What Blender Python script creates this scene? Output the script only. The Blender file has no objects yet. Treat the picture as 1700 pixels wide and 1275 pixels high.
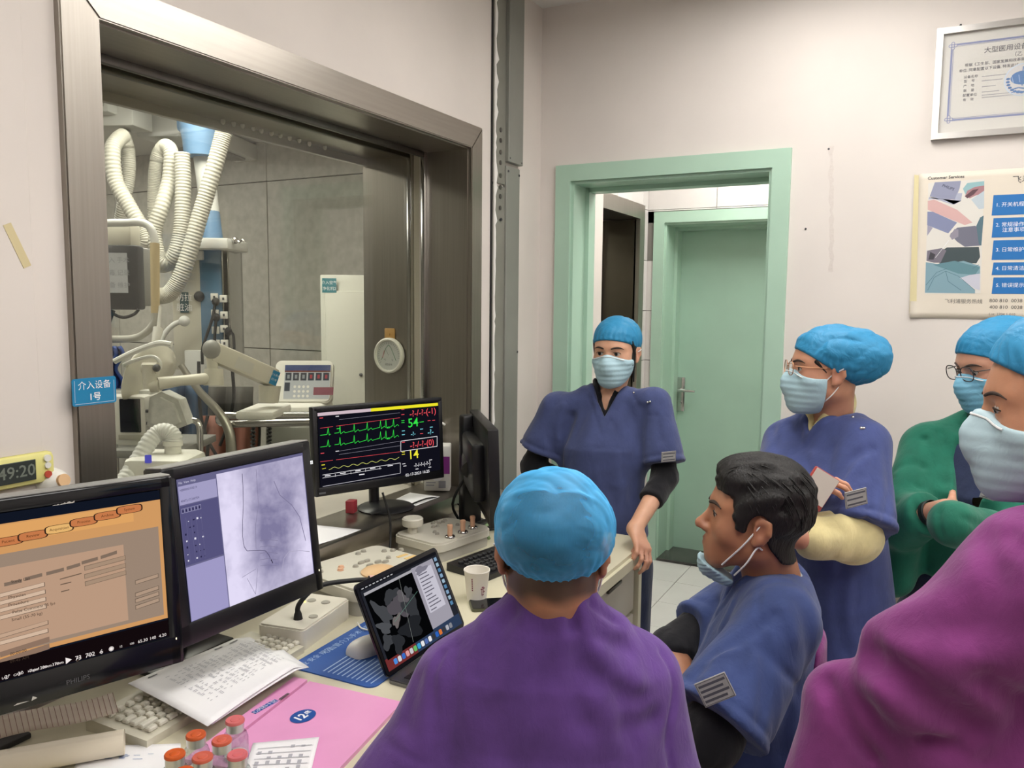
import bpy, bmesh, math, random
import numpy as np
from mathutils import Vector, Matrix, Euler
random.seed(7)
SC = bpy.context.scene
COL = SC.collection
R = math.radians
# ------------------------------------------------------------------ camera, world, exposure
F_PX, YAW, PITCH, ROLL, CAM_H = 1331.0, R(27.69), R(5.72), R(0.55), 1.60
fwd = Vector((-math.sin(YAW) * math.cos(PITCH), math.cos(YAW) * math.cos(PITCH), -math.sin(PITCH)))
rgt = Vector((math.cos(YAW), math.sin(YAW), 0)); upv = rgt.cross(fwd)
c_, s_ = math.cos(ROLL), math.sin(ROLL)
rgt, upv = rgt * c_ + upv * s_, upv * c_ - rgt * s_
CAMM = Matrix((rgt, upv, -fwd)).transposed().to_4x4(); CAMM.translation = (0, 0, CAM_H)
cam = bpy.data.objects.new('camera', bpy.data.cameras.new('camera'))
cam.data.sensor_width = 36; cam.data.lens = F_PX / 1700 * 36; cam.data.clip_start = 0.02
cam.matrix_world = CAMM; COL.objects.link(cam); SC.camera = cam
W = bpy.data.worlds.new('world'); SC.world = W; W.use_nodes = True
W.node_tree.nodes['Background'].inputs[0].default_value = (0.8, 0.85, 0.9, 1)
W.node_tree.nodes['Background'].inputs[1].default_value = 0.02
SC.view_settings.view_transform = 'Standard'; SC.view_settings.look = 'None'
SC.view_settings.gamma = 1; SC.view_settings.use_curve_mapping = False
SC.view_settings.exposure = 0.0
LIGHT_CONTROL, LIGHT_THEATRE, LIGHT_HALL = 10.5, 12.5, 32.0     # radiance of the ceiling panels of the three rooms

def at(px, py, d):
    """a point of the place measured off the photograph: pixel (1700x1275 frame) at distance d along the view axis"""
    return Vector((0, 0, CAM_H)) + (fwd + rgt * ((px - 850) / F_PX) - upv * ((py - 637.5) / F_PX)) * d
def atp(px, py, **k):
    """the same on a plane x=, y= or z="""
    (a, v), = k.items(); i = 'xyz'.index(a)
    r = fwd + rgt * ((px - 850) / F_PX) - upv * ((py - 637.5) / F_PX); o = Vector((0, 0, CAM_H))
    return o + r * ((v - o[i]) / r[i])

# ------------------------------------------------------------------ materials
def srgb(h):
    h = h.lstrip('#'); v = [int(h[i:i + 2], 16) / 255 for i in (0, 2, 4)]
    return tuple(x / 12.92 if x <= 0.04045 else ((x + 0.055) / 1.055) ** 2.4 for x in v)
MATS = {}
def _nodes(name):
    m = bpy.data.materials.new(name); m.use_nodes = True
    nt = m.node_tree; b = nt.nodes['Principled BSDF']
    return m, nt, b
def mat(name, col, rough=0.5, metal=0.0, noise=0.0, nscale=20, bump=0.0, bscale=60, spec=0.5, emis=None, estr=0, sheen=0, stretch=None, sss=0, col2=None, coat=0, alpha=1, subs=None):
    if name in MATS: return MATS[name]
    m, nt, b = _nodes(name); N = nt.nodes; L = nt.links
    c = srgb(col) if isinstance(col, str) else col
    b.inputs['Base Color'].default_value = (*c, 1); b.inputs['Roughness'].default_value = rough
    b.inputs['Metallic'].default_value = metal; b.inputs['Specular IOR Level'].default_value = spec
    if coat: b.inputs['Coat Weight'].default_value = coat; b.inputs['Coat Roughness'].default_value = .1
    if sheen: b.inputs['Sheen Weight'].default_value = sheen; b.inputs['Sheen Roughness'].default_value = .5
    if sss:
        b.inputs['Subsurface Weight'].default_value = sss; b.inputs['Subsurface Radius'].default_value = (1, .35, .2); b.inputs['Subsurface Scale'].default_value = .006
    if emis:
        b.inputs['Emission Color'].default_value = (*(srgb(emis) if isinstance(emis, str) else emis), 1); b.inputs['Emission Strength'].default_value = estr
    tc = None
    if noise or bump:
        tc = N.new('ShaderNodeTexCoord'); src = tc.outputs['Object']
        if stretch:
            mp = N.new('ShaderNodeMapping'); mp.inputs['Scale'].default_value = stretch; L.new(src, mp.inputs[0]); src = mp.outputs[0]
    if noise:
        n = N.new('ShaderNodeTexNoise'); n.inputs['Scale'].default_value = nscale; n.inputs['Detail'].default_value = 5; L.new(src, n.inputs['Vector'])
        mx = N.new('ShaderNodeMix'); mx.data_type = 'RGBA'
        c2 = (srgb(col2) if isinstance(col2, str) else col2) if col2 else tuple(x * (1 - noise) for x in c)
        c1 = c if col2 else tuple(min(1, x * (1 + noise * .5)) for x in c)
        mx.inputs[6].default_value = (*c1, 1); mx.inputs[7].default_value = (*c2, 1)
        rp = N.new('ShaderNodeMapRange'); rp.inputs[1].default_value = .3; rp.inputs[2].default_value = .7
        L.new(n.outputs[0], rp.inputs[0]); L.new(rp.outputs[0], mx.inputs[0]); L.new(mx.outputs[2], b.inputs['Base Color'])
    if bump:
        n2 = N.new('ShaderNodeTexNoise'); n2.inputs['Scale'].default_value = bscale; n2.inputs['Detail'].default_value = 4; L.new(src, n2.inputs['Vector'])
        bp = N.new('ShaderNodeBump'); bp.inputs['Strength'].default_value = bump; bp.inputs['Distance'].default_value = .004
        L.new(n2.outputs[0], bp.inputs['Height']); L.new(bp.outputs[0], b.inputs['Normal'])
    MATS[name] = m; return m
def emat(col, strength=1.0):
    c = srgb(col) if isinstance(col, str) else col
    key = 'emit_%s_%.2f' % (str(col), strength)
    if key in MATS: return MATS[key]
    m = bpy.data.materials.new(key); m.use_nodes = True; nt = m.node_tree; nt.nodes.clear()
    e = nt.nodes.new('ShaderNodeEmission'); e.inputs[0].default_value = (*c, 1); e.inputs[1].default_value = strength
    o = nt.nodes.new('ShaderNodeOutputMaterial'); nt.links.new(e.outputs[0], o.inputs[0]); MATS[key] = m; return m
def glass_mat(name, tint=(1, 1, 1), rough=0.0, boost=1.0):
    if name in MATS: return MATS[name]
    m = bpy.data.materials.new(name); m.use_nodes = True; nt = m.node_tree; nt.nodes.clear(); N = nt.nodes; L = nt.links
    t = N.new('ShaderNodeBsdfTransparent'); t.inputs[0].default_value = (*tint, 1)
    g = N.new('ShaderNodeBsdfGlossy'); g.inputs['Roughness'].default_value = rough
    lw = N.new('ShaderNodeLayerWeight'); pw = N.new('ShaderNodeMath'); pw.operation = 'POWER'; pw.inputs[1].default_value = 4.5; L.new(lw.outputs['Facing'], pw.inputs[0])
    fr = N.new('ShaderNodeMath'); fr.operation = 'MULTIPLY_ADD'; fr.inputs[1].default_value = .8; fr.inputs[2].default_value = .035 * boost; L.new(pw.outputs[0], fr.inputs[0])
    mx = N.new('ShaderNodeMixShader'); o = N.new('ShaderNodeOutputMaterial')
    L.new(fr.outputs[0], mx.inputs[0]); L.new(t.outputs[0], mx.inputs[1]); L.new(g.outputs[0], mx.inputs[2]); L.new(mx.outputs[0], o.inputs[0])
    MATS[name] = m; return m

# ------------------------------------------------------------------ object helpers
def children_of(o): return o.children
def prop(o, label=None, cat=None, group=None, kind=None):
    if label: o['label'] = label
    if cat: o['category'] = cat
    if group: o['group'] = group
    if kind: o['kind'] = kind
    return o
def empty(name, loc=(0, 0, 0), rz=0, mtx=None, **k):
    o = bpy.data.objects.new(name, None); COL.objects.link(o); o.empty_display_size = .05
    if mtx is not None: o.matrix_world = mtx
    else: o.location = loc; o.rotation_euler = (0, 0, rz)
    return prop(o, **k)
def link_mesh(name, me, m, parent=None, smooth=False, **k):
    o = bpy.data.objects.new(name, me); COL.objects.link(o)
    for mm in (m if isinstance(m, (list, tuple)) else [m]): me.materials.append(mm)
    if smooth: me.polygons.foreach_set('use_smooth', [True] * len(me.polygons))
    if parent is not None: o.parent = parent
    return prop(o, **k)
class B:
    """bmesh collector"""
    def __init__(s): s.bm = bmesh.new(); s.mi = 0
    def _post(s, ret, M=None):
        vs = ret if isinstance(ret, list) else ret['verts']
        if M is not None: bmesh.ops.transform(s.bm, matrix=M, verts=vs)
        return vs
    def box(s, c, size, bev=0.0, rot=None, seg=2, taper=None):
        vs = bmesh.ops.create_cube(s.bm, size=1)['verts']
        for v in vs:
            v.co = Vector((v.co.x * size[0], v.co.y * size[1], v.co.z * size[2]))
            if taper and v.co.z > 0: v.co.x *= taper[0]; v.co.y *= taper[1]
        if bev:
            es = list({e for v in vs for e in v.link_edges})
            r = bmesh.ops.bevel(s.bm, geom=es, offset=bev, segments=seg, affect='EDGES', profile=.5)
            vs = list({v for f in r['faces'] for v in f.verts} | {v for v in vs if v.is_valid})
        M = Matrix.Translation(Vector(c))
        if rot is not None: M = M @ (rot if isinstance(rot, Matrix) else Euler(rot).to_matrix()).to_4x4()
        return s._post(vs, M)
    def cyl(s, a, b, r, r2=None, seg=20, caps=True):
        a, b = Vector(a), Vector(b); d = b - a
        vs = bmesh.ops.create_cone(s.bm, cap_ends=caps, segments=seg, radius1=r, radius2=r if r2 is None else r2, depth=d.length)['verts']
        M = Matrix.Translation((a + b) / 2) @ d.to_track_quat('Z', 'Y').to_matrix().to_4x4()
        return s._post(vs, M)
    def sphere(s, c, r, seg=20, sc=(1, 1, 1), rot=None):
        vs = bmesh.ops.create_uvsphere(s.bm, u_segments=seg, v_segments=max(6, seg // 2), radius=r)['verts']
        M = Matrix.Translation(Vector(c))
        if rot is not None: M = M @ Euler(rot).to_matrix().to_4x4()
        return s._post(vs, M @ Matrix.Diagonal((*sc, 1)))
    def tube(s, pts, r, seg=10, caps=True, rad=None):
        pts = [Vector(p) for p in pts]; n = len(pts); rings = []
        t0 = (pts[1] - pts[0]).normalized(); ref = Vector((0, 0, 1)) if abs(t0.z) < .9 else Vector((1, 0, 0))
        u = t0.cross(ref).normalized()
        for i, p in enumerate(pts):
            t = (pts[min(i + 1, n - 1)] - pts[max(i - 1, 0)]).normalized()
            u = (u - t * u.dot(t)).normalized(); w = t.cross(u); rr = rad[i] if rad is not None else r
            rings.append([s.bm.verts.new(p + (u * math.cos(2 * math.pi * k / seg) + w * math.sin(2 * math.pi * k / seg)) * rr) for k in range(seg)])
        for i in range(n - 1):
            for k in range(seg): s.bm.faces.new((rings[i][k], rings[i][(k + 1) % seg], rings[i + 1][(k + 1) % seg], rings[i + 1][k]))
        if caps: s.bm.faces.new(rings[0][::-1]); s.bm.faces.new(rings[-1])
    def lathe(s, prof, c=(0, 0, 0), seg=28, rot=None):
        M = Matrix.Translation(Vector(c))
        if rot is not None: M = M @ (rot if isinstance(rot, Matrix) else Euler(rot).to_matrix()).to_4x4()
        rings = []
        for r, z in prof:
            if r < 1e-6: rings.append([s.bm.verts.new(M @ Vector((0, 0, z)))])
            else: rings.append([s.bm.verts.new(M @ Vector((r * math.cos(2 * math.pi * k / seg), r * math.sin(2 * math.pi * k / seg), z))) for k in range(seg)])
        for a, b in zip(rings[:-1], rings[1:]):
            for k in range(seg):
                q = [a[k % len(a)], a[(k + 1) % len(a)], b[(k + 1) % len(b)], b[k % len(b)]]
                q = [v for i, v in enumerate(q) if v not in q[:i]]
                if len(q) > 2:
                    try: s.bm.faces.new(q)
                    except ValueError: pass
    def prism(s, poly, z0, z1, M=None, bev=0):
        """polygon in xy from z0 to z1"""
        a = [s.bm.verts.new((x, y, z0)) for x, y in poly]; b = [s.bm.verts.new((x, y, z1)) for x, y in poly]; n = len(poly)
        fs = [s.bm.faces.new(a[::-1]), s.bm.faces.new(b)] + [s.bm.faces.new((a[i], a[(i + 1) % n], b[(i + 1) % n], b[i])) for i in range(n)]
        bmesh.ops.recalc_face_normals(s.bm, faces=fs); vs = a + b
        if bev:
            es = list({e for v in b for e in v.link_edges if e.other_vert(v) in b})
            r = bmesh.ops.bevel(s.bm, geom=es, offset=bev, segments=2, affect='EDGES')
            vs = list({v for f in r['faces'] for v in f.verts} | {v for v in vs if v.is_valid})
        return s._post(vs, M) if M is not None else vs
    def quad(s, *p):
        return s.bm.faces.new([s.bm.verts.new(Vector(q)) for q in p])
    def grid(s, fn, nu, nv):
        """surface from fn(u,v), u and v in 0..1"""
        g = [[s.bm.verts.new(Vector(fn(i / nu, j / nv))) for j in range(nv + 1)] for i in range(nu + 1)]
        for i in range(nu):
            for j in range(nv): s.bm.faces.new((g[i][j], g[i + 1][j], g[i + 1][j + 1], g[i][j + 1]))
    def build(s, name, m, parent=None, smooth=False, angle=None, **k):
        me = bpy.data.meshes.new(name); bmesh.ops.recalc_face_normals(s.bm, faces=s.bm.faces); s.bm.to_mesh(me); s.bm.free()
        o = link_mesh(name, me, m, parent, smooth, **k)
        if smooth and angle is not False:
            me.set_sharp_from_angle(angle=R(angle or 38))
        return o
def spline(pts, n=40):
    """Catmull-Rom through pts"""
    P = [Vector(p) for p in pts]; P = [P[0] * 2 - P[1]] + P + [P[-1] * 2 - P[-2]]; out = []; m = len(P) - 3
    for k in range(n + 1):
        t = k / n * m; i = min(int(t), m - 1); t -= i; a, b, c, d = P[i:i + 4]
        out.append(.5 * ((2 * b) + (c - a) * t + (2 * a - 5 * b + 4 * c - d) * t * t + (3 * b - a - 3 * c + d) * t ** 3))
    return out
def shell(pts2, m=None): return pts2
def basis(origin, x, z=None, y=None):
    """matrix with given local x axis and approximate z (or y) axis"""
    x = Vector(x).normalized()
    if y is not None: y = Vector(y); z = x.cross(y).normalized(); y = z.cross(x)
    else: z = Vector(z); y = z.cross(x).normalized(); z = x.cross(y)
    M = Matrix((x, y, z)).transposed().to_4x4(); M.translation = Vector(origin); return M
_TXT = {}
def text_geo(s, align='CENTER', bold=0.0):
    """triangles of a line of writing, cap height about 0.7, centred on the line"""
    key = (s, align, bold)
    if key in _TXT: return _TXT[key]
    cu = bpy.data.curves.new('t', 'FONT'); cu.body = s; cu.size = 1; cu.align_x = align; cu.align_y = 'CENTER'; cu.resolution_u = 2
    cu.offset = bold
    o = bpy.data.objects.new('t', cu); COL.objects.link(o)
    me = bpy.data.meshes.new_from_object(o.evaluated_get(bpy.context.evaluated_depsgraph_get()))
    r = ([tuple(v.co[:2]) for v in me.vertices], [tuple(p.vertices) for p in me.polygons])
    bpy.data.objects.remove(o); bpy.data.curves.remove(cu); bpy.data.meshes.remove(me); _TXT[key] = r; return r
class Decal:
    """flat print: rectangles, lines and writing in the local xz plane, facing -y"""
    def __init__(s): s.v = []; s.f = []; s.mi = []; s.mats = []; s.layer = 0
    def _m(s, m):
        if m not in s.mats: s.mats.append(m)
        return s.mats.index(m)
    def poly(s, pts, m, lift=None):
        i = len(s.v); s.layer += 1; y = -(.0004 + .000004 * s.layer) if lift is None else -lift
        s.v += [(x, y, z) for x, z in pts]; s.f.append(tuple(range(i, i + len(pts)))); s.mi.append(s._m(m))
    def rect(s, x0, z0, x1, z1, m): s.poly([(x0, z0), (x1, z0), (x1, z1), (x0, z1)], m)
    def frame(s, x0, z0, x1, z1, w, m):
        s.rect(x0, z0, x1, z0 + w, m); s.rect(x0, z1 - w, x1, z1, m); s.rect(x0, z0, x0 + w, z1, m); s.rect(x1 - w, z0, x1, z1, m)
    def line(s, pts, w, m):
        s.layer += 1; y = -(.0004 + .000004 * s.layer); k = s._m(m); w /= 2
        for (x0, z0), (x1, z1) in zip(pts[:-1], pts[1:]):
            dx, dz = x1 - x0, z1 - z0; l = math.hypot(dx, dz) or 1; nx, nz = -dz / l * w, dx / l * w; i = len(s.v)
            s.v += [(x0 - nx, y, z0 - nz), (x1 - nx, y, z1 - nz), (x1 + nx, y, z1 + nz), (x0 + nx, y, z0 + nz)]; s.f.append((i, i + 1, i + 2, i + 3)); s.mi.append(k)
    def disc(s, x, z, r, m, rz=None, seg=24): s.poly([(x + r * math.cos(2 * math.pi * k / seg), z + (rz or r) * math.sin(2 * math.pi * k / seg)) for k in range(seg)], m)
    def text(s, t, x, z, size, m, align='CENTER', sx=1.0, rot=0, bold=0.0):
        vs, fs = text_geo(t, align, bold); i = len(s.v); s.layer += 1; y = -(.0004 + .000004 * s.layer); k = s._m(m); c, n = math.cos(rot) * size, math.sin(rot) * size
        s.v += [(x + a * sx * c - b * n, y, z + a * sx * n + b * c) for a, b in vs]; s.f += [tuple(j + i for j in f) for f in fs]; s.mi += [k] * len(fs)
    def build(s, name, parent, mtx=None, **k):
        me = bpy.data.meshes.new(name); me.from_pydata(s.v, [], s.f); me.polygons.foreach_set('material_index', s.mi); me.update()
        o = bpy.data.objects.new(name, me); COL.objects.link(o); o.parent = parent
        for m in s.mats: me.materials.append(m)
        if mtx is not None: o.matrix_local = mtx
        return prop(o, **k)
def copy_tree(o, parent=None):
    c = o.copy(); COL.objects.link(c); c.parent = parent
    for ch in list(o.children): copy_tree(ch, c)
    return c
# ------------------------------------------------------------------ shared materials
M_WALL = mat('wall_paint', '#dcd5cf', .75, noise=.05, nscale=3, bump=.05, bscale=30)
M_WALL2 = mat('wall_paint_left', '#d8d0c9', .75, noise=.06, nscale=2.5, bump=.06, bscale=25)
M_CEIL = mat('ceiling_paint', '#dedcd8', .8)
M_TILE = mat('floor_tile', '#dcdad6', .22, noise=.05, nscale=4)
M_GROUT = mat('grout', '#8d8984', .8)
M_WTILE = mat('wall_tile', '#dad6d2', .25, noise=.03, nscale=5)
M_GREEN = mat('green_paint', '#abcab6', .38, noise=.04, nscale=5, bump=.03, bscale=40)
M_GREEND = mat('green_door_paint', '#a2c2af', .42, noise=.05, nscale=4, bump=.03, bscale=30)
M_STEEL = mat('brushed_steel', '#9d978f', .36, 1, noise=.07, nscale=5, bump=.04, bscale=50, stretch=(30, 30, .6))
M_STEELH = mat('brushed_steel_horizontal', '#a39d95', .33, 1, noise=.07, nscale=5, bump=.04, bscale=50, stretch=(20, .6, 20))
M_STEELD = mat('dark_steel', '#6f6c68', .38, 1, noise=.2, nscale=6)
M_CHROME = mat('chrome', '#c9c8c6', .16, 1)
M_SLAB = mat('stone_panel', '#c2bfb7', .45, noise=.14, nscale=14, col2='#aeaba3', bump=.02)
M_WHITEP = mat('white_plastic', '#e4e2db', .42)
M_CREAMP = mat('cream_plastic', '#d9d4c6', .45, noise=.03, nscale=8)
M_BLACK = mat('black_plastic', '#17171a', .35, bump=.02, bscale=200)
M_BLACKG = mat('black_gloss', '#101216', .14)
M_GREYP = mat('grey_plastic', '#8b8a86', .5)
M_DARKG = mat('dark_grey_plastic', '#3a3b3e', .45)
M_RUBBER = mat('black_rubber', '#151515', .6)
M_PAPER = mat('paper', '#e9e8ea', .8, bump=.03, bscale=15)
M_INK = mat('printed_ink', '#55555c', .8)
M_INKL = mat('pale_ink', '#a9a9b1', .8)
M_INKB = mat('blue_ink', '#2f5fa0', .7)
M_BLUEP = mat('blue_plastic', '#4d7fa5', .4)
M_HOSE = mat('hose_plastic', '#bebbb0', .45)

# ------------------------------------------------------------------ floor, walls, ceiling
XL, YB, ZC = -1.55, 3.20, 2.85
WT = -2.03                                   # theatre side of the window wall
def struct(name, b, m, parent=None, smooth=False, **k): return b.build(name, m, parent, smooth, kind='structure' if parent is None else None, **k)
b = B(); b.box((-2.6, 1.4, -.055), (11.0, 8.0, .10)); floor = struct('floor', b, M_GROUT)
T = .339
tb = B(); tb.box((0, 0, 0), (T - .004, T - .004, .010), .0015, seg=1); tme = None
for i in range(9):
    for j in range(13):
        x = -1.25 - T / 2 + i * T; y = 4.786 - T / 2 - j * T
        if tme is None: t = tb.build('tile', M_TILE, floor); tme = t.data
        else: t = bpy.data.objects.new('tile', tme); COL.objects.link(t); t.parent = floor
        t.location = (x, y, -.0055 + random.uniform(-.0004, .0004))
# control room window wall with the opening for window_1
Y0, Y1, Z0, Z1 = 1.106, 2.588, .88, 2.167
b = B()
b.box(((XL + WT) / 2, (-2.2 + Y0) / 2, ZC / 2), (XL - WT, Y0 + 2.2, ZC)); b.box(((XL + WT) / 2, (Y1 + 3.95) / 2, ZC / 2), (XL - WT, 3.95 - Y1, ZC))
b.box(((XL + WT) / 2, (Y0 + Y1) / 2, Z0 / 2), (XL - WT, Y1 - Y0, Z0)); b.box(((XL + WT) / 2, (Y0 + Y1) / 2, (Z1 + ZC) / 2), (XL - WT, Y1 - Y0, ZC - Z1))
HX = -1.60                                   # corridor side wall (same wall, set back behind the tiles)
b.box(((XL + WT) / 2 - .03, 4.31, .52), (XL - WT - .06, .72, 1.04)); b.box(((XL + WT) / 2 - .03, 4.31, 2.5), (XL - WT - .06, .72, .70)); b.box(((XL + WT) / 2 - .03, 4.85, ZC / 2), (XL - WT - .06, .36, ZC))
wall_left = struct('wall_left', b, M_WALL2)
# back wall with the door opening
DX0, DX1, DZ = -1.402, -.574, 2.12
b = B(); WB = .2
b.box(((XL + DX0) / 2, YB + WB / 2, ZC / 2), (DX0 - XL, WB, ZC)); b.box(((DX1 + 2.4) / 2, YB + WB / 2, ZC / 2), (2.4 - DX1, WB, ZC)); b.box(((DX0 + DX1) / 2, YB + WB / 2, (DZ + ZC) / 2), (DX1 - DX0, WB, ZC - DZ))
wall_back = struct('wall_back', b, M_WALL)
b = B(); b.box((2.45, .5, ZC / 2), (.1, 5.6, ZC)); struct('wall_right', b, M_WALL)
b = B(); b.box((.4, -2.25, ZC / 2), (4.1, .1, ZC)); struct('wall_front', b, M_WALL)
b = B(); b.box((-2.6, 1.4, ZC + .05), (11.0, 7.6, .1)); struct('ceiling', b, M_CEIL)
# corridor behind the door
b = B(); b.box((-1.77, 4.9, ZC / 2), (.50, .2, ZC)); b.box((-1.03, 4.90, 2.475), (1.2, .2, .75)); b.box((-.16, 4.9, ZC / 2), (.6, .2, ZC)); wall_corr = struct('wall_corridor_back', b, M_GROUT)
b = B(); b.box((.2, 4.1, ZC / 2), (.1, 1.4, ZC)); struct('wall_corridor_right', b, M_WTILE)
def wtile(parent, c, size):
    tb = B(); tb.box((0, 0, 0), size, .0012, seg=1); t = tb.build('tile', M_WTILE, parent); t.location = c
zs = [.04 + .305 * k for k in range(10)]
for k in range(9):
    z0, z1 = zs[k] - .0, zs[k + 1]
    if z1 > 2.16: z0 = max(z0, 2.165)
    if z1 < 2.16: wtile(wall_corr, (-1.571, 4.797, (z0 + z1) / 2), (.052, .008, z1 - z0 - .003))
    else:
        for x0, x1 in ((-1.6, -1.17), (-1.17, -.72), (-.72, -.27)): wtile(wall_corr, ((x0 + x1) / 2, 4.797, (z0 + z1) / 2), (x1 - x0 - .003, .008, z1 - z0 - .003))
    for y0, y1 in ((3.45, 3.95), (3.95, 4.25), (4.25, 4.68), (4.68, 4.79)):
        zz = z1
        if 3.9 < y0 < 4.6 and z1 > 1.0:
            if z1 < 2.19: continue
            z0 = max(z0, 2.19)
        wtile(wall_left, (HX + .012, (y0 + y1) / 2, (z0 + zz) / 2), (.008, y1 - y0 - .003, zz - z0 - .003))
        z0 = zs[k]
# theatre (beyond the lead glass)
b = B(); b.box((-5.0, 4.92, ZC / 2), (6.6, .2, ZC)); wall_th = struct('wall_theatre_back', b, M_STEELD)
for xa, xb_ in ((-8.0, -6.55), (-6.55, -4.72), (-4.72, -3.2), (-3.2, -2.04)):
    for za, zb in ((0, 1.22), (1.22, 2.54), (2.54, 2.85)):
        tb = B(); tb.box((0, 0, 0), (xb_ - xa - .008, .02, zb - za - .008), .002, seg=1); t = tb.build('panel', M_SLAB, wall_th); t.location = ((xa + xb_) / 2, 4.81, (za + zb) / 2)
b = B(); b.box((-8.05, 1.4, ZC / 2), (.1, 7.4, ZC)); struct('wall_theatre_left', b, M_SLAB)
b = B(); b.box((-5.0, -2.25, ZC / 2), (6.2, .1, ZC)); struct('wall_theatre_front', b, M_SLAB)

# ------------------------------------------------------------------ ceiling lamps (all out of the frame, they light the rooms)
def lamp(c, sx, sy, rad, label):
    t = empty('ceiling_light', c, label=label, cat='ceiling light', group='ceiling light panels')
    f = B(); w = .03
    for s in (-1, 1): f.box((s * (sx / 2 + w / 2), 0, 0), (w, sy + 2 * w, .06)); f.box((0, s * (sy / 2 + w / 2), 0), (sx, w, .06))
    f.box((0, 0, .025), (sx, sy, .01)); f.build('housing', M_WHITEP, t)
    d = B(); d.box((0, 0, -.02), (sx, sy, .01)); d.build('diffuser', emat((1, .965, .92), rad), t)
lamp((-.35, .55, ZC - .032), .6, 1.2, LIGHT_CONTROL, 'flat white ceiling light above the control desk')
lamp((1.15, .55, ZC - .032), .6, 1.2, LIGHT_CONTROL, 'flat white ceiling light nearest the camera side')
lamp((-.35, 2.25, ZC - .032), .6, 1.2, LIGHT_CONTROL, 'flat white ceiling light in front of the green doorway')
lamp((1.15, 2.25, ZC - .032), .6, 1.2, LIGHT_CONTROL, 'flat white ceiling light above the wall poster')
lamp((-.8, 4.1, ZC - .032), .3, .9, LIGHT_HALL, 'flat white ceiling light in the tiled corridor')
lamp((-3.2, 2.6, ZC - .032), .9, 1.2, LIGHT_THEATRE, 'flat white ceiling light just beyond the observation window')
lamp((-6.0, 3.2, ZC - .032), .9, 1.2, LIGHT_THEATRE, 'flat white ceiling light deep in the theatre')
lamp((-4.4, .6, ZC - .032), .9, 1.2, LIGHT_THEATRE, 'flat white ceiling light over the theatre table')

# ------------------------------------------------------------------ window_1: steel lined lead-glass observation window
win = empty('window_1', (XL, (Y0 + Y1) / 2, Z0), kind='structure')
def wpart(name, b, m, smooth=False):
    o = b.build(name, m, None, smooth); o.parent = win; o.matrix_parent_inverse = Matrix.Translation(-win.location); return o
YO0, YO1, ZO1 = 1.020, 2.665, 2.25
zb = Z0
def strip(poly, x0, x1):
    b = B(); b.prism(poly, x0, x1, Matrix(((0, 0, 1, 0), (1, 0, 0, 0), (0, 1, 0, 0), (0, 0, 0, 1))), bev=.003); return b
wpart('face_strip', strip([(YO0, zb), (Y0, zb), (Y0, Z1), (YO0, ZO1)], XL, XL + .018), M_STEEL)
wpart('face_strip', strip([(Y1, zb), (YO1, zb), (YO1, ZO1), (Y1, Z1)], XL, XL + .018), M_STEEL)
wpart('face_strip', strip([(YO0, ZO1), (Y0, Z1), (Y1, Z1), (YO1, ZO1)], XL, XL + .018), M_STEELH)
e = .004
b = B(); b.box(((XL - 1.745) / 2, Y1 - e / 2, (zb + Z1) / 2), (.195, e, Z1 - zb)); wpart('reveal_panel', b, M_STEEL)
b = B(); b.box(((-1.79 + WT) / 2, Y1 - e / 2, (zb + Z1) / 2), (.24, e, Z1 - zb)); wpart('reveal_panel', b, M_STEEL)
b = B(); b.box(((XL - 1.745) / 2, Y0 + e / 2, (zb + Z1) / 2), (.195, e, Z1 - zb)); wpart('reveal_panel', b, M_STEEL)
b = B(); b.box(((-1.79 + WT) / 2, Y0 + e / 2, (zb + Z1) / 2), (.24, e, Z1 - zb)); wpart('reveal_panel', b, M_STEEL)
b = B(); b.box(((XL - 1.745) / 2, (Y0 + Y1) / 2, Z1 - e / 2), (.195, Y1 - Y0, e)); wpart('soffit_panel', b, M_STEELH)
b = B(); b.box(((-1.79 + WT) / 2, (Y0 + Y1) / 2, Z1 - e / 2 - .004), (.24, Y1 - Y0, e)); b.box((WT + .01, (Y0 + Y1) / 2, Z1 - .02), (.02, Y1 - Y0, .03), .002); wpart('soffit_panel', b, M_STEELH)
for xc in (-1.735, -1.800):
    b = B(); b.box((xc, Y1 - .012, (zb + Z1) / 2), (.018, .024, Z1 - zb), .004); wpart('glazing_bead', b, M_CHROME, True)
    b = B(); b.box((xc, Y0 + .012, (zb + Z1) / 2), (.018, .024, Z1 - zb), .004); wpart('glazing_bead', b, M_CHROME, True)
    b = B(); b.box((xc, (Y0 + Y1) / 2, Z1 - .012), (.018, Y1 - Y0 - .05, .024), .004); wpart('glazing_bead', b, M_STEELD, True)
b = B(); b.box((-1.768, (Y0 + Y1) / 2, (zb + Z1) / 2), (.014, Y1 - Y0 - .01, Z1 - zb - .01)); wpart('glass_pane', b, glass_mat('lead_glass', (.93, .94, .88)))
for k in range(11):   # drip-like drops of old sealant hanging along the far head of the window
    y = 1.83 + k * .043 + random.uniform(-.008, .008)
    if k == 10: y += .05
    b = B(); b.sphere((WT + .05, y, Z1 - .012 - random.uniform(0, .004)), .008, 8, (1, .8, 1.2)); wpart('sealant_drop', b, M_HOSE, True)
b = B(); b.sphere((XL - .10, 2.3, Z1), .005, 8); wpart('screw', b, M_STEELD, True)
# steel sill ledge under the window, standing proud of the wall
SZ = .90
b = B(); b.box(((-1.515 - 1.74) / 2, (Y0 + Y1) / 2, SZ - .011), (.225, Y1 - Y0 - .012, .022), .004); b.box((-1.520, 1.78, SZ - .03), (.012, 1.80, .06), .004); b.box((-1.5345, 1.78, SZ - .03), (.018, 1.80, .05), .002)
sill = b.build('window_sill_ledge', M_STEELH, smooth=True, label='brushed steel ledge below the observation window, behind the desk', cat='ledge')
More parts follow.
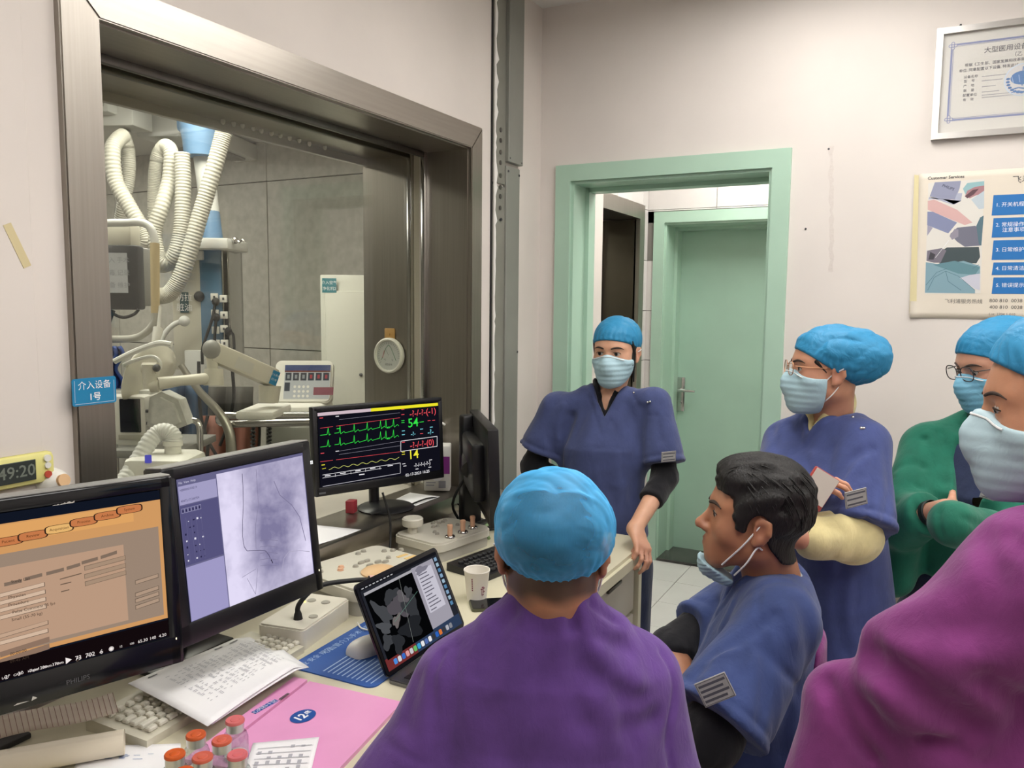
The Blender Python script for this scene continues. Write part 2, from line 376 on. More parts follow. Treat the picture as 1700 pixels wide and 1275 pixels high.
# thin white board on the wall, left of the window, lower edge above the timer
b = B(); b.box((XL + .005, .55, 1.945), (.010, .80, 1.33), .002); b.build('trim_1', M_WALL2, kind='structure')
# open cable duct to the right of the window
duct = empty('trim_2', (XL, 2.87, 1.4), kind='structure')
def dpart(name, b, m, smooth=False):
    o = b.build(name, m, None, smooth); o.parent = duct; o.matrix_parent_inverse = Matrix.Translation(-duct.location); return o
M_DUCT = mat('duct_metal', '#8e8f88', .5, .3, noise=.08, nscale=6)
M_DUCTD = mat('duct_metal_dark', '#86857c', .55, .2, noise=.1, nscale=8)
b = B(); b.box((XL + .004, 2.815, 2.46), (.008, .10, .78)); dpart('back_plate', b, M_DUCTD)
b = B(); b.box((XL + .004, 2.815, 1.45), (.008, .10, 1.22)); dpart('back_plate', b, M_DUCTD)
b = B(); b.box((XL + .012, 2.925, 2.50), (.024, .125, .68), .003); dpart('cover_plate', b, M_DUCT)
b = B(); b.box((XL + .008, 2.918, 1.49), (.016, .115, 1.31), .003); dpart('cover_plate', b, M_DUCT)
b = B(); b.box((XL + .002, 2.763, 1.8), (.005, .012, 2.1)); dpart('shadow_gap', b, M_BLACK)
rnd = random.Random(3); pts = [(2.772, 1.0)] ; zt = 1.0; tb = B(); lf = []; rt = []
while zt < 2.85:
    lf.append((2.768, zt)); rt.append((2.775 + (rnd.random() ** 2) * (.024 if zt > 1.9 else .010), zt)); zt += rnd.uniform(.015, .04)
tb.prism(lf + rt[::-1], XL + .008, XL + .013, Matrix(((0, 0, 1, 0), (1, 0, 0, 0), (0, 1, 0, 0), (0, 0, 0, 1)))); dpart('torn_plaster_edge', tb, mat('torn_plaster', '#e6e3df', .9, bump=.3, bscale=120))
for z in (2.275, 2.235, 2.19, 2.15, 2.10, 2.055, 2.02, 1.975):
    b = B(); b.cyl((XL + .007, 2.822, z), (XL + .011, 2.822, z), .009, seg=12); dpart('punched_hole', b, M_STEELD)
for y, z in ((2.875, 2.175), (2.975, 2.17), (2.875, 2.125), (2.968, 2.12), (2.822, 1.93), (2.968, 1.40)):
    b = B(); b.sphere((XL + .02 if z > 2.16 else XL + .014, y, z), .006, 8); dpart('screw', b, M_DARKG, True)

# ------------------------------------------------------------------ doors
def door_frame(name, x0, x1, zt, y, depth, fw, m, kindname):
    d = empty(name, ((x0 + x1) / 2, y, 0), kind='structure')
    def dp(nm, b, mm=m, smooth=False):
        o = b.build(nm, mm, None, smooth); o.parent = d; o.matrix_parent_inverse = Matrix.Translation(-d.location); return o
    XZ = Matrix(((1, 0, 0, 0), (0, 0, 1, 0), (0, 1, 0, 0), (0, 0, 0, 1)))
    for poly in ([(x0 - fw, 0), (x0, 0), (x0, zt), (x0 - fw, zt + fw)], [(x1, 0), (x1 + fw, 0), (x1 + fw, zt + fw), (x1, zt)], [(x0 - fw, zt + fw), (x0, zt), (x1, zt), (x1 + fw, zt + fw)]):
        b = B(); b.prism(poly, y - .016, y, XZ); dp('casing', b)
    b = B(); b.box((x0 + .006, y + depth / 2, zt / 2), (.012, depth, zt)); b.box((x0 + .018, y + depth * .82, zt / 2), (.024, depth * .36, zt)); dp('jamb', b)
    b = B(); b.box((x1 - .006, y + depth / 2, zt / 2), (.012, depth, zt)); b.box((x1 - .018, y + depth * .82, zt / 2), (.024, depth * .36, zt)); dp('jamb', b)
    b = B(); b.box(((x0 + x1) / 2, y + depth / 2, zt - .006), (x1 - x0 - .024, depth, .012)); b.box(((x0 + x1) / 2, y + depth * .82, zt - .018), (x1 - x0 - .048, depth * .36, .024)); dp('jamb', b)
    return d, dp
door1, _ = door_frame('door_1', DX0, DX1, DZ, YB, .2, .068, M_GREEN, 'open')
door2, dp = door_frame('door_2', -1.478, -.60, 2.095, 4.793, .28, .066, M_GREEN, 'closed')
b = B(); b.box((-1.03, 5.09, 1.04), (.87, .045, 2.07), .003); dp('door_leaf', b, M_GREEND)
hb = B(); hb.box((-1.425, 5.06, 1.03), (.052, .012, .22), .004); dp('lock_plate', hb, M_CHROME, True)
hb = B(); hb.cyl((-1.425, 5.056, 1.06), (-1.425, 5.005, 1.06), .011); hb.tube([(-1.432, 5.008, 1.06), (-1.39, 5.003, 1.06), (-1.32, 5.006, 1.058)], .0085, rad=[.010, .010, .007]); hb.cyl((-1.425, 5.056, .97), (-1.425, 5.045, .97), .010); dp('door_handle', hb, M_CHROME, True)
b = B(); b.box((-1.04, 4.93, .008), (.86, .30, .016), .003); dp('threshold', b, mat('black_marble', '#191a1b', .18, noise=.9, nscale=7, col2='#5d5a55'))
# window_2: steel framed window in the corridor side wall
w2 = empty('window_2', (HX, 4.3, 1.0), kind='structure')
def w2p(nm, b, m):
    o = b.build(nm, m); o.parent = w2; o.matrix_parent_inverse = Matrix.Translation(-w2.location); return o
YZ = Matrix(((0, 0, 1, 0), (1, 0, 0, 0), (0, 1, 0, 0), (0, 0, 0, 1)))
ya, yb, yc, yd, zt0, zt1 = 3.90, 3.985, 4.59, 4.675, 2.105, 2.19
for poly in ([(ya, 1.0), (yb, 1.0), (yb, zt0), (ya, zt1)], [(yc, 1.0), (yd, 1.0), (yd, zt1), (yc, zt0)], [(ya, zt1), (yb, zt0), (yc, zt0), (yd, zt1)]):
    b = B(); b.prism(poly, HX, HX + .034, YZ); w2p('face_strip', b, M_STEEL)
b = B(); b.box((HX - .2, yc + .02, 1.55), (.42, .04, 1.1)); w2p('reveal_panel', b, mat('reveal_bronze', '#6d665c', .3, 1, noise=.2, nscale=3))
b = B(); b.box((HX - .2, (yb + yc) / 2, zt0 + .02), (.42, yc - yb, .04)); w2p('reveal_panel', b, M_STEELD)
b = B(); b.box((HX - .22, (yb + yc) / 2, 1.55), (.012, yc - yb, 1.1)); w2p('glass_pane', b, glass_mat('lead_glass'))
b = B(); b.box((HX - .20, yc - .02, 1.55), (.02, .03, 1.1), .003); w2p('glazing_bead', b, M_CHROME)
# ------------------------------------------------------------------ desk
ZD = .80
M_DESK = mat('desk_laminate', '#cdc7ae', .4, noise=.04, nscale=10)
desk = empty('desk', (-1.17, 1.3, 0), label='long cream laminate desk with drawers along the observation window', cat='desk')
def dk(nm, b, m, smooth=True, parent=None):
    o = b.build(nm, m, None, smooth); o.parent = desk; o.matrix_parent_inverse = Matrix.Translation(-desk.location)
    return o
b = B()
rc = .05; poly = [(-1.53, .15), (-.815, .15)] + [(-.815 - rc + rc * math.cos(t), 2.62 - rc + rc * math.sin(t)) for t in [k * math.pi / 16 for k in range(9)]] + [(-1.53, 2.62)]
b.prism(poly, ZD - .045, ZD, bev=.012); dk('desk_top', b, M_DESK)
M_DRAW = mat('drawer_laminate', '#bdb6aa', .45)
b = B(); b.box((-1.18, 2.585, .375), (.66, .03, .75)); dk('end_panel', b, M_DESK)
b = B(); b.box((-1.18, .2, .375), (.66, .03, .75)); dk('end_panel', b, M_DESK)
b = B(); b.box((-1.19, 2.13, .40), (.60, .02, .70)); b.box((-1.47, 2.35, .40), (.02, .42, .70)); b.box((-1.18, 2.35, .06), (.60, .42, .02)); dk('pedestal', b, M_DESK)
for k, (z0, z1) in enumerate(((.56, .735), (.32, .545), (.08, .305))):
    d = B(); d.box((-.872, 2.35, (z0 + z1) / 2), (.02, .41, z1 - z0), .003); dr = dk('drawer', d, M_DRAW)
    h = B(); h.box((-.858, 2.35, z1 - .03), (.012, .12, .012), .003); o = h.build('handle', M_STEELD, None, True); o.parent = dr; o.matrix_parent_inverse = Matrix.Identity(4)
    o.location = (0, 0, 0)
def thing(nm, label, cat, o, x=(1, 0, 0), z=(0, 0, 1), group=None):
    return empty(nm, mtx=basis(o, x, z), label=label, cat=cat, group=group)

# ------------------------------------------------------------------ monitors: local x along the screen, z up, screen faces -y
def planar(M):
    Mi = M.inverted(); c = Mi @ Vector((0, 0, CAM_H)); C3 = Mi.to_3x3()
    def f(px, py):
        r = C3 @ (fwd + rgt * ((px - 850) / F_PX) - upv * ((py - 637.5) / F_PX)); t = -c.y / r.y; p = c + r * t
        return (p.x, p.z)
    return f
def monitor(label, M, w, h, bz, thick, mb, stand, top_m=None, group=None):
    """M origin: lower left corner of the front of the bezel; bz = left, right, top, bottom bezel"""
    t = empty('computer_monitor', mtx=M, label=label, cat='monitor', group=group); l, r, tp, bt = bz
    b = B()
    b.box((l / 2, thick / 2, h / 2), (l, thick, h), .004); b.box((w - r / 2, thick / 2, h / 2), (r, thick, h), .004)
    b.box((w / 2, thick / 2, bt / 2), (w - .004, thick, bt), .004); b.box((w / 2, thick / 2, h - tp / 2), (w - .004, thick, tp), .004)
    b.build('bezel', mb, t, True)
    if top_m: q = B(); q.box((w / 2, thick / 2, h + .001), (w - .006, thick - .006, .003), .001); q.build('top_edge_strip', top_m, t)
    b = B(); b.box((w / 2, thick * .75, h / 2), (w - .012, thick * .5, h - .012), .006); b.box((w / 2, thick + .018, h / 2), (w * .6, .045, h * .62), .015); b.build('back_case', M_BLACK, t, True)
    s = B(); s.box((w / 2, .006, (h + bt - tp) / 2), (w - l - r + .002, .006, h - tp - bt + .002)); scr = s.build('screen', M_BLACKG, t)
    stand(t, w, h, thick)
    return t, scr
def stand_arm(base_world, col_top):
    def f(t, w, h, thick):
        Mi = t.matrix_world.inverted(); z0 = base_world[2]
        b = B(); b.box((0, 0, 0), (.10, .22, .012), .004); o = b.build('stand_base', M_BLACK, t, True); o.matrix_local = Mi @ Matrix.Translation(Vector(base_world) + Vector((0, 0, .006)))
        b = B(); p0 = Mi @ (Vector(base_world) + Vector((0, 0, .01))); p1 = Mi @ Vector((base_world[0], base_world[1], col_top)); b.tube([p0, p0.lerp(p1, .8), p1, Vector((w / 2, thick + .02, h * .5))], .014); b.build('stand_column', M_BLACK, t, True)
    return f
def corner_matrix(BL, BR, TL):
    x = (BR - BL); z = (TL - BL); return basis(BL, x, z)
def tilted(TL, dirx, w, h, tilt):
    """upper left corner, horizontal direction, size, backward tilt -> matrix at the lower left corner"""
    x = Vector((dirx[0], dirx[1], 0)).normalized(); y = Vector((-x.y, x.x, 0)); z = (Vector((0, 0, 1)) * math.cos(tilt) + y * math.sin(tilt))
    return basis(Vector(TL) - z * h, x, z)
def zz(x0, y0, k): return lambda X, Y: (x0 + X / k, y0 + Y / k)

# --- the big monitor at the lower left, orange forms
TRc = at(286.5, 789.5, 1.40); dx = Vector((math.sin(R(19)), math.cos(R(19)), 0)); Wm, Hm = .50, .330
MA = tilted(TRc - dx * Wm, dx, Wm, Hm, R(5))
monA, scrA = monitor('black monitor with an orange and tan form on screen, cut by the photo edge', MA, Wm, Hm, (.022, .024, .022, .052), .05, M_BLACKG, stand_arm((-1.47, .72, ZD), 1.08), M_GREYP)
f = planar(MA); q = zz(0, 700, 2.2167); g = lambda X, Y: f(*q(X, Y))
E_ = lambda c, s=1.0: emat(c, s)
d = Decal(); x0 = .022; x1 = Wm - .024; z0 = .052; z1 = Hm - .022
d.rect(x0, z0, x1, z1, E_('#141a28', .8))
tl = g(595, 305); tl0 = tl[1]
d.rect(x0, z0 + .033, x1, z1 - .016, E_('#d9a066', .9))                       # orange frame
d.rect(x0, z0 + .040, x1 - .006, z1 - .062, E_('#a18b79', .9))                 # grey tan page
d.rect(x0, z1 - .046, x1 - .045, z1 - .018, E_('#e8ab68', .9))
ax, az = g(0, 620); 
d.rect(x0, z0 + .046, x1 - .064, z1 - .082, E_('#c29f85', .9))                 # form
def hbar(X0, Y0_, X1, Y1_, hpx, m):
    a = g(X0, Y0_); c = g(X1, Y1_); hh = hpx / 2.2167 / F_PX * 1.25
    d.poly([(a[0], a[1] - hh / 2), (c[0], c[1] - hh / 2), (c[0], c[1] + hh / 2), (a[0], a[1] + hh / 2)], m)
for i, (X, Y) in enumerate(((30, 440), (121, 419), (218, 394), (308, 368), (395, 345), (476, 322))):
    c = g(X, Y); ww = .019; hh = .0062; col = '#f0bd75' if i == 2 else '#cf7f4e'
    for m, k in ((E_('#3d2a20', .8), 1.12), (E_(col, .9), 1.0)):
        d.poly([(c[0] + ww * k * (math.copysign(abs(math.cos(a)) ** .5, math.cos(a))), c[1] + hh * k * (math.copysign(abs(math.sin(a)) ** .5, math.sin(a)))) for a in [j * math.pi / 12 for j in range(24)]], m)
    d.text(('Patient', 'Review', 'Acquisition', 'Process', 'Archive', 'System')[i], c[0], c[1], .0062, E_('#5a3a20', .7))
for (X0, Y0_, X1, Y1_) in ((15, 600, 80, 585), (90, 580, 155, 563), (170, 560, 235, 543), (245, 540, 295, 525), (300, 520, 360, 503), (370, 500, 430, 480)):
    hbar(X0, Y0_, X1, Y1_, 13, E_('#8d7868', .8)); 
for k, (a, c) in enumerate((((0, 640), (165, 598)), ((0, 668), (168, 625)), ((0, 695), (170, 652)), ((0, 722), (172, 678)), ((0, 790), (178, 738)), ((0, 815), (178, 768)))):
    hbar(*a, *c, 16, E_('#7d6a5c', .8)); hbar(a[0], a[1], c[0] - 3, c[1], 13, E_('#dcbfa6' if k != 4 else '#cbaa90', .9))
for a, c in (((0, 858), (182, 800)), ((0, 885), (182, 826))): hbar(*a, *c, 20, E_('#9c7f6c', .8))
for a, c in (((310, 540), (462, 500)), ((310, 570), (463, 528)), ((312, 597), (464, 555))): hbar(*a, *c, 18, E_('#8a7463', .8)); hbar(a[0] + 2, a[1], c[0] - 2, c[1], 14, E_('#b3977f', .85))
for a, c in (((220, 580), (300, 558)), ((222, 600), (262, 590)), ((224, 626), (255, 618))): hbar(*a, *c, 4, E_('#7b6656', .8))
for a, c in (((497, 592), (583, 566)), ((497, 638), (584, 610)), ((497, 660), (585, 632)), ((498, 684), (586, 655))): hbar(*a, *c, 17, E_('#6f5f52', .8)); hbar(a[0] + 2, a[1], c[0] - 2, c[1], 13, E_('#b79c86', .9))
hbar(280, 868, 388, 826, 30, E_('#8a7463', .8)); hbar(282, 868, 386, 827, 26, E_('#c09d84', .9)); hbar(390, 822, 490, 786, 30, E_('#8a7463', .8)); hbar(392, 822, 488, 787, 26, E_('#c09d84', .9))
d.rect(x0, z0 + .001, x1, z0 + .030, E_('#1a1013', .6))
for X, Y, s_t, sz in ((35, 1040, '2°', .010), (82, 1020, '3°', .010), (130, 1000, '-7mm', .008), (170, 980, '120mm', .008), (218, 962, '37mm', .008), (257, 947, '▶', .014), (292, 925, '73', .012), (335, 908, '702', .012), (376, 890, '6', .012), (412, 876, '◉', .012), (447, 866, '12', .006), (487, 848, '100', .006), (526, 820, '65.30', .009), (562, 804, '140', .009), (598, 787, '4.20', .009),
                    (28, 1055, 'LAO', .006), (76, 1037, 'CAUD', .006), (127, 1014, 'Height', .006), (172, 998, 'SID', .006), (217, 974, 'FD', .006), (294, 938, 'kV', .006), (336, 920, 'mA', .006), (376, 900, 'ms', .006)):
    c = g(X, Y); d.text(s_t, c[0], max(c[1], z0 + .005), sz * .82, E_('#f2e9e6', 1.0))
for X, Y in ((85, 640), (90, 668), (95, 695)): pass
for t_, X, Y in (('Study List', 40, 590), ('Physician', 30, 648), ('Procedure', 30, 676), ('Pulse Comment FS fps', 45, 702), ('Small (55-70 kg)', 42, 730), ('00:00:00', 36, 856), ('09:45 AM', 36, 884)):
    c = g(X, Y); d.text(t_, c[0], c[1], .0065, E_('#4a3a30', .7), align='LEFT')
d.build('screen_graphics', scrA)
lg = Decal(); c = g(293, 1025); lg.text('PHILIPS', c[0], .022, .011, mat('bezel_print', '#55565a', .5)); lg.build('bezel_print', monA)
M_SCR = mat('sticker_remnant', '#b9b6b0', .9); rr = random.Random(5)
ct = [g(118 + k * 6, 332 - k * 1.4) for k in range(27)]
sc = Decal(); sc.poly([(x_, z_ - rr.uniform(.0005, .003)) for x_, z_ in ct] + [(x_, z_ + rr.uniform(.0005, .003)) for x_, z_ in ct[::-1]], M_SCR, lift=.0004); sc.build('scraped_sticker', monA)
for c, wd, hh in ((g(130, 1075), .004, .004), (g(85, 1118), .011, .0015)): sc = Decal(); sc.poly([(c[0] - wd, .010), (c[0] + wd, .010 + hh * .5), (c[0] + wd * .6, .010 + hh), (c[0] - wd * .5, .010 + hh * 1.6)], M_SCR, lift=.0004); sc.build('scraped_sticker', monA)
c = g(622, 865); l = B(); l.box((Wm - .012, -.0005, .045), (.0015, .001, .003)); l.build('power_lamp', E_('#fff2c8', 2), monA)

# --- the squarish monitor with the angiogram
BL = at(299, 1083, 1.505); BR = at(538, 975, 1.837); TL = at(281, 778, 1.505); BR.z = BL.z = (BL.z + BR.z) / 2
MB = corner_matrix(BL, BR, TL); wB = (BR - BL).length; hB = (TL - BL).length
monB, scrB = monitor('black monitor showing a violet grey angiogram, middle of the screens', MB, wB, hB, (.030, .026, .024, .044), .055, M_BLACK, stand_arm((-1.47, 1.2, ZD), 1.10), M_GREYP)
f = planar(MB); q = zz(260, 700, 3.036); g = lambda X, Y: f(*q(X, Y))
def angio():
    m = bpy.data.materials.new('angiogram'); m.use_nodes = True; nt = m.node_tree; nt.nodes.clear(); N = nt.nodes; L = nt.links
    tc = N.new('ShaderNodeTexCoord'); src = tc.outputs['Object']
    def blob(x, z, rx, rz, soft=1.0):
        mp = N.new('ShaderNodeMapping'); mp.vector_type = 'TEXTURE'; mp.inputs['Location'].default_value = (x, 0, z); mp.inputs['Scale'].default_value = (rx, 1, rz); L.new(src, mp.inputs[0])
        gr = N.new('ShaderNodeTexGradient'); gr.gradient_type = 'SPHERICAL'; L.new(mp.outputs[0], gr.inputs[0]); return gr.outputs[1]
    def mth(op, a, b):
        n = N.new('ShaderNodeMath'); n.operation = op
        for i, v in enumerate((a, b)):
            if isinstance(v, (int, float)): n.inputs[i].default_value = v
            else: L.new(v, n.inputs[i])
        return n.outputs[0]
    no = N.new('ShaderNodeTexNoise'); no.inputs['Scale'].default_value = 38; no.inputs['Detail'].default_value = 6; L.new(src, no.inputs['Vector'])
    n2 = N.new('ShaderNodeTexNoise'); n2.inputs['Scale'].default_value = 12; n2.inputs['Detail'].default_value = 3; n2.inputs['Distortion'].default_value = 1.5; L.new(src, n2.inputs['Vector'])
    v = mth('ADD', mth('MULTIPLY', no.outputs[0], .45), mth('MULTIPLY', n2.outputs[0], .40)); v = mth('ADD', mth('MULTIPLY', v, .8), .14)
    cx, cz = g(520, 600); v = mth('SUBTRACT', v, mth('MULTIPLY', blob(cx + .02, cz, .11, .24), .24))
    cx, cz = g(700, 420); v = mth('SUBTRACT', v, mth('MULTIPLY', blob(cx, cz, .08, .12), .12))
    cx, cz = g(390, 560); v = mth('ADD', v, mth('MULTIPLY', blob(cx, cz, .075, .26), .42))
    cx, cz = g(760, 620); v = mth('ADD', v, mth('MULTIPLY', blob(cx, cz, .06, .16), .30))
    cx, cz = g(500, 850); v = mth('ADD', v, mth('MULTIPLY', blob(cx, cz, .12, .05), .22))
    cr = N.new('ShaderNodeValToRGB'); cr.color_ramp.elements[0].position = .22; cr.color_ramp.elements[0].color = (*srgb('#7f7a9e'), 1); cr.color_ramp.elements[1].position = .78; cr.color_ramp.elements[1].color = (*srgb('#e3dcf6'), 1)
    L.new(v, cr.inputs[0]); e = N.new('ShaderNodeEmission'); L.new(cr.outputs[0], e.inputs[0]); e.inputs[1].default_value = 1.0
    o = N.new('ShaderNodeOutputMaterial'); L.new(e.outputs[0], o.inputs[0]); return m
d = Decal(); x0, x1, z0, z1 = .030, wB - .026, .044, hB - .024
tb0 = g(300, 270); xs = tb0[0]
d.rect(x0, z0, x1, z1, E_('#6f6c92', .85)); d.rect(xs, z0, x1 - .002, z1 - .006, angio())
xr = xs - .002
d.rect(x0 + .001, z0 + .001, xr, z0 + .105, E_('#a7a1cf', .9)); d.rect(x0 + .002, z1 - .05, xr, z1 - .014, E_('#aaa5cc', .9)); d.rect(x0 + .001, z0 + .108, xr, z1 - .052, E_('#5d5a86', .85))
d.text('File  View  Help', x0 + .004, z1 - .008, .006, E_('#d9d6ee', .9), align='LEFT'); d.text('HJ00000103219', x0 + .005, z1 - .022, .006, E_('#4b4870', .7), align='LEFT'); d.text('40472.17.200754', x0 + .005, z1 - .043, .006, E_('#4b4870', .7), align='LEFT')
rr = random.Random(2)
for i in range(6): d.frame(x0 + .004 + i * .0075, z1 - .066, x0 + .0108 + i * .0075, z1 - .057, .0006, E_('#b9b6d8', .8)); d.rect(x0 + .006 + i * .0075, z1 - .064, x0 + .009 + i * .0075, z1 - .060, E_('#35335a', .7))
for i in range(5):
    for j in range(7):
        if rr.random() < .72:
            a, c = x0 + .006 + i * .0095 + rr.uniform(0, .002), z1 - .084 - j * .0125; s = rr.uniform(.0018, .0042)
            d.rect(a, c, a + s, c + s * rr.uniform(.5, 1.2), E_('#e8e6f4', .95) if rr.random() < .65 else E_('#343258', .7))
for i in range(4): d.line([(x0 + .012 + i * .0115, z1 - .075), (x0 + .012 + i * .0115, z0 + .112)], .0005, E_('#77749c', .8))
def ply(pts, w, col, s=.9): d.line([g(*p) for p in pts], w, E_(col, s))
ply([(430, 262), (434, 330), (436, 420), (432, 500), (432, 580), (440, 630), (455, 652), (485, 650), (520, 648), (548, 652), (565, 672), (572, 690)], .0013, '#56506e')
ply([(575, 695), (580, 703), (584, 712)], .0022, '#3d3850')
ply([(500, 240), (512, 420), (498, 520), (500, 640)], .0012, '#8f89a8'); ply([(630, 760), (640, 690), (665, 655), (720, 650), (770, 655)], .0014, '#b8b2cc'); ply([(590, 300), (620, 370), (680, 420), (720, 480), (740, 560), (750, 600)], .0018, '#857fa0')
ply([(430, 785), (500, 742)], .001, '#9a94b0'); ply([(455, 790), (498, 870), (508, 740)], .001, '#9a94b0')
for k in range(5): ply([(520, 600 + 32 * k), (560, 594 + 32 * k), (610, 600 + 32 * k)], .0008, '#847e9c')
c = g(780, 205)
for i in (0, 1):
    for j in (0, 1): d.rect(c[0] - .004 + i * .0042, c[1] - .004 + j * .0042, c[0] - .0004 + i * .0042, c[1] - .0004 + j * .0042, E_('#ffffff', 1))
d.build('screen_graphics', scrB)
c = g(818, 790); l = B(); l.box((wB - .010, -.0005, .046), (.0015, .001, .004)); l.build('power_lamp', E_('#fff2c8', 2), monB)

# --- the patient monitor screen on the window ledge
dM = 2.70; TLm = at(518.4, 678.2, dM * .944); TRm = at(734, 657.6, dM * 1.06); TRm.z = TLm.z = (TLm.z + TRm.z) / 2; wC = (TRm - TLm).length; hC = .290
MC = tilted(TLm, TRm - TLm, wC, hC, R(3))
def stand_disc(t, w, h, thick):
    Mi = t.matrix_world.inverted(); pc = t.matrix_world @ Vector((w / 2, thick + .035, 0)); base = Vector((max(pc.x + .03, -1.628), pc.y - .01, SZ))
    b = B(); b.lathe([(0, 0), (.094, 0), (.097, .004), (.090, .009), (.05, .016), (0, .017)], seg=40); o = b.build('stand_base', M_BLACK, t, True); o.matrix_local = Mi @ Matrix.Translation(base)
    b = B(); p = Mi @ Vector((pc.x, pc.y, SZ)); b.tube([p + Vector((0, 0, .006)), p + Vector((0, 0, .10)), Vector((w / 2, thick + .012, h * .42))], .018, seg=12); b.build('stand_neck', M_BLACK, t, True)
monC, scrC = monitor('black widescreen monitor with green heart traces on the window ledge', MC, wC, hC, (.017, .017, .017, .030), .03, M_BLACK, stand_disc)
f = planar(MC); q = zz(480, 640, 3.984); g = lambda X, Y: f(*q(X, Y))
d = Decal(); x0, x1, z0, z1 = .017, wC - .017, .030, hC - .017
d.rect(x0, z0, x1, z1, E_('#12121c', .9))
GR, RD, YL, WH, CY = E_('#37e24a', 1.0), E_('#e8505a', 1.0), E_('#f1e83c', 1.0), E_('#f0eef2', 1.0), E_('#7fd6e6', 1.0)
def ply(pts, w, m): d.line([g(*p) for p in pts], w, m)
a = g(540, 155); d.rect(a[0], z1 - .0125, x1 - .002, z1 - .002, E_('#ece32a', 1.0)); d.rect(x0, z1 - .0125, a[0], z1 - .002, E_('#d8c3cc', .9))
def slp(y0, y1): return lambda X: y0 + (y1 - y0) * (X - 202) / (733 - 202)
for ya_, yb_, col in ((283, 213, RD), (505, 438, RD)):
    F_ = slp(ya_, yb_); ply([(205, F_(205)), (290, F_(290))], .0012, RD); ply([(310, F_(310)), (733, F_(733))], .0012, RD)
for ya_, yb_ in ((240, 180), (455, 368), (475, 398)): 
    F_ = slp(ya_, yb_); ply([(330, F_(330)), (733, F_(733))], .0008, E_('#a8a4b4', .8))
for ya_, yb_ in ((330, 262), (408, 332)):
    F_ = slp(ya_, yb_); pts = [(205, F_(205)), (250, F_(250)), (258, F_(258) - 42), (264, F_(264) + 6), (275, F_(275))]; ply(pts, .0016, GR)
    pts = [(300, F_(300) - 2)]; X = 336
    for X in (336, 430, 516, 604, 640, 690):
        pts += [(X - 14, F_(X)), (X - 5, F_(X) - 2), (X, F_(X) - 46), (X + 5, F_(X) + 8), (X + 14, F_(X)), (X + 26, F_(X) - 10 if X != 640 else F_(X)), (X + 34, F_(X))]
    pts = [p for i, p in enumerate(pts) if i == 0 or p[0] > pts[i - 1][0]]; ply(pts, .0015, GR)
F_ = slp(560, 478); ply([(X, F_(X) - 6 * math.sin((X - 220) / 62 * 2 * math.pi)) for X in range(262, 733, 8)], .0013, E_('#dfe37a', 1)); ply([(218, 552), (243, 546)], .0013, YL)
sk = math.atan2((g(733, 213)[1] - g(202, 283)[1]), (g(733, 213)[0] - g(202, 283)[0]))
def tx(s_, X, Y, sz, m, bold=.006, al='CENTER'): c = g(X, Y); d.text(s_, c[0], c[1], sz, m, rot=sk, bold=bold, align=al)
tx('-?-/-?-(-1)', 885, 178, .030, RD); tx('54', 820, 248, .044, GR); ply([(862, 243), (890, 239)], .002, GR); tx('-?-', 820, 320, .020, CY); tx('-?-', 935, 308, .026, CY)
tx('-?-/-?-(0)', 880, 386, .030, RD); tx('14', 822, 458, .044, YL); tx('-?-/-?-(-?-)', 880, 520, .018, WH); tx('02-17-2023 16:25', 850, 580, .014, WH); 
for X, Y, m in ((752, 158, RD), (752, 192, RD), (752, 232, GR), (752, 245, GR), (755, 300, CY), (755, 325, CY), (875, 288, CY), (875, 318, RD), (755, 375, RD), (755, 440, YL), (755, 455, YL), (758, 518, WH), (765, 532, WH), (935, 492, WH), (930, 540, WH), (845, 552, WH), (940, 275, CY), (925, 232, RD), (955, 230, RD), (318, 204, WH), (318, 434, WH), (212, 215, RD), (220, 448, RD), (225, 525, YL), (325, 285, GR), (655, 280, GR), (655, 352, GR)):
    c = g(X, Y); d.rect(c[0] - .006, c[1] - .0012, c[0] + .006, c[1] + .0012, m)
for X, Y, al in ((280, 186, WH), (470, 166, RD)): pass
A_, B_, C_, D_ = g(738, 368), g(978, 336), g(978, 402), g(738, 436); d.line([A_, B_, C_, D_, A_], .0018, WH)
A_, B_, C_ = g(220, 592), g(735, 512), g(735, 578); d.line([A_, B_, C_], .0014, WH); d.line([g(220, 612), g(610, 548)], .0012, WH); d.line([g(222, 668), g(735, 580)], .0016, E_('#c9c6d0', .9))
for X, Y in ((305, 585), (408, 568), (505, 552), (600, 536)): d.line([g(X, Y), g(X, Y + 18)], .0012, WH)
for X, Y in ((255, 596), (355, 580), (455, 563), (552, 547), (668, 530), (480, 588)): c = g(X, Y); d.rect(c[0] - .010, c[1] - .0015, c[0] + .010, c[1] + .0015, WH)
d.build('screen_graphics', scrC)
c = g(240, 720); l = Decal(); l.rect(.012, .008, .035, .014, mat('bezel_print', '#55565a', .5)); l.build('bezel_print', monC)

# --- the monitor seen from behind
pn, pf = at(828, 713, 2.45), at(793, 677, 2.95); pn.z = pf.z = 1.217
xd = (pf - pn); wD = .47; hD = .31
MD = tilted(pn, xd, wD, hD, R(2)); 
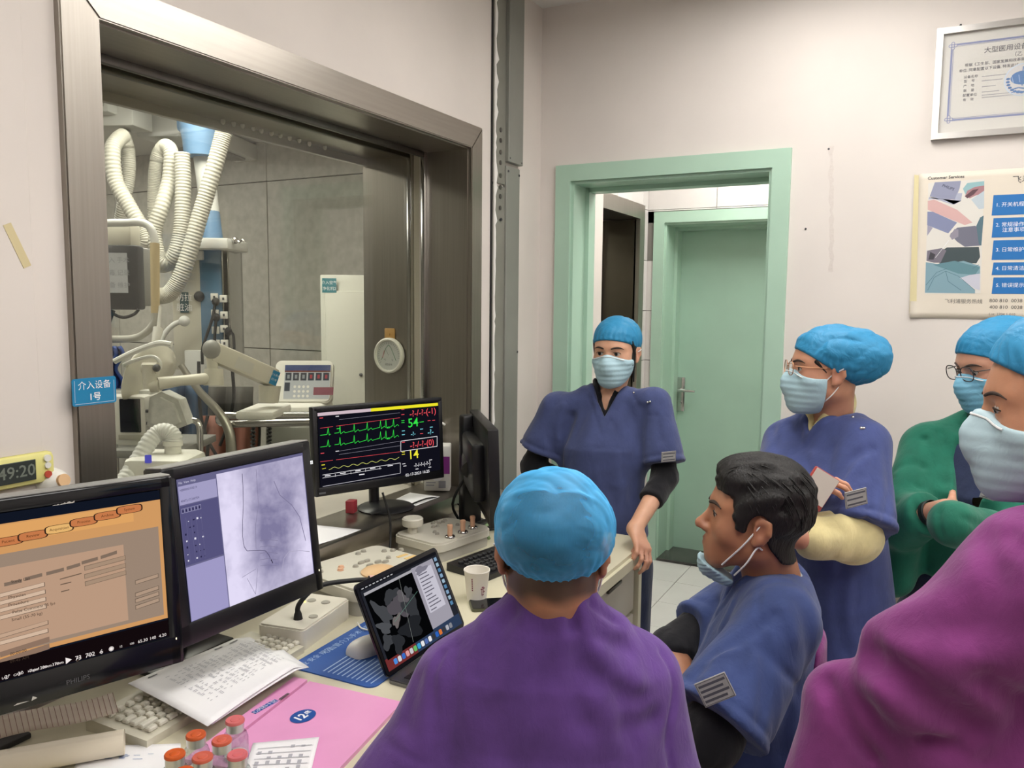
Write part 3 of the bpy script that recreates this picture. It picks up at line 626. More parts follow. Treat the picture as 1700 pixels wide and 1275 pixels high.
# screen faces the people standing: front is local -y
def stand_col(t, w, h, thick):
    Mi = t.matrix_world.inverted(); c = t.matrix_world @ Vector((w / 2, thick + .07, 0)); c = Vector((-1.435, 2.42, ZD))
    b = B(); b.box((0, 0, .009), (.15, .14, .018), .006); o = b.build('stand_base', M_BLACK, t, True); o.matrix_local = Mi @ Matrix.Translation(c) @ Matrix.Rotation(R(-35), 4, 'Z')
    b = B(); b.box((0, 0, .21), (.045, .075, .40), .010); o = b.build('stand_column', M_BLACK, t, True); o.matrix_local = Mi @ Matrix.Translation(c) @ Matrix.Rotation(R(-35), 4, 'Z')
    b = B(); p = Mi @ (c + Vector((0, 0, .27))); b.tube([p, Vector((w / 2, thick + .03, h * .45))], .03, seg=12); b.build('stand_arm', M_BLACK, t, True)
monD, scrD = monitor('black monitor turned away from the camera beside the steel window frame', MD, wD, hD, (.02, .02, .02, .03), .035, M_BLACK, stand_col)
# ------------------------------------------------------------------ keyboards
def keyboard(label, o, ang, m_body, m_key, w=.44, dp=.155, tone=None):
    t = empty('keyboard', mtx=Matrix.Translation(Vector(o)) @ Matrix.Rotation(ang, 4, 'Z'), label=label, cat='keyboard')
    b = B(); b.prism([(0, 0), (dp, 0), (dp, .024), (0, .016)], 0, w, Matrix(((0, 0, 1, 0), (1, 0, 0, 0), (0, 1, 0, 0), (0, 0, 0, 1)))); b.build('body', m_body, t)
    kb = B(); kb.box((0, 0, 0), (.0155, .0155, .008), .002, taper=(.8, .8), seg=1); kme = None; wide = {}
    def key(x, y, kw=1.0):
        nonlocal kme
        if kw == 1.0:
            if kme is None: k_ = kb.build('key', m_key, t); kme = k_.data
            else: k_ = bpy.data.objects.new('key', kme); COL.objects.link(k_); k_.parent = t
        else:
            if kw not in wide:
                q_ = B(); q_.box((0, 0, 0), (.0155 + .019 * (kw - 1), .0155, .008), .002, taper=(.93, .8), seg=1); k_ = q_.build('key', m_key, t); wide[kw] = k_.data
            else: k_ = bpy.data.objects.new('key', wide[kw]); COL.objects.link(k_); k_.parent = t
        k_.location = (x, y, .016 + y / dp * .008 + .004)
    u = .019
    for r in range(6):
        y = .022 + r * u + (.006 if r == 5 else 0)
        if r == 0:
            x = .018
            for kw in (1.25, 1.25, 1.25, 6.0, 1.25, 1.25, 1.25, 1.25): key(x + kw * u / 2, y, kw); x += kw * u
        elif r == 5:
            for i in range(13): key(.018 + u / 2 + i * u * 1.14, y)
        else:
            off = (0, 2.25, 1.75, 1.5, 1.0)[r]; key(.018 + off * u / 2, y, off) if off != 1.0 else key(.018 + u / 2, y)
            x = .018 + off * u; n = (0, 10, 11, 12, 13)[r]
            for i in range(n): key(x + u / 2, y); x += u
            rest = round((15 * u + .018 - x) / u, 2); key(x + rest * u / 2, y, rest) if rest != 1.0 else key(x + u / 2, y)
        for i in range(3):
            if r in (4, 3, 5) or (r == 0) or (r == 1 and i == 1): key(.018 + 15.35 * u + u / 2 + i * u, y)
        for i in range(4):
            if r < 5: key(.018 + 18.6 * u + u / 2 + i * u, y)
    return t
M_BEIGE = mat('beige_plastic', '#c9c4b2', .5, noise=.06, nscale=30); M_BEIGEK = mat('beige_keycap', '#d6d2c4', .5)
keyboard('beige desktop keyboard half covered by printed sheets, under the monitors', (-1.205, .905, ZD), R(94), M_BEIGE, M_BEIGEK)
keyboard('black desktop keyboard beside the paper cup', (-1.105, 1.955, ZD), R(79), M_BLACK, mat('black_keycap', '#1d1d20', .45))

# ------------------------------------------------------------------ control boxes with buttons and joysticks
M_CBOX = mat('control_box', '#cfcbbd', .45, noise=.03, nscale=12); M_CBOXD = mat('control_box_side', '#a9a69c', .5); M_BTN = mat('grey_button', '#a39f93', .5); M_TAN = mat('tan_rubber', '#d8a98a', .55)
def rrect(w, h, r, n=5): 
    return [(sx * (w / 2 - r) + r * math.cos(a), sy * (h / 2 - r) + r * math.sin(a)) for sx, sy, a0 in ((1, 1, 0), (-1, 1, 90), (-1, -1, 180), (1, -1, 270)) for a in [R(a0 + 90 * k / n) for k in range(n + 1)]]
def cbox(label, c, ang, w, dp, h0, slope):
    t = empty('control_box', mtx=Matrix.Translation(Vector(c)) @ Matrix.Rotation(ang, 4, 'Z'), label=label, cat='control panel')
    sk = Matrix(((1, 0, 0, 0), (0, 1, 0, 0), (0, slope, 1, 0), (0, 0, 0, 1)))
    b = B(); vs = b.prism(rrect(w - .012, dp - .012, .03), 0, h0 * .62); b.build('base', M_CBOXD, t, True)
    for v in (): pass
    b = B(); b.prism(rrect(w, dp, .035), h0 * .55, h0, bev=.006); top = b.build('top_plate', M_CBOX, t, True)
    def T(nm, b, m): o = b.build(nm, m, t, True); return o
    return t, T, h0
def button(T, x, y, z, r, m, l=None):
    b = B()
    if l: b.prism([(x + px, y + py) for px, py in rrect(l, r * 2, r)], z, z + .006, bev=.0015)
    else: b.lathe([(r * 1.2, 0), (r * 1.2, .002), (r, .0025), (r * .95, .006), (0, .0065)], (x, y, z), 16)
    T('button', b, m)
def joystick(T, x, y, z, k=1.0):
    b = B(); b.lathe([(.017, 0), (.017, .004), (.015, .007), (.007, .009), (.007, .012)], (x, y, z), 24); T('joystick_collar', b, M_CHROME)
    b = B(); b.lathe([(.0075, .008), (.0085, .014), (.008, .030), (.0095, .036), (.0085, .042), (0, .0435)], (x, y, z), 18); T('joystick_cap', b, M_TAN)
t, T, h = cbox('white control box with round buttons and a tan trackball rest, beside the middle monitor', (-1.355, 1.735, ZD), R(80), .31, .27, .072, 0)
for x, y in ((.05, .10), (.075, .105), (.115, .06), (.135, .045), (.155, .03)): button(T, x, y, h, .007, M_BTN)
for x, y in ((-.03, .02), (.0, .03), (.02, .03), (.035, .0), (.05, -.015), (.0, -.005), (.08, .005)): button(T, x, y, h, .0065, M_BTN, .022 if abs(x - .02) < .04 else None)
for x, y in ((-.075, .03), (-.06, .045), (-.12, .06), (-.10, .09)): button(T, x, y, h, .0075, M_TAN if x > -.08 else M_BTN)
for k in range(4): b = B(); b.box((.12 + k * .004, -.01 - k * .028, h + .001), (.040, .012, .002), .0008); T('label_strip', b, mat('label_tan', '#d9b878', .6))
b = B(); b.lathe([(.05, 0), (.05, .004), (.042, .010), (.02, .016), (0, .018)], (-.02, -.065, h), 28); T('palm_rest', b, mat('palm_tan', '#d6b184', .5))
t, T, h = cbox('white control box with three tan joysticks and a large knob, beside the black keyboard', (-1.385, 2.165, ZD), R(80), .27, .205, .062, 0)
for x, y in ((-.05, -.075), (.015, -.072), (.075, -.062)): joystick(T, x, y, h)
b = B(); b.lathe([(.016, 0), (.016, .022), (.032, .024), (.034, .030), (.034, .046), (.030, .050), (0, .051)], (-.085, .055, h), 30); T('large_knob', b, M_CBOX)
for x, y in ((.03, .075), (.05, .08), (.045, .06), (.065, .062), (.085, .07), (.0, .045), (.015, .04), (.05, .02), (.07, .0), (-.04, .0), (-.05, -.02)): button(T, x, y, h, .006, M_BTN)
# cable from the ledge to the control box
def cable(nm, pts, r, m, label=None, n=30): b = B(); b.tube(spline(pts, n), r, seg=8); return b.build(nm, m, None, True, label=label, cat='cable' if label else None)

# ------------------------------------------------------------------ microphone
t = empty('desk_microphone', mtx=Matrix.Translation((-1.322, 1.445, ZD)) @ Matrix.Rotation(R(100), 4, 'Z'), label='cream desk microphone with a black gooseneck, beside the blue mouse mat', cat='microphone')
b = B(); b.prism(rrect(.215, .125, .012), 0, .050, bev=.004); b.build('base', M_CREAMP, t, True)
for x, y, m in ((.06, .02, M_BTN), (.06, -.02, M_BTN), (-.03, -.04, M_BTN)): b = B(); b.lathe([(.011, 0), (.011, .002), (.009, .003), (0, .0035)], (x, y, .05), 16); b.build('button', m, t, True)
b = B(); b.sphere((.045, .03, .051), .0025, 8); b.build('indicator_lamp', emat('#ffdf70', 3), t)
gi = t.matrix_world.inverted(); gp = [(-1.30, 1.395, .85), (-1.30, 1.40, .885), (-1.285, 1.45, .915), (-1.245, 1.53, .912), (-1.215, 1.575, .905)]
b = B(); b.tube([gi @ p for p in spline(gp, 30)], .006, seg=10); b.lathe([(.011, 0), (.009, .012), (.006, .02)], gi @ Vector((-1.30, 1.395, .85)), 16); b.build('gooseneck', M_RUBBER, t, True)
b = B(); p0, p1 = gi @ Vector((-1.222, 1.565, .907)), gi @ Vector((-1.196, 1.605, .902)); b.cyl(p0, p1, .010, .012, 14); b.build('microphone_head', M_RUBBER, t, True)
b = B(); p1 = p1; p2 = gi @ Vector((-1.19, 1.613, .901)); b.cyl(p0.lerp(p1, .02), p0.lerp(p1, .3), .0105, .0108, 14); b.build('lamp_ring', mat('pink_ring', '#d9aea6', .4), t, True)

# ------------------------------------------------------------------ mouse mat, mouse
M_MAT = mat('mat_blue', '#1d4f9a', .6); t = empty('mouse_mat', mtx=Matrix.Translation((-1.108, 1.432, ZD)) @ Matrix.Rotation(R(92), 4, 'Z'), label='blue printed mouse mat under the white mouse', cat='mouse mat')
b = B(); b.prism(rrect(.315, .225, .02), 0, .003); b.build('mat_sheet', M_MAT, t)
d = Decal(); LB = mat('mat_pale_print', '#9db8dc', .6)
for k in range(11): d.rect(-.142 + .0, -.098 + k * .0125, -.142 + .085 + .01 * (k % 3), -.0945 + k * .0125, LB)
d.text('心血管介入手术流程', .02, .085, .020, LB); d.text('专业 安全 规范', -.10, .088, .018, LB)
for k in range(4): d.rect(.03, .05 - k * .012, .12, .053 - k * .012, LB)
d.build('mat_print', t, Matrix.Translation((0, 0, .003)) @ Matrix.Rotation(R(-90), 4, 'X'))
t = empty('computer_mouse', mtx=Matrix.Translation((-1.112, 1.425, ZD + .0035)) @ Matrix.Rotation(R(-12), 4, 'Z'), label='white computer mouse on the blue mat', cat='mouse')
b = B(); b.grid(lambda u, v: ((.030 + .004 * math.sin(math.pi * v)) * math.cos(math.pi * (1 - u)) * (math.sin(math.pi * min(max(v, .0), 1)) ** .35 if 0 < v < 1 else 0), .055 * math.cos(math.pi * v) * -1, .034 * math.sin(math.pi * u) ** .7 * (math.sin(math.pi * v) ** .55 if 0 < v < 1 else 0) * (1.1 - .35 * v)), 16, 16)
b.build('mouse_shell', mat('mouse_white', '#dad8d4', .35), t, True, angle=False)
b = B(); b.tube(spline([(0, .05, .008), (-.01, .085, .006), (-.06, .10, .004), (-.075, .07, .004), (-.10, .06, .004), (-.135, .075, .004)], 30), .002, seg=6); b.build('mouse_cable', M_WHITEP, t, True)
b = B(); b.box((0, .032, .0285), (.006, .014, .005), .002); b.build('scroll_wheel', M_GREYP, t, True)

# ------------------------------------------------------------------ laptop
H0 = Vector((-.979, 1.316, ZD + .004)); t = empty('laptop', mtx=basis(H0, (0, 1, 0), (0, 0, 1)), label='slim grey laptop with scan images on screen, in front of the purple shirt', cat='laptop')
LW = .318; M_ALU = mat('space_grey', '#77787b', .32, .9)
b = B(); b.prism([(x + LW / 2, y - .092) for x, y in rrect(LW, .19, .012)], -.004, .006, bev=.002); base = b.build('base', M_ALU, t, True)
for r in range(5):
    for i in range(13): b = B(); b.box((.028 + i * .0205, -.035 - r * .0195, .0065), (.017, .016, .0015)); b.build('key', M_BLACK, t)
b = B(); b.box((LW / 2, -.150, .0062), (.11, .055, .0006)); b.build('trackpad', M_DARKG, t)
tl_ = R(25); lid = Matrix.Rotation(-tl_, 4, 'X'); lo = bpy.data.objects.new('lid', None)
b = B(); b.prism([(x + LW / 2, y + .107) for x, y in rrect(LW, .206, .012)], -.003, .003, bev=.0015); lido = b.build('lid', mat('lid_black', '#0d0d10', .18), t, True)
LM = Matrix.Translation((0, .002, .002)) @ Matrix.Rotation(tl_, 4, 'X') @ Matrix(((1, 0, 0, 0), (0, 0, -1, 0), (0, 1, 0, 0), (0, 0, 0, 1)))
LIDM = Matrix.Translation((0, .002, .002)) @ Matrix.Rotation(R(90) - tl_, 4, 'X'); lido.matrix_local = LIDM
SM = t.matrix_world @ Matrix.Translation((0, .002, .002)) @ Matrix.Rotation(-tl_, 4, 'X')      # x along hinge, z up the lid, -y towards viewer
f = planar(SM @ Matrix.Translation((0, -.0035, 0))); q = zz(400, 880, 3.228); g = lambda X, Y: f(*q(X, Y))
d = Decal(); x0, x1, z0, z1 = .010, LW - .010, .014, .200
d.rect(x0, z0, x1, z1, emat('#2a2c34', .8)); d.rect(x0, z1 - .008, x1, z1, emat('#1a1b20', .8))
d.rect(x0, z0, x0 + .11, z0 + .026, emat('#7c3434', .8)); d.rect(x0 + .11, z0, x1, z0 + .026, emat('#33435f', .8))
wx = x0 + .185
d.rect(x0 + .008, z0 + .022, wx, z1 - .020, emat('#08090b', .7)); d.rect(x0 + .008, z1 - .020, wx, z1 - .014, emat('#b9b7bd', .8))
d.rect(wx, z0 + .026, x1 - .022, z1 - .012, emat('#aaa6b2', .85))
rr = random.Random(11)
def blobp(cx, cz, rx, rz, col, n=22, rot=0): 
    pts = []
    for k in range(n):
        a = 2 * math.pi * k / n; s = 1 + .22 * math.sin(3 * a + cx * 90) + .12 * math.sin(5 * a); x_, z_ = rx * s * math.cos(a), rz * s * math.sin(a)
        pts.append((cx + x_ * math.cos(rot) - z_ * math.sin(rot), cz + x_ * math.sin(rot) + z_ * math.cos(rot)))
    d.poly(pts, emat(col, .8))
for cx, cz, rx, rz, col, ro in ((.055, .13, .035, .016, '#4c4e52', -.9), (.11, .125, .035, .022, '#5b565c', -.4), (.15, .11, .025, .035, '#3b3d41', .3), (.10, .155, .03, .012, '#3f4145', .2), (.135, .14, .012, .02, '#686468', .8), (.16, .145, .014, .012, '#4a4c50', 0), (.04, .07, .02, .014, '#45474b', .4), (.07, .055, .018, .022, '#303236', -.5), (.13, .07, .04, .022, '#26282c', 0), (.045, .10, .012, .022, '#56585c', 1.1), (.09, .10, .018, .010, '#77706f', .5)):
    blobp(x0 + cx - .012, cz, rx, rz, col, rot=ro)
d.line([(x0 + .105, .04), (x0 + .135, .185)], .0008, emat('#9aa09a', .8)); d.line([(x0 + .07, .10), (x0 + .18, .135)], .0008, emat('#6f9a8a', .8))
d.rect(wx + .012, .075, wx + .078, z1 - .024, emat('#c9c6d2', .95)); 
for k in range(11): d.rect(wx + .018, z1 - .036 - k * .0085, wx + .018 + rr.uniform(.02, .055), z1 - .0335 - k * .0085, emat('#6f6c7a', .8))
blobp(wx + .035, z1 - .024, .025, .008, '#8d8a98')
for k in range(16):
    c = x0 + .03 + k * .0148; d.poly([(c + px, z0 + .0115 + py) for px, py in rrect(.0118, .0118, .003, 3)], emat(('#4b8fe0', '#d9d9de', '#3a6fc8', '#e5a0a0', '#cfcfd4', '#6cc06a', '#3ca0d8', '#eef0f2', '#5570b0', '#f0f0f4', '#383a40', '#2f66c0', '#e07a3a', '#3a3c42', '#b8b8c0', '#8a8c94')[k], .9))
for k in range(9): d.rect(x1 - .017, z1 - .022 - k * .014, x1 - .006, z1 - .013 - k * .014, emat(('#8fb0d0', '#a8c4d8', '#5f8fb8')[k % 3], .8))
for k in range(9): d.rect(x0 + .006 + k * .013, z1 - .005, x0 + .014 + k * .013, z1 - .003, emat('#d0d0d4', .8))
o = d.build('laptop_screen', lido); o.matrix_local = LIDM.inverted() @ Matrix.Translation((0, .002, .002)) @ Matrix.Rotation(-tl_, 4, 'X') @ Matrix.Translation((0, -.0035, 0))

# ------------------------------------------------------------------ cup, phone
t = empty('paper_cup', (-1.058, 1.822, ZD), label='white paper cup with a small orchid print on the desk', cat='cup')
b = B(); b.lathe([(0, .004), (.024, .004), (.0245, 0), (.0262, 0), (.0345, .082), (.036, .0835), (.0355, .086), (.0338, .085), (.0338, .080), (.0255, .008), (0, .008)], seg=36); b.build('cup_wall', mat('cup_paper', '#ebe6dc', .6), t, True, angle=50)
d = Decal(); M_INKR = mat('cup_print', '#8a5560', .7)
pts = []
def cyl_mark(px0, z0_, w_, h_): return px0, z0_, w_, h_
b = B()
for a_, z0_, w_, h_ in [(-62, .035 + .006 * k, .0035, .004) for k in range(6)] + [(-8, .02, .001, .022), (-4, .028, .0012, .014), (-14, .022, .001, .016), (-2, .04, .006, .003), (-9, .043, .006, .003), (-15, .038, .005, .003), (-5, .022, .005, .0025), (2, .03, .003, .003)]:
    aa = R(a_ - 20); r_ = .0262 + (z0_ + h_ / 2) * .1 + .0006; p = Vector((r_ * math.cos(aa), r_ * math.sin(aa), z0_ + h_ / 2)); b.box(p, (.0006, w_, h_), rot=(0, 0, aa))
b.build('cup_print', M_INKR, t, kind='stuff')
t = empty('smartphone', mtx=Matrix.Translation((-.985, 1.815, ZD)) @ Matrix.Rotation(R(38), 4, 'Z'), label='black smartphone lying on the desk beside the paper cup', cat='phone')
b = B(); b.prism(rrect(.155, .074, .010), 0, .008, bev=.0015); b.build('phone_case', mat('phone_olive', '#5d5e4a', .35, .4), t, True)
b = B(); b.prism(rrect(.149, .069, .008), .008, .0088); b.build('phone_glass', M_BLACKG, t)

# ------------------------------------------------------------------ papers and folder
def sheet(label, corners, zfn, nm='paper_sheet', m=None, n=14, group=None):
    """corners: near-left, near-right, far-right, far-left on the desk"""
    A_, B_, C_, D_ = [Vector((*c, 0)) for c in corners]; th = .0012
    t = empty(nm, ((A_ + C_) / 2).to_tuple(), label=label, cat='paper', group=group); o0 = Vector(t.location)
    fn = lambda u, v: (A_ * (1 - u) * (1 - v) + B_ * u * (1 - v) + C_ * u * v + D_ * (1 - u) * v) - o0 + Vector((0, 0, zfn(u, v)))
    b = B(); b.grid(fn, n, n); o = b.build('sheet', m or M_PAPER, t, True, angle=False)
    sm = o.modifiers.new('thick', 'SOLIDIFY'); sm.thickness = th; sm.offset = -1
    return t, fn
def table_print(t, fn, rows, cols, u0, u1, v0, v1, seed, m=None, lift=.0012, heavy=.5):
    b = B(); rr = random.Random(seed)
    def r_(ua, ub, va, vb):
        pts = [fn(u, v) for u, v in ((ua, va), (ub, va), (ub, vb), (ua, vb))]; b.quad(*[p + Vector((0, 0, lift)) for p in pts])
    for i in range(rows):
        v = v0 + (v1 - v0) * i / rows
        for j in range(cols):
            u = u0 + (u1 - u0) * j / cols; w = (u1 - u0) / cols
            if rr.random() < heavy: r_(u + w * .1, u + w * rr.uniform(.4, .85), v, v + (v1 - v0) / rows * .38)
    b.build('print', m or M_INKL, t, kind='stuff')
Pz = lambda px, py, z: tuple(atp(px, py, z=z)[:2])
zp = lambda u, v: ZD + .041 + .004 * math.sin(3 * u + 2 * v) - .022 * max(0, u - .86) / .14 * .6
t, fn = sheet('white printed record sheets lying across the beige keyboard', [Pz(345, 1215, .83), Pz(508, 1105, .83), Pz(415, 1050, .835), Pz(213, 1142, .835)], zp, 'record_sheet')
table_print(t, fn, 34, 16, .18, .96, .22, .86, 4, heavy=.62); table_print(t, fn, 2, 6, .1, .9, .9, .97, 5, M_INK)
t, fn = sheet('white sheet under the printed record sheets', [Pz(352, 1210, .828), Pz(513, 1108, .826), Pz(470, 1075, .828), Pz(250, 1160, .828)], lambda u, v: ZD + .0365 + .003 * math.sin(3 * u + 2 * v) - .010 * max(0, u - .86) / .14, 'record_sheet')
# pink folder
M_PINK = mat('pink_cover', '#e8a0cd', .35, coat=.3, noise=.05, nscale=8); t = empty('ring_folder', (-1.03, 1.1, ZD), label='pink plastic folder with a blue bed number sticker', cat='folder'); o0 = Vector(t.location)
fc = [Vector((*Pz(*p, ZD + .008), 0)) for p in ((305, 1262), (488, 1125), (668, 1165), (540, 1300))]
def fold(u, v, z): return (fc[0] * (1 - u) * (1 - v) + fc[1] * u * (1 - v) + fc[2] * u * v + fc[3] * (1 - u) * v) - Vector((o0.x, o0.y, 0)) + Vector((0, 0, z))
b = B()
for u0, u1, v0, v1, z0_, z1_ in ((0, 1, 0, .13, 0, .010), (0, 1, .15, 1, 0, .008)):
    lo_ = [fold(u, v, z0_) for u, v in ((u0, v0), (u1, v0), (u1, v1), (u0, v1))]; hi_ = [fold(u, v, z1_) for u, v in ((u0, v0), (u1, v0), (u1, v1), (u0, v1))]
    if v0 == 0: sp = (lo_, hi_)
    else: cv = (lo_, hi_)
def hexa(lo_, hi_):
    b = B(); a = [b.bm.verts.new(p) for p in lo_]; c = [b.bm.verts.new(p) for p in hi_]; b.bm.faces.new(a[::-1]); b.bm.faces.new(c)
    for i in range(4): b.bm.faces.new((a[i], a[(i + 1) % 4], c[(i + 1) % 4], c[i]))
    return b
hexa(*sp).build('folder_spine', M_PINK, t); hexa(*cv).build('folder_cover', M_PINK, t)
def on_folder(px, py, z): p = atp(px, py, z=ZD + z); return Vector(p) - o0
cst = on_folder(503, 1189, .0085); ax = (on_folder(560, 1160, .0085) - on_folder(470, 1215, .0085)).normalized()
st = basis(cst, ax, (0, -0, 0) if False else Vector((0, 0, 1)).cross(ax)); st.translation = cst
st = Matrix((ax, -Vector((0, 0, 1)), Vector((0, 0, 1)).cross(ax))).transposed().to_4x4() @ Matrix.Identity(4); st.translation = cst
st = Matrix((ax, Vector((0, 0, -1)), Vector((0, 0, 1)).cross(ax))).transposed().to_4x4(); st.translation = cst
M_STK = mat('sticker_blue', '#1f4f9b', .4); M_STW = mat('sticker_white', '#f0f0f2', .5)
d = Decal(); d.disc(0, 0, .027, M_STK, .022, 32); d.text('12', -.006, 0, .026, M_STW, bold=.03); d.text('床', .015, .002, .013, M_STW, bold=.02); d.build('bed_number_sticker', t, st)
cst = on_folder(440, 1173, .0103); st = st.copy(); st.translation = cst; d = Decal(); d.rect(-.030, -.006, .030, .006, M_STK); d.text('心内科十区', 0, 0, .012, M_STW); d.build('ward_label', t, st)
b = B(); p = on_folder(462, 1160, .011); b.box(p + Vector((.004, .012, 0)), (.006, .028, .003), .001, rot=(0, 0, .1)); b.build('clip', M_CHROME, t)
# forms near the vials
t, fn = sheet('white printed form lying on the pink folder', [Pz(400, 1300, ZD + .012), Pz(420, 1232, ZD + .012), Pz(530, 1222, ZD + .012), Pz(512, 1300, ZD + .012)], lambda u, v: ZD + .0115 + .0015 * math.sin(4 * u), 'form_sheet')
table_print(t, fn, 5, 6, .12, .9, .12, .92, 9, M_INKL)
b = B()
for k in range(6):
    u = .1 + .14 * k; pp = [fn(u, .1), fn(u, .92), fn(u + .012, .92), fn(u + .012, .1)]; b.quad(*[p_ + Vector((0, 0, .0013)) for p_ in pp])
b.build('ruled_lines', M_INKL, t, kind='stuff')
t, fn = sheet('white paper at the bottom edge behind the orange-capped vials', [Pz(110, 1300, ZD + .003), Pz(300, 1300, ZD + .003), Pz(300, 1235, ZD + .003), Pz(140, 1240, ZD + .003)], lambda u, v: ZD + .002 + .002 * v * v, 'note_sheet')
table_print(t, fn, 6, 5, .1, .8, .6, .75, 10, M_INKB, heavy=.4)
# rolled paper and chart strip
ra, rb = Vector(atp(-60, 1262, z=.842)), Vector(atp(206, 1216, z=.842)); ra.z = rb.z = ZD + .026
t = empty('paper_roll', ra.lerp(rb, .5), label='rolled cream paper lying in front of the big monitor', cat='paper roll'); dx_ = rb - ra; ux = dx_.normalized(); uy = Vector((-ux.y, ux.x, 0))
b = B(); b.grid(lambda u, v: tuple(ra + dx_ * u - ra.lerp(rb, .5) + (uy * math.cos(5.6 * math.pi * v * .55 + 2.2) + Vector((0, 0, 1)) * math.sin(5.6 * math.pi * v * .55 + 2.2)) * (.024 - .007 * v)), 4, 40)
b.build('rolled_sheet', mat('cream_paper', '#e3d9c6', .8), t, True, angle=False)
fa, fb = Vector(atp(-40, 1235, z=.845)), Vector(atp(195, 1178, z=.845))
t = empty('chart_strip', (fa + fb) / 2, label='gridded chart paper strip behind the rolled paper', cat='paper'); o0 = (fa + fb) / 2; dd = fb - fa; up_ = Vector((-.025, .008, .028))
b = B(); b.grid(lambda u, v: tuple(fa + dd * u + up_ * v - o0 + Vector((0, 0, -.004 + .004 * math.sin(6 * u)))), 12, 4); o = b.build('sheet', mat('chart_paper', '#cfc3b4', .8), t, True); o.modifiers.new('thick', 'SOLIDIFY').thickness = .001
b = B()
for k in range(26): u = k / 25; a = fa + dd * u - o0 + Vector((0, 0, -.004 + .004 * math.sin(6 * u))); n_ = Vector((.0012, -.0004, .001)); b.quad(a + n_, a + ux * .0012 + n_, a + ux * .0012 + up_ + n_, a + up_ + n_)
b.build('chart_grid', mat('chart_line', '#9c7f74', .8), t, kind='stuff')

# ------------------------------------------------------------------ vials
M_VGL = glass_mat('vial_glass', (.86, .89, .89), boost=4.0); M_CRIMP = mat('aluminium_crimp', '#c8c6c2', .28, .9)
vial_label = {0: 'glass vial with a dusty pink cap, farthest from the bottom edge', 1: 'glass vial with an orange cap, beside the beige keyboard', 2: 'glass vial with a salmon cap in the middle of the cluster', 3: 'glass vial with an orange cap, leftmost of the cluster', 4: 'glass vial with a salmon cap at the front of the cluster', 5: 'glass vial with a pink cap, rightmost of the front vials', 6: 'glass vial with an orange cap cut by the bottom photo edge'}
vial_px = [(390, 1193), (325, 1217), (368, 1226), (290, 1249), (336, 1254), (394, 1250), (305, 1279)]
vcol = ['#cf6a68', '#c65a2c', '#cb5f45', '#c95a24', '#c65f48', '#cd6668', '#c4531f']
for k, (px, py) in enumerate(vial_px):
    p = atp(px, py, z=ZD + .079); t = empty('glass_vial', (p.x, p.y, ZD + .0035 if k not in (0, 5) else ZD + .0035), label=vial_label[k], cat='vial', group='vials with coloured caps')
    hgt = .0755; 
    b = B(); b.lathe([(0, 0), (.0195, 0), (.0215, .002), (.0215, .042), (.019, .049), (.0115, .053), (.011, .058), (0, .058)], seg=28); b.build('glass_body', M_VGL, t, True)
    b = B(); b.lathe([(0, .0035), (.0190, .0035), (.0190, .012), (0, .0125)], seg=24); b.build('powder_fill', mat('white_powder', '#e8e6e4', .9), t, True)
    b = B(); b.lathe([(.0115, .0535), (.0150, .0545), (.0152, .070), (0, .0702)], seg=28); b.build('crimp_collar', M_CRIMP, t, True)
    b = B(); b.lathe([(.0152, .069), (.0162, .0695), (.0163, .0725), (.0150, .0745), (.008, .0738), (.0075, .0745), (.0045, .0752), (0, .0752)], seg=30); b.build('flip_cap', mat('vial_cap_%d' % k, vcol[k], .35), t, True)

# ------------------------------------------------------------------ things on the ledge and wall
t, fn = sheet('white sheets lying on the window ledge behind the control box', [(-1.535, 1.50), (-1.535, 1.93), (-1.70, 1.90), (-1.70, 1.50)], lambda u, v: SZ + .004 + .004 * math.sin(5 * u), 'ledge_sheet')
t, fn = sheet('small white slip on the ledge under the wipes box', [(-1.55, 2.25), (-1.55, 2.40), (-1.68, 2.40), (-1.66, 2.25)], lambda u, v: SZ + .003, 'ledge_sheet')
t = empty('wipes_carton', mtx=Matrix.Translation((-1.62, 2.495, SZ + .0045)) @ Matrix.Rotation(R(28), 4, 'Z'), label='white and purple carton on the ledge beside the wide monitor', cat='carton')
b = B(); b.box((0, 0, .085), (.095, .075, .17), .004); b.build('carton', M_WHITEP, t, True)
d = Decal(); PU = mat('carton_purple', '#8d2f8c', .5); d.rect(-.047, .065, .047, .13, PU); d.disc(0, .062, .024, M_STW); d.rect(.006, .012, .032, .038, mat('grey_print', '#9a9aa0', .6)); d.text('酒精', -.012, .14, .016, PU); d.rect(-.04, .03, -.005, .034, M_INKL); d.rect(-.04, .02, -.01, .024, M_INKL); d.build('carton_print', t, Matrix.Translation((0, -.0377, 0)))
t = empty('pump_bottle', mtx=Matrix.Translation((-1.665, 2.555 - .01, SZ)) @ Matrix.Rotation(R(60), 4, 'Z'), label='white pump bottle standing behind the purple carton', cat='bottle')
b = B(); b.lathe([(0, 0), (.022, 0), (.024, .004), (.024, .17), (.018, .185), (.011, .19), (.011, .20), (0, .20)], seg=24); b.build('bottle_body', M_WHITEP, t, True)
b = B(); b.lathe([(.013, .198), (.014, .215), (.006, .217), (.005, .235), (.012, .237), (.012, .245), (0, .247)], seg=20); b.tube([(0, 0, .241), (.03, 0, .241), (.042, 0, .235)], .005, rad=[.007, .006, .004]); b.build('pump_head', M_WHITEP, t, True)
b = B(); b.box((-1.69, 2.075, SZ + .022), (.03, .035, .042), .003, rot=(0, 0, .3)); b.build('red_box', mat('red_card', '#8f2a34', .5), None, True, label='small red box on the ledge behind the wide monitor stand', cat='box')
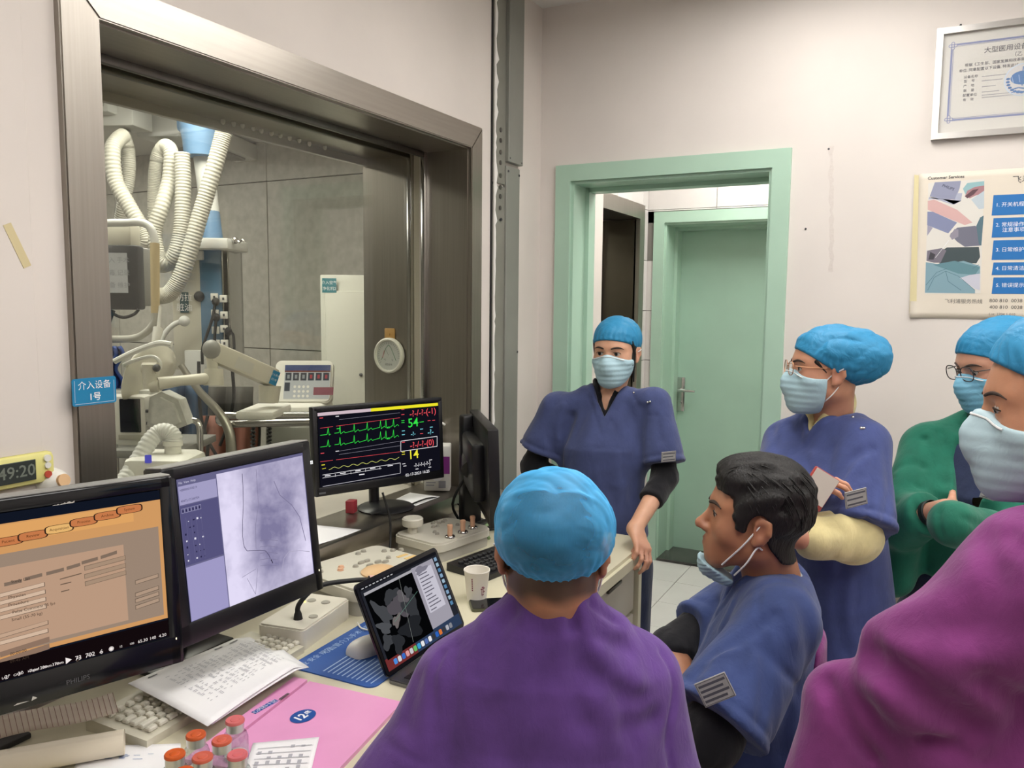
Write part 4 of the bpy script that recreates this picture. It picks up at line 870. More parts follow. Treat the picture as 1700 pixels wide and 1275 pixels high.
# yellow timer
t = empty('digital_timer', (XL + .012, .905, 1.272), label='pale yellow digital timer stuck to the wall above the big monitor', cat='timer')
M_LIME = mat('pale_yellow_plastic', '#dfd98a', .4); b = B(); b.box((0, 0, 0), (.022, .125, .062), .012); b.build('case', M_LIME, t, True)
b = B(); b.box((.0115, -.016, .0), (.002, .074, .040), .001); o = b.build('display', mat('lcd_dark', '#3a3f3c', .25), t)
d = Decal(); d.text('49:20', 0, 0, .032, mat('lcd_digit', '#747a70', .4), bold=.01); d.build('digits', t, Matrix.Translation((.0128, -.016, 0)) @ Matrix.Rotation(R(90), 4, 'Z'))
for z, m, r in ((.018, M_WHITEP, .007), (.004, M_WHITEP, .006), (-.014, mat('red_button', '#b54a3a', .4), .007)): b = B(); b.cyl((.010, .044, z), (.0145, .044, z), r, seg=16); b.build('button', m, t, True)
t = empty('wall_hook', (XL, .968, 1.235), label='white teardrop wall holder with a beige disc beside the timer', cat='holder')
b = B(); b.lathe([(0, 0), (.030, 0), (.028, .018), (.020, .034), (.013, .040), (0, .041)], rot=(0, R(90), 0)); b.prism([(x, y) for x, y in ((-.03, -.06), (.03, -.06), (.022, .015), (-.022, .015))], 0, .014, Matrix(((0, 0, 1, 0), (1, 0, 0, 0), (0, 1, 0, 0), (0, 0, 0, 1)))); b.build('holder_body', M_WHITEP, t, True)
b = B(); b.cyl((.038, 0, .008), (.046, 0, .010), .0125, seg=20); b.build('disc', mat('beige_disc', '#d9b184', .5), t, True)
t = empty('adhesive_tape', mtx=Matrix.Translation((XL + .0105, .92, 1.70)) @ Matrix.Rotation(R(0), 4, 'Z'), label='yellowed strip of tape stuck aslant on the white wall board', cat='tape')
b = B(); b.box((0, 0, 0), (.0012, .016, .085), rot=(R(24), 0, 0)); b.build('tape_strip', mat('old_tape', '#cdbf94', .5), t)
t = empty('wall_sign', (XL + .0185, 1.058, 1.412), label='blue plate reading 介入设备 1号 on the steel window frame', cat='sign')
b = B(); b.prism(rrect(.098, .056, .005), 0, .002, Matrix(((0, 0, 1, 0), (1, 0, 0, 0), (0, 1, 0, 0), (0, 0, 0, 1)))); SB = mat('sign_blue', '#1a7fae', .35); b.build('plate', SB, t)
d = Decal(); d.text('介入设备', 0, .012, .0185, M_STW); d.text('1号', 0, -.012, .0185, M_STW, bold=.015); d.line([(-.044, -.024), (.044, -.024), (.044, .020)], .0006, M_STW); d.line([(-.044, -.02), (-.044, .024)], .0006, M_STW); d.build('sign_lettering', t, Matrix.Translation((.0021, 0, 0)) @ Matrix.Rotation(R(90), 4, 'Z'))
# dial thermo-hygrometer on the far steel reveal
t = empty('dial_hygrometer', (-1.899, Y1 - .004, 1.392), label='round white dial hygrometer hung on the steel window reveal', cat='hygrometer')
b = B(); b.lathe([(0, 0), (.062, 0), (.070, .006), (.070, .018), (.064, .024), (.059, .022), (.058, .014), (0, .014)], rot=(R(90), 0, 0), seg=40); b.build('housing', M_WHITEP, t, True)
d = Decal(); DG = mat('dial_face', '#c9ccca', .5); d.disc(0, 0, .058, DG, seg=36)
for k in range(23): a = R(215 - k * 11.4 * .9); d.line([(.045 * math.cos(a), .045 * math.sin(a)), (.052 * math.cos(a), .052 * math.sin(a))], .0012, M_INK)
d.line([(-.035, -.018), (-.012, .03), (0, .042), (.012, .03), (.036, -.02)], .0022, mat('dial_green', '#3d7a5c', .5)); d.line([(-.03, -.01), (-.02, .02)], .0025, mat('dial_red', '#b0474f', .5)); d.line([(0, 0), (-.016, .028)], .001, M_INK); d.text('℃', -.018, -.018, .010, M_INK); d.text('%', .018, -.018, .010, M_INK); d.text('温湿度表', 0, -.036, .009, M_INK); d.build('dial', t, Matrix.Translation((0, -.0145, 0)))
b = B(); b.box((-.002, -.004, .082), (.048, .006, .05), .003); b.cyl((-.002, -.004, .085), (-.002, -.012, .085), .006, seg=12); b.build('wall_hanger', mat('tan_hook', '#c89c5c', .45), t, True)
# cables behind the desk
cable('monitor_cable', [(-1.52, 2.02, SZ + .10), (-1.50, 2.03, SZ + .02), (-1.49, 2.02, .86), (-1.47, 1.99, .82), (-1.44, 1.97, .804)], .0035, M_RUBBER, 'thin black cable dropping off the window ledge to the desk')
cable('power_cable', [(-1.60, 2.06, SZ + .01), (-1.57, 2.2, SZ + .006), (-1.56, 2.36, SZ + .006), (-1.52, 2.46, SZ - .03), (-1.48, 2.47, .84), (-1.46, 2.44, .81)], .003, M_RUBBER, 'black cable running along the steel ledge')
cable('looped_cable', [(-1.49, 2.44, .81), (-1.47, 2.36, .90), (-1.43, 2.40, 1.0), (-1.42, 2.47, .98), (-1.46, 2.45, .86), (-1.44, 2.36, .82), (-1.36, 2.42, .84), (-1.25, 2.44, .90)], .005, M_RUBBER, 'looped black cable behind the monitor stand')
cable('green_cable', [(-1.30, 2.32, .805), (-1.34, 2.36, .83), (-1.28, 2.44, .88), (-1.22, 2.48, .97)], .006, mat('green_cable', '#7f9a6a', .5), 'pale green cable looping behind the turned monitor')
b = B(); b.box((-1.16, 2.50, ZD + .03), (.16, .10, .06), .012, rot=(0, 0, .5)); b.build('telephone_base', M_BLACK, None, True, label='black desk device behind the black keyboard', cat='device')
# ------------------------------------------------------------------ framed licence and service poster on the back wall
MW = Matrix.Translation((0, YB, 0)); fw_ = planar(MW)
def wallf(off, x0, y0, k):
    f_ = planar(Matrix.Translation((0, YB - off, 0))); return lambda X, Y: f_(x0 + X / k, y0 + Y / k)
g = wallf(.012, 1530, 20, 5.795)
t = empty('framed_certificate', (.2, YB, 2.36), label='silver framed licence with a blue border hung above the poster', cat='certificate')
def wp(nm, b, m, smooth=False): o = b.build(nm, m, None, smooth); o.parent = t; o.matrix_parent_inverse = Matrix.Translation(-Vector(t.location)); return o
cx0, cz0 = g(88, 1235); cx1 = .47; _, cz1 = g(125, 180); cz1 += .002; fwid = .020; M_FRM = mat('satin_aluminium', '#cdcac6', .28, .85)
XZm = Matrix(((1, 0, 0, 0), (0, 0, 1, 0), (0, 1, 0, 0), (0, 0, 0, 1)))
for poly in ([(cx0, cz0), (cx0 + fwid, cz0 + fwid), (cx0 + fwid, cz1 - fwid), (cx0, cz1)], [(cx0, cz1), (cx0 + fwid, cz1 - fwid), (cx1 - fwid, cz1 - fwid), (cx1, cz1)], [(cx1, cz1), (cx1 - fwid, cz1 - fwid), (cx1 - fwid, cz0 + fwid), (cx1, cz0)], [(cx0, cz0), (cx1, cz0), (cx1 - fwid, cz0 + fwid), (cx0 + fwid, cz0 + fwid)]):
    b = B(); b.prism(poly, YB - .024, YB - .001, XZm); wp('frame_rail', b, M_FRM)
b = B(); b.box(((cx0 + cx1) / 2, YB - .006, (cz0 + cz1) / 2), (cx1 - cx0 - .03, .008, cz1 - cz0 - .03)); wp('backing', b, mat('certificate_paper', '#d6d4ce', .6))
d = Decal(); BL_ = mat('border_blue', '#8d94b8', .6); DI = mat('certificate_ink', '#5a5a66', .7); EM = mat('emblem_blue', '#5f83b5', .6); EML = mat('emblem_pale', '#c6d6e6', .6); PG = mat('page_tone', '#d2d0cf', .6)
bx0, bz1 = g(285, 310); _, bz0 = g(265, 1050); bx1 = cx1 - (bx0 - cx0)
d.frame(bx0, bz0, bx1, bz1, .006, BL_); d.frame(bx0 + .008, bz0 + .008, bx1 - .008, bz1 - .008, .0012, BL_)
for x_ in (bx0 + .006, bx1 - .006):
    for z_ in (bz0 + .006, bz1 - .006):
        for dx_, dz_ in ((0, 0), (.008, 0), (0, .008), (-.008, 0), (0, -.008)): d.disc(x_ + dx_, z_ + dz_, .0055, BL_, seg=12); d.disc(x_ + dx_, z_ + dz_, .0035, PG, seg=12)
xc = (bx0 + bx1) / 2; _, tz = g(700, 360); d.text('大型医用设备配置许可证', xc, tz, .021, DI); _, tz = g(860, 412); d.text('（乙  类）', xc, tz, .016, DI)
for Y, s_, X in ((515, '根据《卫生部、国家发展和改革委员会、财政部》有关规定', 415), (570, '单位: 同意配置以下设备, 特发此证', 360), (630, '设备名称', 405), (670, '型    号', 405), (715, '产    地', 400), (760, '数    量', 400), (805, '配置单位', 395), (848, '有    效', 395)):
    x_, z_ = g(X, Y); d.text(s_, x_, z_, .0115 if Y < 600 else .0105, DI, align='LEFT')
for Y, L_ in ((620, .10), (662, .06), (718, .04), (770, .05), (800, .13), (822, .12)): x_, z_ = g(580, Y); d.rect(x_, z_ - .001, x_ + L_, z_ + .001, M_INKL)
ex, ez = g(940, 650); ex = xc; d.disc(ex, ez, .052, EML, seg=40); d.disc(ex, ez, .049, PG, seg=40); d.disc(ex, ez + .006, .034, EM, .022, 30); d.rect(ex - .0015, ez - .02, ex + .0015, ez + .042, EM)
for k in range(-7, 8): a = R(270 + k * 14); d.disc(ex + .041 * math.cos(a), ez + .041 * math.sin(a), .006, EM, .004, 8)
d.line([(ex - .03, ez - .030), (ex - .01, ez - .025), (ex + .01, ez - .030), (ex + .03, ez - .025)], .004, EM); d.line([(ex - .03, ez - .040), (ex - .01, ez - .035), (ex + .01, ez - .040), (ex + .03, ez - .035)], .002, EM)
for k in range(4): d.line([(ex - .032 + .021 * k, ez + .016), (ex - .025 + .018 * k, ez - .008)], .0012, EML)
o = d.build('certificate_print', t, Matrix.Translation((0, YB - .0102, 0)) @ Matrix.Identity(4)); o.matrix_local = Matrix.Translation(-Vector(t.location)) @ Matrix.Translation((0, YB - .0102, 0))
b = B(); b.box(((cx0 + cx1) / 2, YB - .0135, (cz0 + cz1) / 2), (cx1 - cx0 - .034, .002, cz1 - cz0 - .034)); wp('glass_pane', b, glass_mat('picture_glass', (1, 1, 1), boost=1.3))
b = B(); x_, z_ = g(375, 130); b.prism([(x_ - .006, cz1 - .002), (x_ + .006, cz1 - .002), (x_ + .003, cz1 + .009), (x_ - .002, cz1 + .009)], YB - .012, YB - .002, XZm); wp('hanger_tab', b, M_BLACK)

g = wallf(.002, 1500, 270, 4.72)
t = empty('wall_poster', (.2, YB, 1.8), label='cream service poster with a surgery picture and blue boxes on the wall', cat='poster')
px0, pz0 = g(45, 1215); px1, pz1 = .47, g(80, 92)[1]
b = B(); n_ = 24
b.grid(lambda u, v: (px0 + (px1 - px0) * u + .004 * (1 - u) * v, YB - .0025 - .010 * max(0, 1 - u * 14) * max(0, 1 - v * 9), pz0 + (pz1 - pz0) * v), n_, n_); o = wp('poster_sheet', b, mat('poster_paper', '#ded5c6', .55, noise=.05, nscale=6), True); o.modifiers.new('thick', 'SOLIDIFY').thickness = .0006
d = Decal(); PBX = mat('poster_blue', '#1f6fb4', .5); PWH = mat('poster_white', '#e8eaee', .5); PK = mat('poster_black', '#3a3a3e', .6)
def rectp(X0, Y0_, X1, Y1_, m):
    a = g(X0, Y1_); c = g(X1, Y0_); d.rect(a[0], a[1], c[0], c[1], m)
def polyp(pts, col): d.poly([g(*p) for p in pts], mat('print_' + col.strip('#'), col, .5))
def txp(s_, X, Y, size, m, al='LEFT', bold=0.0, rot=0): a = g(X, Y); d.text(s_, a[0], a[1], size, m, align=al, bold=bold, rot=rot)
d.poly([g(45, 1180), g(100, 1180), g(120, 100), g(85, 95)], mat('poster_stain', '#d8cda0', .6))
ia, ib = g(165, 1028), g(633, 130); d.poly([g(165, 1028), g(603, 1025), g(633, 128), g(195, 160)], mat('print_d9d6cf', '#d9d6cf', .5))
polyp([(205, 265), (245, 155), (450, 143), (440, 200), (405, 290), (300, 290)], '#8f93ab'); polyp([(195, 290), (300, 285), (400, 330), (450, 300), (460, 240), (420, 240), (385, 330), (200, 270)], '#a9adc0')
polyp([(190, 300), (240, 290), (420, 370), (540, 470), (480, 490), (190, 370)], '#cfa9a6'); polyp([(187, 385), (230, 385), (420, 470), (350, 555), (185, 490)], '#7f86a6'); polyp([(187, 490), (230, 510), (185, 575)], '#9a97a8')
polyp([(465, 205), (500, 160), (632, 145), (632, 190), (560, 210), (490, 260)], '#8fb6bb'); polyp([(480, 265), (500, 220), (560, 190), (632, 180), (632, 240), (560, 260), (520, 280)], '#a57a80'); polyp([(530, 290), (632, 220), (630, 360), (590, 365)], '#b8c4cc'); polyp([(480, 265), (540, 215), (590, 205), (550, 250), (500, 280)], '#5c3f47')
polyp([(365, 560), (420, 510), (560, 495), (620, 520), (605, 650), (480, 660), (420, 620)], '#6f7080'); polyp([(360, 575), (400, 520), (430, 525), (430, 580), (380, 605)], '#8f8a98'); polyp([(570, 495), (600, 430), (628, 415), (610, 650), (590, 640)], '#54707c'); polyp([(300, 690), (340, 665), (590, 660), (600, 740), (570, 790), (280, 790)], '#3f4c50')
polyp([(180, 770), (185, 690), (300, 670), (335, 690), (290, 785), (240, 785)], '#75707c'); polyp([(195, 760), (210, 700), (250, 720), (235, 760)], '#3c3b42'); polyp([(168, 1020), (175, 780), (300, 800), (470, 770), (600, 810), (600, 905), (440, 900), (560, 1000), (560, 1025)], '#7fa0ad'); polyp([(230, 800), (400, 770), (600, 820), (560, 880), (430, 870)], '#5f8791'); polyp([(440, 905), (520, 880), (600, 870), (598, 1000), (560, 990)], '#c4c5d2')
for pts in (((175, 960), (260, 860), (340, 830)), ((190, 1000), (240, 900), (330, 850), (430, 890), (560, 1000)), ((330, 850), (350, 930), (450, 1000)), ((540, 830), (590, 800))): d.line([g(*p) for p in pts], .0015, mat('print_4d727e', '#4d727e', .5))
d.line([g(355, 610), g(250, 745)], .0012, PWH); txp('PHILIPS', 350, 195, .0125, mat('print_4a4d60', '#4a4d60', .5), 'CENTER', .02, R(-24))
txp('Customer Services', 190, 125, .0145, PK, bold=.02); txp('飞利浦客户服务', 850, 140, .028, PK)
XR = 1700
for Y0_, Y1_, s_ in ((248, 412, ('1. 开关机程序',)), (428, 585, ('2. 常规操作', '    注意事项')), (602, 760, ('3. 日常维护保养',)), (775, 878, ('4. 日常清洁',)), (892, 1025, ('5. 错误提示信息',))):
    a, c = g(690, Y1_ + 3), g(705, Y0_ + 8); d.poly([(a[0], a[1]), (px1 - .04, a[1]), (px1 - .04, c[1]), (c[0], c[1])], PBX)
    for k, q_ in enumerate(s_): yy_ = (Y0_ + Y1_) / 2 + (k - (len(s_) - 1) / 2) * 42; txp(q_, 722, yy_ + 4, .0165, PWH)
txp('飞利浦服务热线', 320, 1088, .0165, mat('poster_grey', '#6d6a66', .6)); txp('800 810  0038', 672, 1082, .0165, PK); txp('400 810  0038', 672, 1133, .0165, PK); txp('Lot: 2704 1 010', 668, 1187, .012, mat('poster_grey', '#6d6a66', .6))
o = d.build('poster_print', t); o.matrix_local = Matrix.Translation(-Vector(t.location)) @ Matrix.Translation((0, YB - .0032, 0))
# marks on the wall: a plastered scar and nail holes
g = wallf(.0, 1330, 220, 4.908); rr = random.Random(8)
b = B(); lf_, rt_ = [], []
for k in range(34): Y = 110 + k * 31; a = g(232 - 6 * math.sin(k) + rr.uniform(-8, 8), Y); c = g(262 + rr.uniform(-10, 10), Y); lf_.append(a); rt_.append(c)
b.prism(lf_ + rt_[::-1], YB - .0012, YB + .001, XZm); o = b.build('plaster_scar', mat('plaster_patch', '#d3cbc5', .85, bump=.5, bscale=90), wall_back)
for X, Y in ((37, 785), (225, 135)): x_, z_ = g(X, Y); b = B(); b.cyl((x_, YB - .002, z_), (x_, YB + .003, z_), .004, seg=8); b.build('nail_hole', M_DARKG, wall_back)
# table end behind the standing women
tp = atp(1447, 958, z=.72); t = empty('side_table', (tp.x + .3, 2.95, 0), label='pale table with a thick rounded top against the wall below the poster', cat='table')
b = B(); b.box((tp.x + .36, 2.97, .705), (.72, .42, .035), .012, seg=3); o = wp('table_top', b, mat('pale_laminate', '#cfc9bf', .4), True)
for sx_ in (.12, .66):
    for y_ in (2.80, 3.14): b = B(); b.box((tp.x + sx_, y_, .345), (.035, .035, .69), .003); wp('leg', b, M_STEELD)
# ------------------------------------------------------------------ theatre beyond the glass
def th(nm, label, cat, base, group=None): return empty(nm, base, label=label, cat=cat, group=group)
def put(t, nm, b, m, smooth=True, **k):
    """geometry given in world coordinates, parented under t"""
    o = b.build(nm, m, None, smooth, **k); o.parent = t; o.matrix_parent_inverse = Matrix.Translation(-Vector(t.location)); return o
def hose(pts, d, r, n=None, pitch=.0135):
    w = [p if isinstance(p, Vector) else at(p[0], p[1], p[2] if len(p) > 2 else d) for p in pts]; s = spline(w, 400)
    L_ = sum((a - b_).length for a, b_ in zip(s[:-1], s[1:])); n = int(L_ / pitch) * 4; s = spline(w, n)
    b = B(); b.tube(s, r, seg=14, rad=[r * (1.0, 1.04, 1.0, .93)[i % 4] for i in range(n + 1)]); return b
M_WMET = mat('enamel_white', '#dcdcd8', .4); M_PBLUE = mat('pendant_blue', '#6f93b8', .4); M_PBLUED = mat('panel_blue', '#5f7f9c', .4); M_IVORY = mat('ivory_plastic', '#cbc7b8', .4); M_GRIP = mat('tan_grip', '#cdb98f', .5)
dP = 4.6
# ceiling rail
t = th('ceiling_rail', 'white ceiling rail with box carriages at the top of the observation window', 'rail', (-5, 2.5, ZC))
pa, pb = atp(120, 160, z=2.70), atp(330, 240, z=2.70); ax = (pb - pa).normalized()
def rbox(px, py, z, L_, w, h, nm, m=M_WMET):
    c = atp(px, py, z=z); b = B(); b.box((c.x, c.y, z + h / 2), (w, L_, h), .01, rot=(0, 0, math.atan2(-ax.x, ax.y))); put(t, nm, b, m)
c = (pa + pb) / 2; b = B(); b.box((c.x, c.y, 2.77), (.22, (pb - pa).length + 1.6, .12), .01, rot=(0, 0, math.atan2(-ax.x, ax.y))); put(t, 'beam', b, M_WMET)
b = B(); b.box((c.x, c.y, 2.70), (.12, (pb - pa).length + 1.2, .02), .004, rot=(0, 0, math.atan2(-ax.x, ax.y))); put(t, 'track', b, M_GREYP)
rbox(172, 196, 2.66, .3, .26, .18, 'carriage'); rbox(204, 215, 2.60, .2, .26, .24, 'carriage'); rbox(287, 236, 2.60, .34, .28, .26, 'carriage')
b = B(); b.box((c.x - .3, c.y, 2.80), (.10, 4.2, .10), .01, rot=(0, 0, math.atan2(-ax.x, ax.y))); put(t, 'beam', b, M_STEELD)
# supply pendant
p0 = at(340, 620, dP); t = th('supply_pendant', 'blue and white supply pendant with socket panel hanging from the theatre ceiling', 'pendant', (p0.x, p0.y, .8))
def lth(prof, px, d, nm, m): b = B(); c = at(px, 400, d); b.lathe([(r_, at(px, y_, d).z) for r_, y_ in prof], (c.x, c.y, 0), 28); put(t, nm, b, m)
lth([(0, 190), (.10, 190), (.11, 215), (.095, 238), (.09, 262), (0, 262)], 337, dP, 'ceiling_hub', M_PBLUE)
b = B(); b.box(at(342, 205, dP), (.26, .22, .12), .03); put(t, 'hub_cover', b, M_PBLUE)
b = B(); b.cyl(at(337, 255, dP), at(350, 362, dP), .055, .052, 24); put(t, 'column', b, M_WMET)
b = B(); b.cyl(at(349, 352, dP), at(351, 402, dP), .052, .066, 24); put(t, 'column_sleeve', b, M_PBLUE)
fx = Vector((rgt.x, rgt.y, 0)).normalized(); fy = Vector((fwd.x, fwd.y, 0)).normalized(); RZ = Matrix((fx, fy, Vector((0, 0, 1)))).transposed()
def pbox(t, nm, x0, y0, x1, y1, d, dep, m, bev=.006, rz=0.0, z=None):
    a, c = at(x0, y1, d), at(x1, y0, d); ctr = (a + c) / 2; w = (c - a).dot(fx); h = c.z - a.z
    b = B(); b.box(ctr, (abs(w), dep, abs(h)), bev, rot=RZ @ Matrix.Rotation(rz, 3, 'Z')); return put(t, nm, b, m)
pbox(t, 'top_shelf', 323, 399, 396, 416, dP - .1, .34, M_WMET, .012)
pbox(t, 'tower_body', 298, 414, 349, 612, dP, .22, M_IVORY, .012); pbox(t, 'socket_panel', 345, 414, 382, 580, dP, .24, M_PBLUED); pbox(t, 'edge_rail', 382, 405, 386, 590, dP, .26, M_CHROME, .002); pbox(t, 'edge_rail', 389, 405, 394, 590, dP, .22, M_CHROME, .002); pbox(t, 'lower_skirt', 318, 580, 352, 640, dP - .02, .2, M_WMET)
pbox(t, 'lock_box', 325, 416, 339, 432, dP - .14, .05, M_WMET)
for x, y in ((356, 493), (371, 496), (357, 520), (372, 523), (358, 548), (372, 546), (359, 570), (373, 570)):
    o = pbox(t, 'socket', x - 6, y - 6, x + 6, y + 6, dP - .13, .015, M_WHITEP, .003); 
    pbox(t, 'socket_slot', x - 2, y - 2, x + 1, y + 2, dP - .139, .006, M_DARKG, .001)
sg = pbox(t, 'care_sign', 299, 485, 313, 519, dP - .12, .008, mat('sign_dark', '#2f4f55', .5), .001)
d_ = Decal(); d_.text('防拉', 0, .025, .045, M_STW); d_.text('脏油', 0, -.03, .045, M_STW); cc = at(306, 502, dP - .126); d_.build('care_lettering', t, Matrix.Translation(-Vector(t.location)) @ Matrix.Translation(cc) @ RZ.to_4x4())
for pts in (((358, 501), (352, 530), (342, 560), (336, 580), (336, 605)), ((359, 527), (357, 550), (356, 575)), ((379, 550), (387, 556), (389, 580))):
    b = B(); b.tube(spline([at(*p, dP - .15) for p in pts], 20), .008, seg=8); put(t, 'plug_lead', b, M_RUBBER)
    b = B(); b.sphere(at(*pts[0], dP - .145), .024, 12, (1, .8, 1)); put(t, 'plug', b, M_RUBBER)
b = B(); b.tube(spline([at(*p, dP - .2) for p in ((305, 533), (290, 538), (275, 552), (266, 570))], 16), .014, seg=10); b.sphere(at(306, 533, dP - .2), .03, 12); put(t, 'gas_lead', b, M_WMET)
b = B(); b.sphere(at(331, 492, dP - .12), .03, 12); put(t, 'gas_outlet', b, M_DARKG)
b = B(); b.tube(spline([at(393, 398, dP - .2), at(398, 402, dP - .2), at(402, 398, dP - .2), at(405, 401, dP - .2)], 12), .006, seg=8); b.sphere(at(390, 399, dP - .2), .02, 12); put(t, 'hook', b, M_CHROME)
# corrugated hoses
CA1, CA2 = atp(206, 216, z=2.63), atp(280, 236, z=2.63)
hs = [('pale corrugated hose looping down at the left of the pendant', ((205, 225, 4.4), (196, 232, 4.35), (187, 250, 4.3), (192, 300, 4.3), (213, 340, 4.3), (235, 378, 4.3), (243, 400, 4.3), (232, 415, 4.35)), .040),
      ('corrugated hose strand hanging behind the leftmost hose', (CA1, (209, 235, 4.58), (213, 250, 4.55), (214, 290, 4.55), (207, 330, 4.55), (200, 372, 4.6), (198, 400, 4.6)), .036),
      ('corrugated hose hanging straight behind the arched hose', (CA2, (266, 250, 4.65), (259, 272, 4.6), (256, 320, 4.6), (256, 370, 4.6), (262, 420, 4.6)), .036),
      ('corrugated hose arched at the top and sweeping down to the arm', ((268, 250, 4.4), (276, 243, 4.38), (284, 256, 4.35), (281, 300, 4.35), (268, 345, 4.3), (256, 385, 4.3), (262, 420, 4.3), (272, 436, 4.3), (288, 425, 4.35), (298, 395, 4.4)), .040),
      ('thick corrugated hose hanging straight beside the pendant column', ((302, 255, 4.3), (304, 300, 4.3), (303, 350, 4.3), (300, 390, 4.3), (290, 425, 4.3), (272, 440, 4.35), (262, 432, 4.4)), .041),
      ('long corrugated hose slanting across the pendant column', ((372, 218, 4.2), (362, 255, 4.2), (345, 315, 4.2), (330, 365, 4.2), (314, 420, 4.2), (297, 465, 4.2), (280, 488, 4.2), (262, 492, 4.2)), .042)]
for lb, pts, r in hs: hose(pts, 4.4, r).build('corrugated_hose', M_HOSE, None, True, angle=80, label=lb, cat='hose', group='corrugated hoses beyond the glass')
# suspended display with paper, on its white arm
t = th('suspended_display', 'black hanging display with a paper sheet taped on, behind the glass', 'display', at(205, 515, 3.6))
pbox(t, 'display_case', 172, 408, 236, 514, 3.6, .07, M_DARKG, .012); pbox(t, 'display_side', 232, 412, 246, 508, 3.66, .10, M_GREYP, .012); pbox(t, 'mount_box', 180, 374, 226, 410, 3.62, .1, M_IVORY, .01)
o = pbox(t, 'taped_paper', 172, 420, 212, 486, 3.55, .002, mat('dull_paper', '#c9ccd2', .8), 0)
d_ = Decal(); 
for k in range(3): d_.text(('介入 手术', '消毒 记录', '设备 维护')[k], 0, .055 - k * .055, .028, M_INKL)
d_.build('paper_writing', t, Matrix.Translation(-Vector(t.location)) @ Matrix.Translation(at(193, 453, 3.548)) @ RZ.to_4x4())
b = B(); b.tube(spline([at(*p, 3.5) for p in ((165, 388), (172, 372), (205, 370), (236, 370), (252, 382), (258, 408))], 24), .017, seg=12); put(t, 'support_arm', b, M_WMET)
b = B(); b.cyl(at(257, 404, 3.5), at(258, 520, 3.5), .020, .018, 16); put(t, 'grip', b, M_GRIP)
b = B(); b.tube(spline([at(*p, 3.5) for p in ((258, 518), (256, 535), (242, 552), (220, 562), (170, 563))], 24), .016, seg=12); put(t, 'support_arm', b, mat('worn_white', '#b9b7ae', .5))
b = B(); b.cyl(at(266, 508, 3.5), at(263, 545, 3.48), .007); b.cyl(at(263, 545, 3.48), at(258, 568, 3.46), .022, .016); put(t, 'pull_handle', b, M_WHITEP)
b = B(); b.tube(spline([at(*p, 3.55) for p in ((183, 515), (190, 522), (205, 527), (222, 522), (230, 514))], 16), .007, seg=8); b.tube(spline([at(*p, 3.5) for p in ((188, 515), (184, 525), (178, 545), (177, 560))], 10), .010, seg=8); put(t, 'display_lead', b, M_RUBBER, kind='stuff')
# lamp / tube head on jointed arm
t = th('surgical_lamp', 'ivory surgical lamp head on a jointed white arm, behind the blue sign', 'lamp', at(270, 640, 3.6)); dL = 3.6
def ring(cx, cy, rx, ry, d, n=24, ph=0): return [(cx + rx * math.cos(2 * math.pi * k / n), cy + ry * math.sin(2 * math.pi * k / n), d) for k in range(n)]
b = B(); rows = []
for k, (cx, cy, rx, ry, d) in enumerate(((206, 646, 12, 18, 3.4), (216, 634, 26, 32, 3.42), (232, 622, 40, 40, 3.47), (252, 612, 46, 40, 3.55), (272, 606, 36, 34, 3.65), (284, 603, 20, 22, 3.72), (288, 602, 3, 4, 3.75))):
    rows.append([b.bm.verts.new(at(cx + rx * (math.cos(a) * .42 - .0 * math.sin(a)), cy + ry * math.sin(a), d + .10 * math.cos(a))) for a in [2 * math.pi * j / 28 for j in range(28)]])
for r0, r1 in zip(rows[:-1], rows[1:]):
    for j in range(28): b.bm.faces.new((r0[j], r0[(j + 1) % 28], r1[(j + 1) % 28], r1[j]))
b.bm.faces.new(rows[0]); b.bm.faces.new(rows[-1][::-1]); put(t, 'lamp_housing', b, M_IVORY, angle=80)
b = B(); b.tube(spline([at(*p, 3.34) for p in ((190, 600), (225, 583), (262, 570), (285, 572))], 16), .012, seg=8); put(t, 'rim_rail', b, M_WMET)
b = B(); b.tube(spline([at(*p, 3.36) for p in ((205, 606), (225, 598), (252, 592), (265, 600), (266, 612))], 16), .008, seg=8); put(t, 'handle_loop', b, M_WMET)
b = B(); b.cyl(at(250, 606, 3.33), at(250, 646, 3.33), .035, .028, 16); b.tube([at(238, 612, 3.33), at(262, 612, 3.33)], .026, seg=14); b.cyl(at(252, 640, 3.33), at(266, 640, 3.33), .03, .026, 16); put(t, 'swivel_joint', b, M_IVORY)
b = B(); b.sphere(at(260, 611, 3.30), .016, 12); put(t, 'joint_cap', b, M_DARKG)
b = B(); b.tube([at(262, 637, 3.33), at(300, 632, 3.38), at(352, 628, 3.44)], .022, seg=14, rad=[.028, .022, .026]); put(t, 'lower_arm', b, M_IVORY)
b = B(); b.cyl(at(355, 640, 3.45), at(355, 612, 3.45), .042, .038, 18); b.cyl(at(353, 614, 3.45), at(351, 578, 3.45), .022, .026, 14); put(t, 'elbow', b, M_IVORY)
sa, sb = at(350, 583, 3.45), at(454, 628, 3.7); b = B(); Ms = basis((sa + sb) / 2, sb - sa, (0, 0, 1)); b.box((0, 0, 0), ((sb - sa).length, .07, .085), .012, taper=(1, 1)); o = b.build('spring_arm', M_IVORY, None, True); o.parent = t; o.matrix_local = Matrix.Translation(-Vector(t.location)) @ Ms
b = B(); b.sphere(at(351, 580, 3.43), .038, 14, (1, 1, 1.1)); put(t, 'spring_joint', b, M_GREYP)
d_ = Decal(); d_.rect(.13, -.035, .17, .03, SB); d_.rect(-.06, -.03, .03, .02, mat('plate_grey', '#c4c2ba', .5)); d_.text('介入手术', .15, .01, .012, M_STW); d_.text('灯1号', .15, -.012, .012, M_STW); d_.build('arm_label', t, Matrix.Translation(-Vector(t.location)) @ Ms @ Matrix.Translation((0, -.036, 0)))
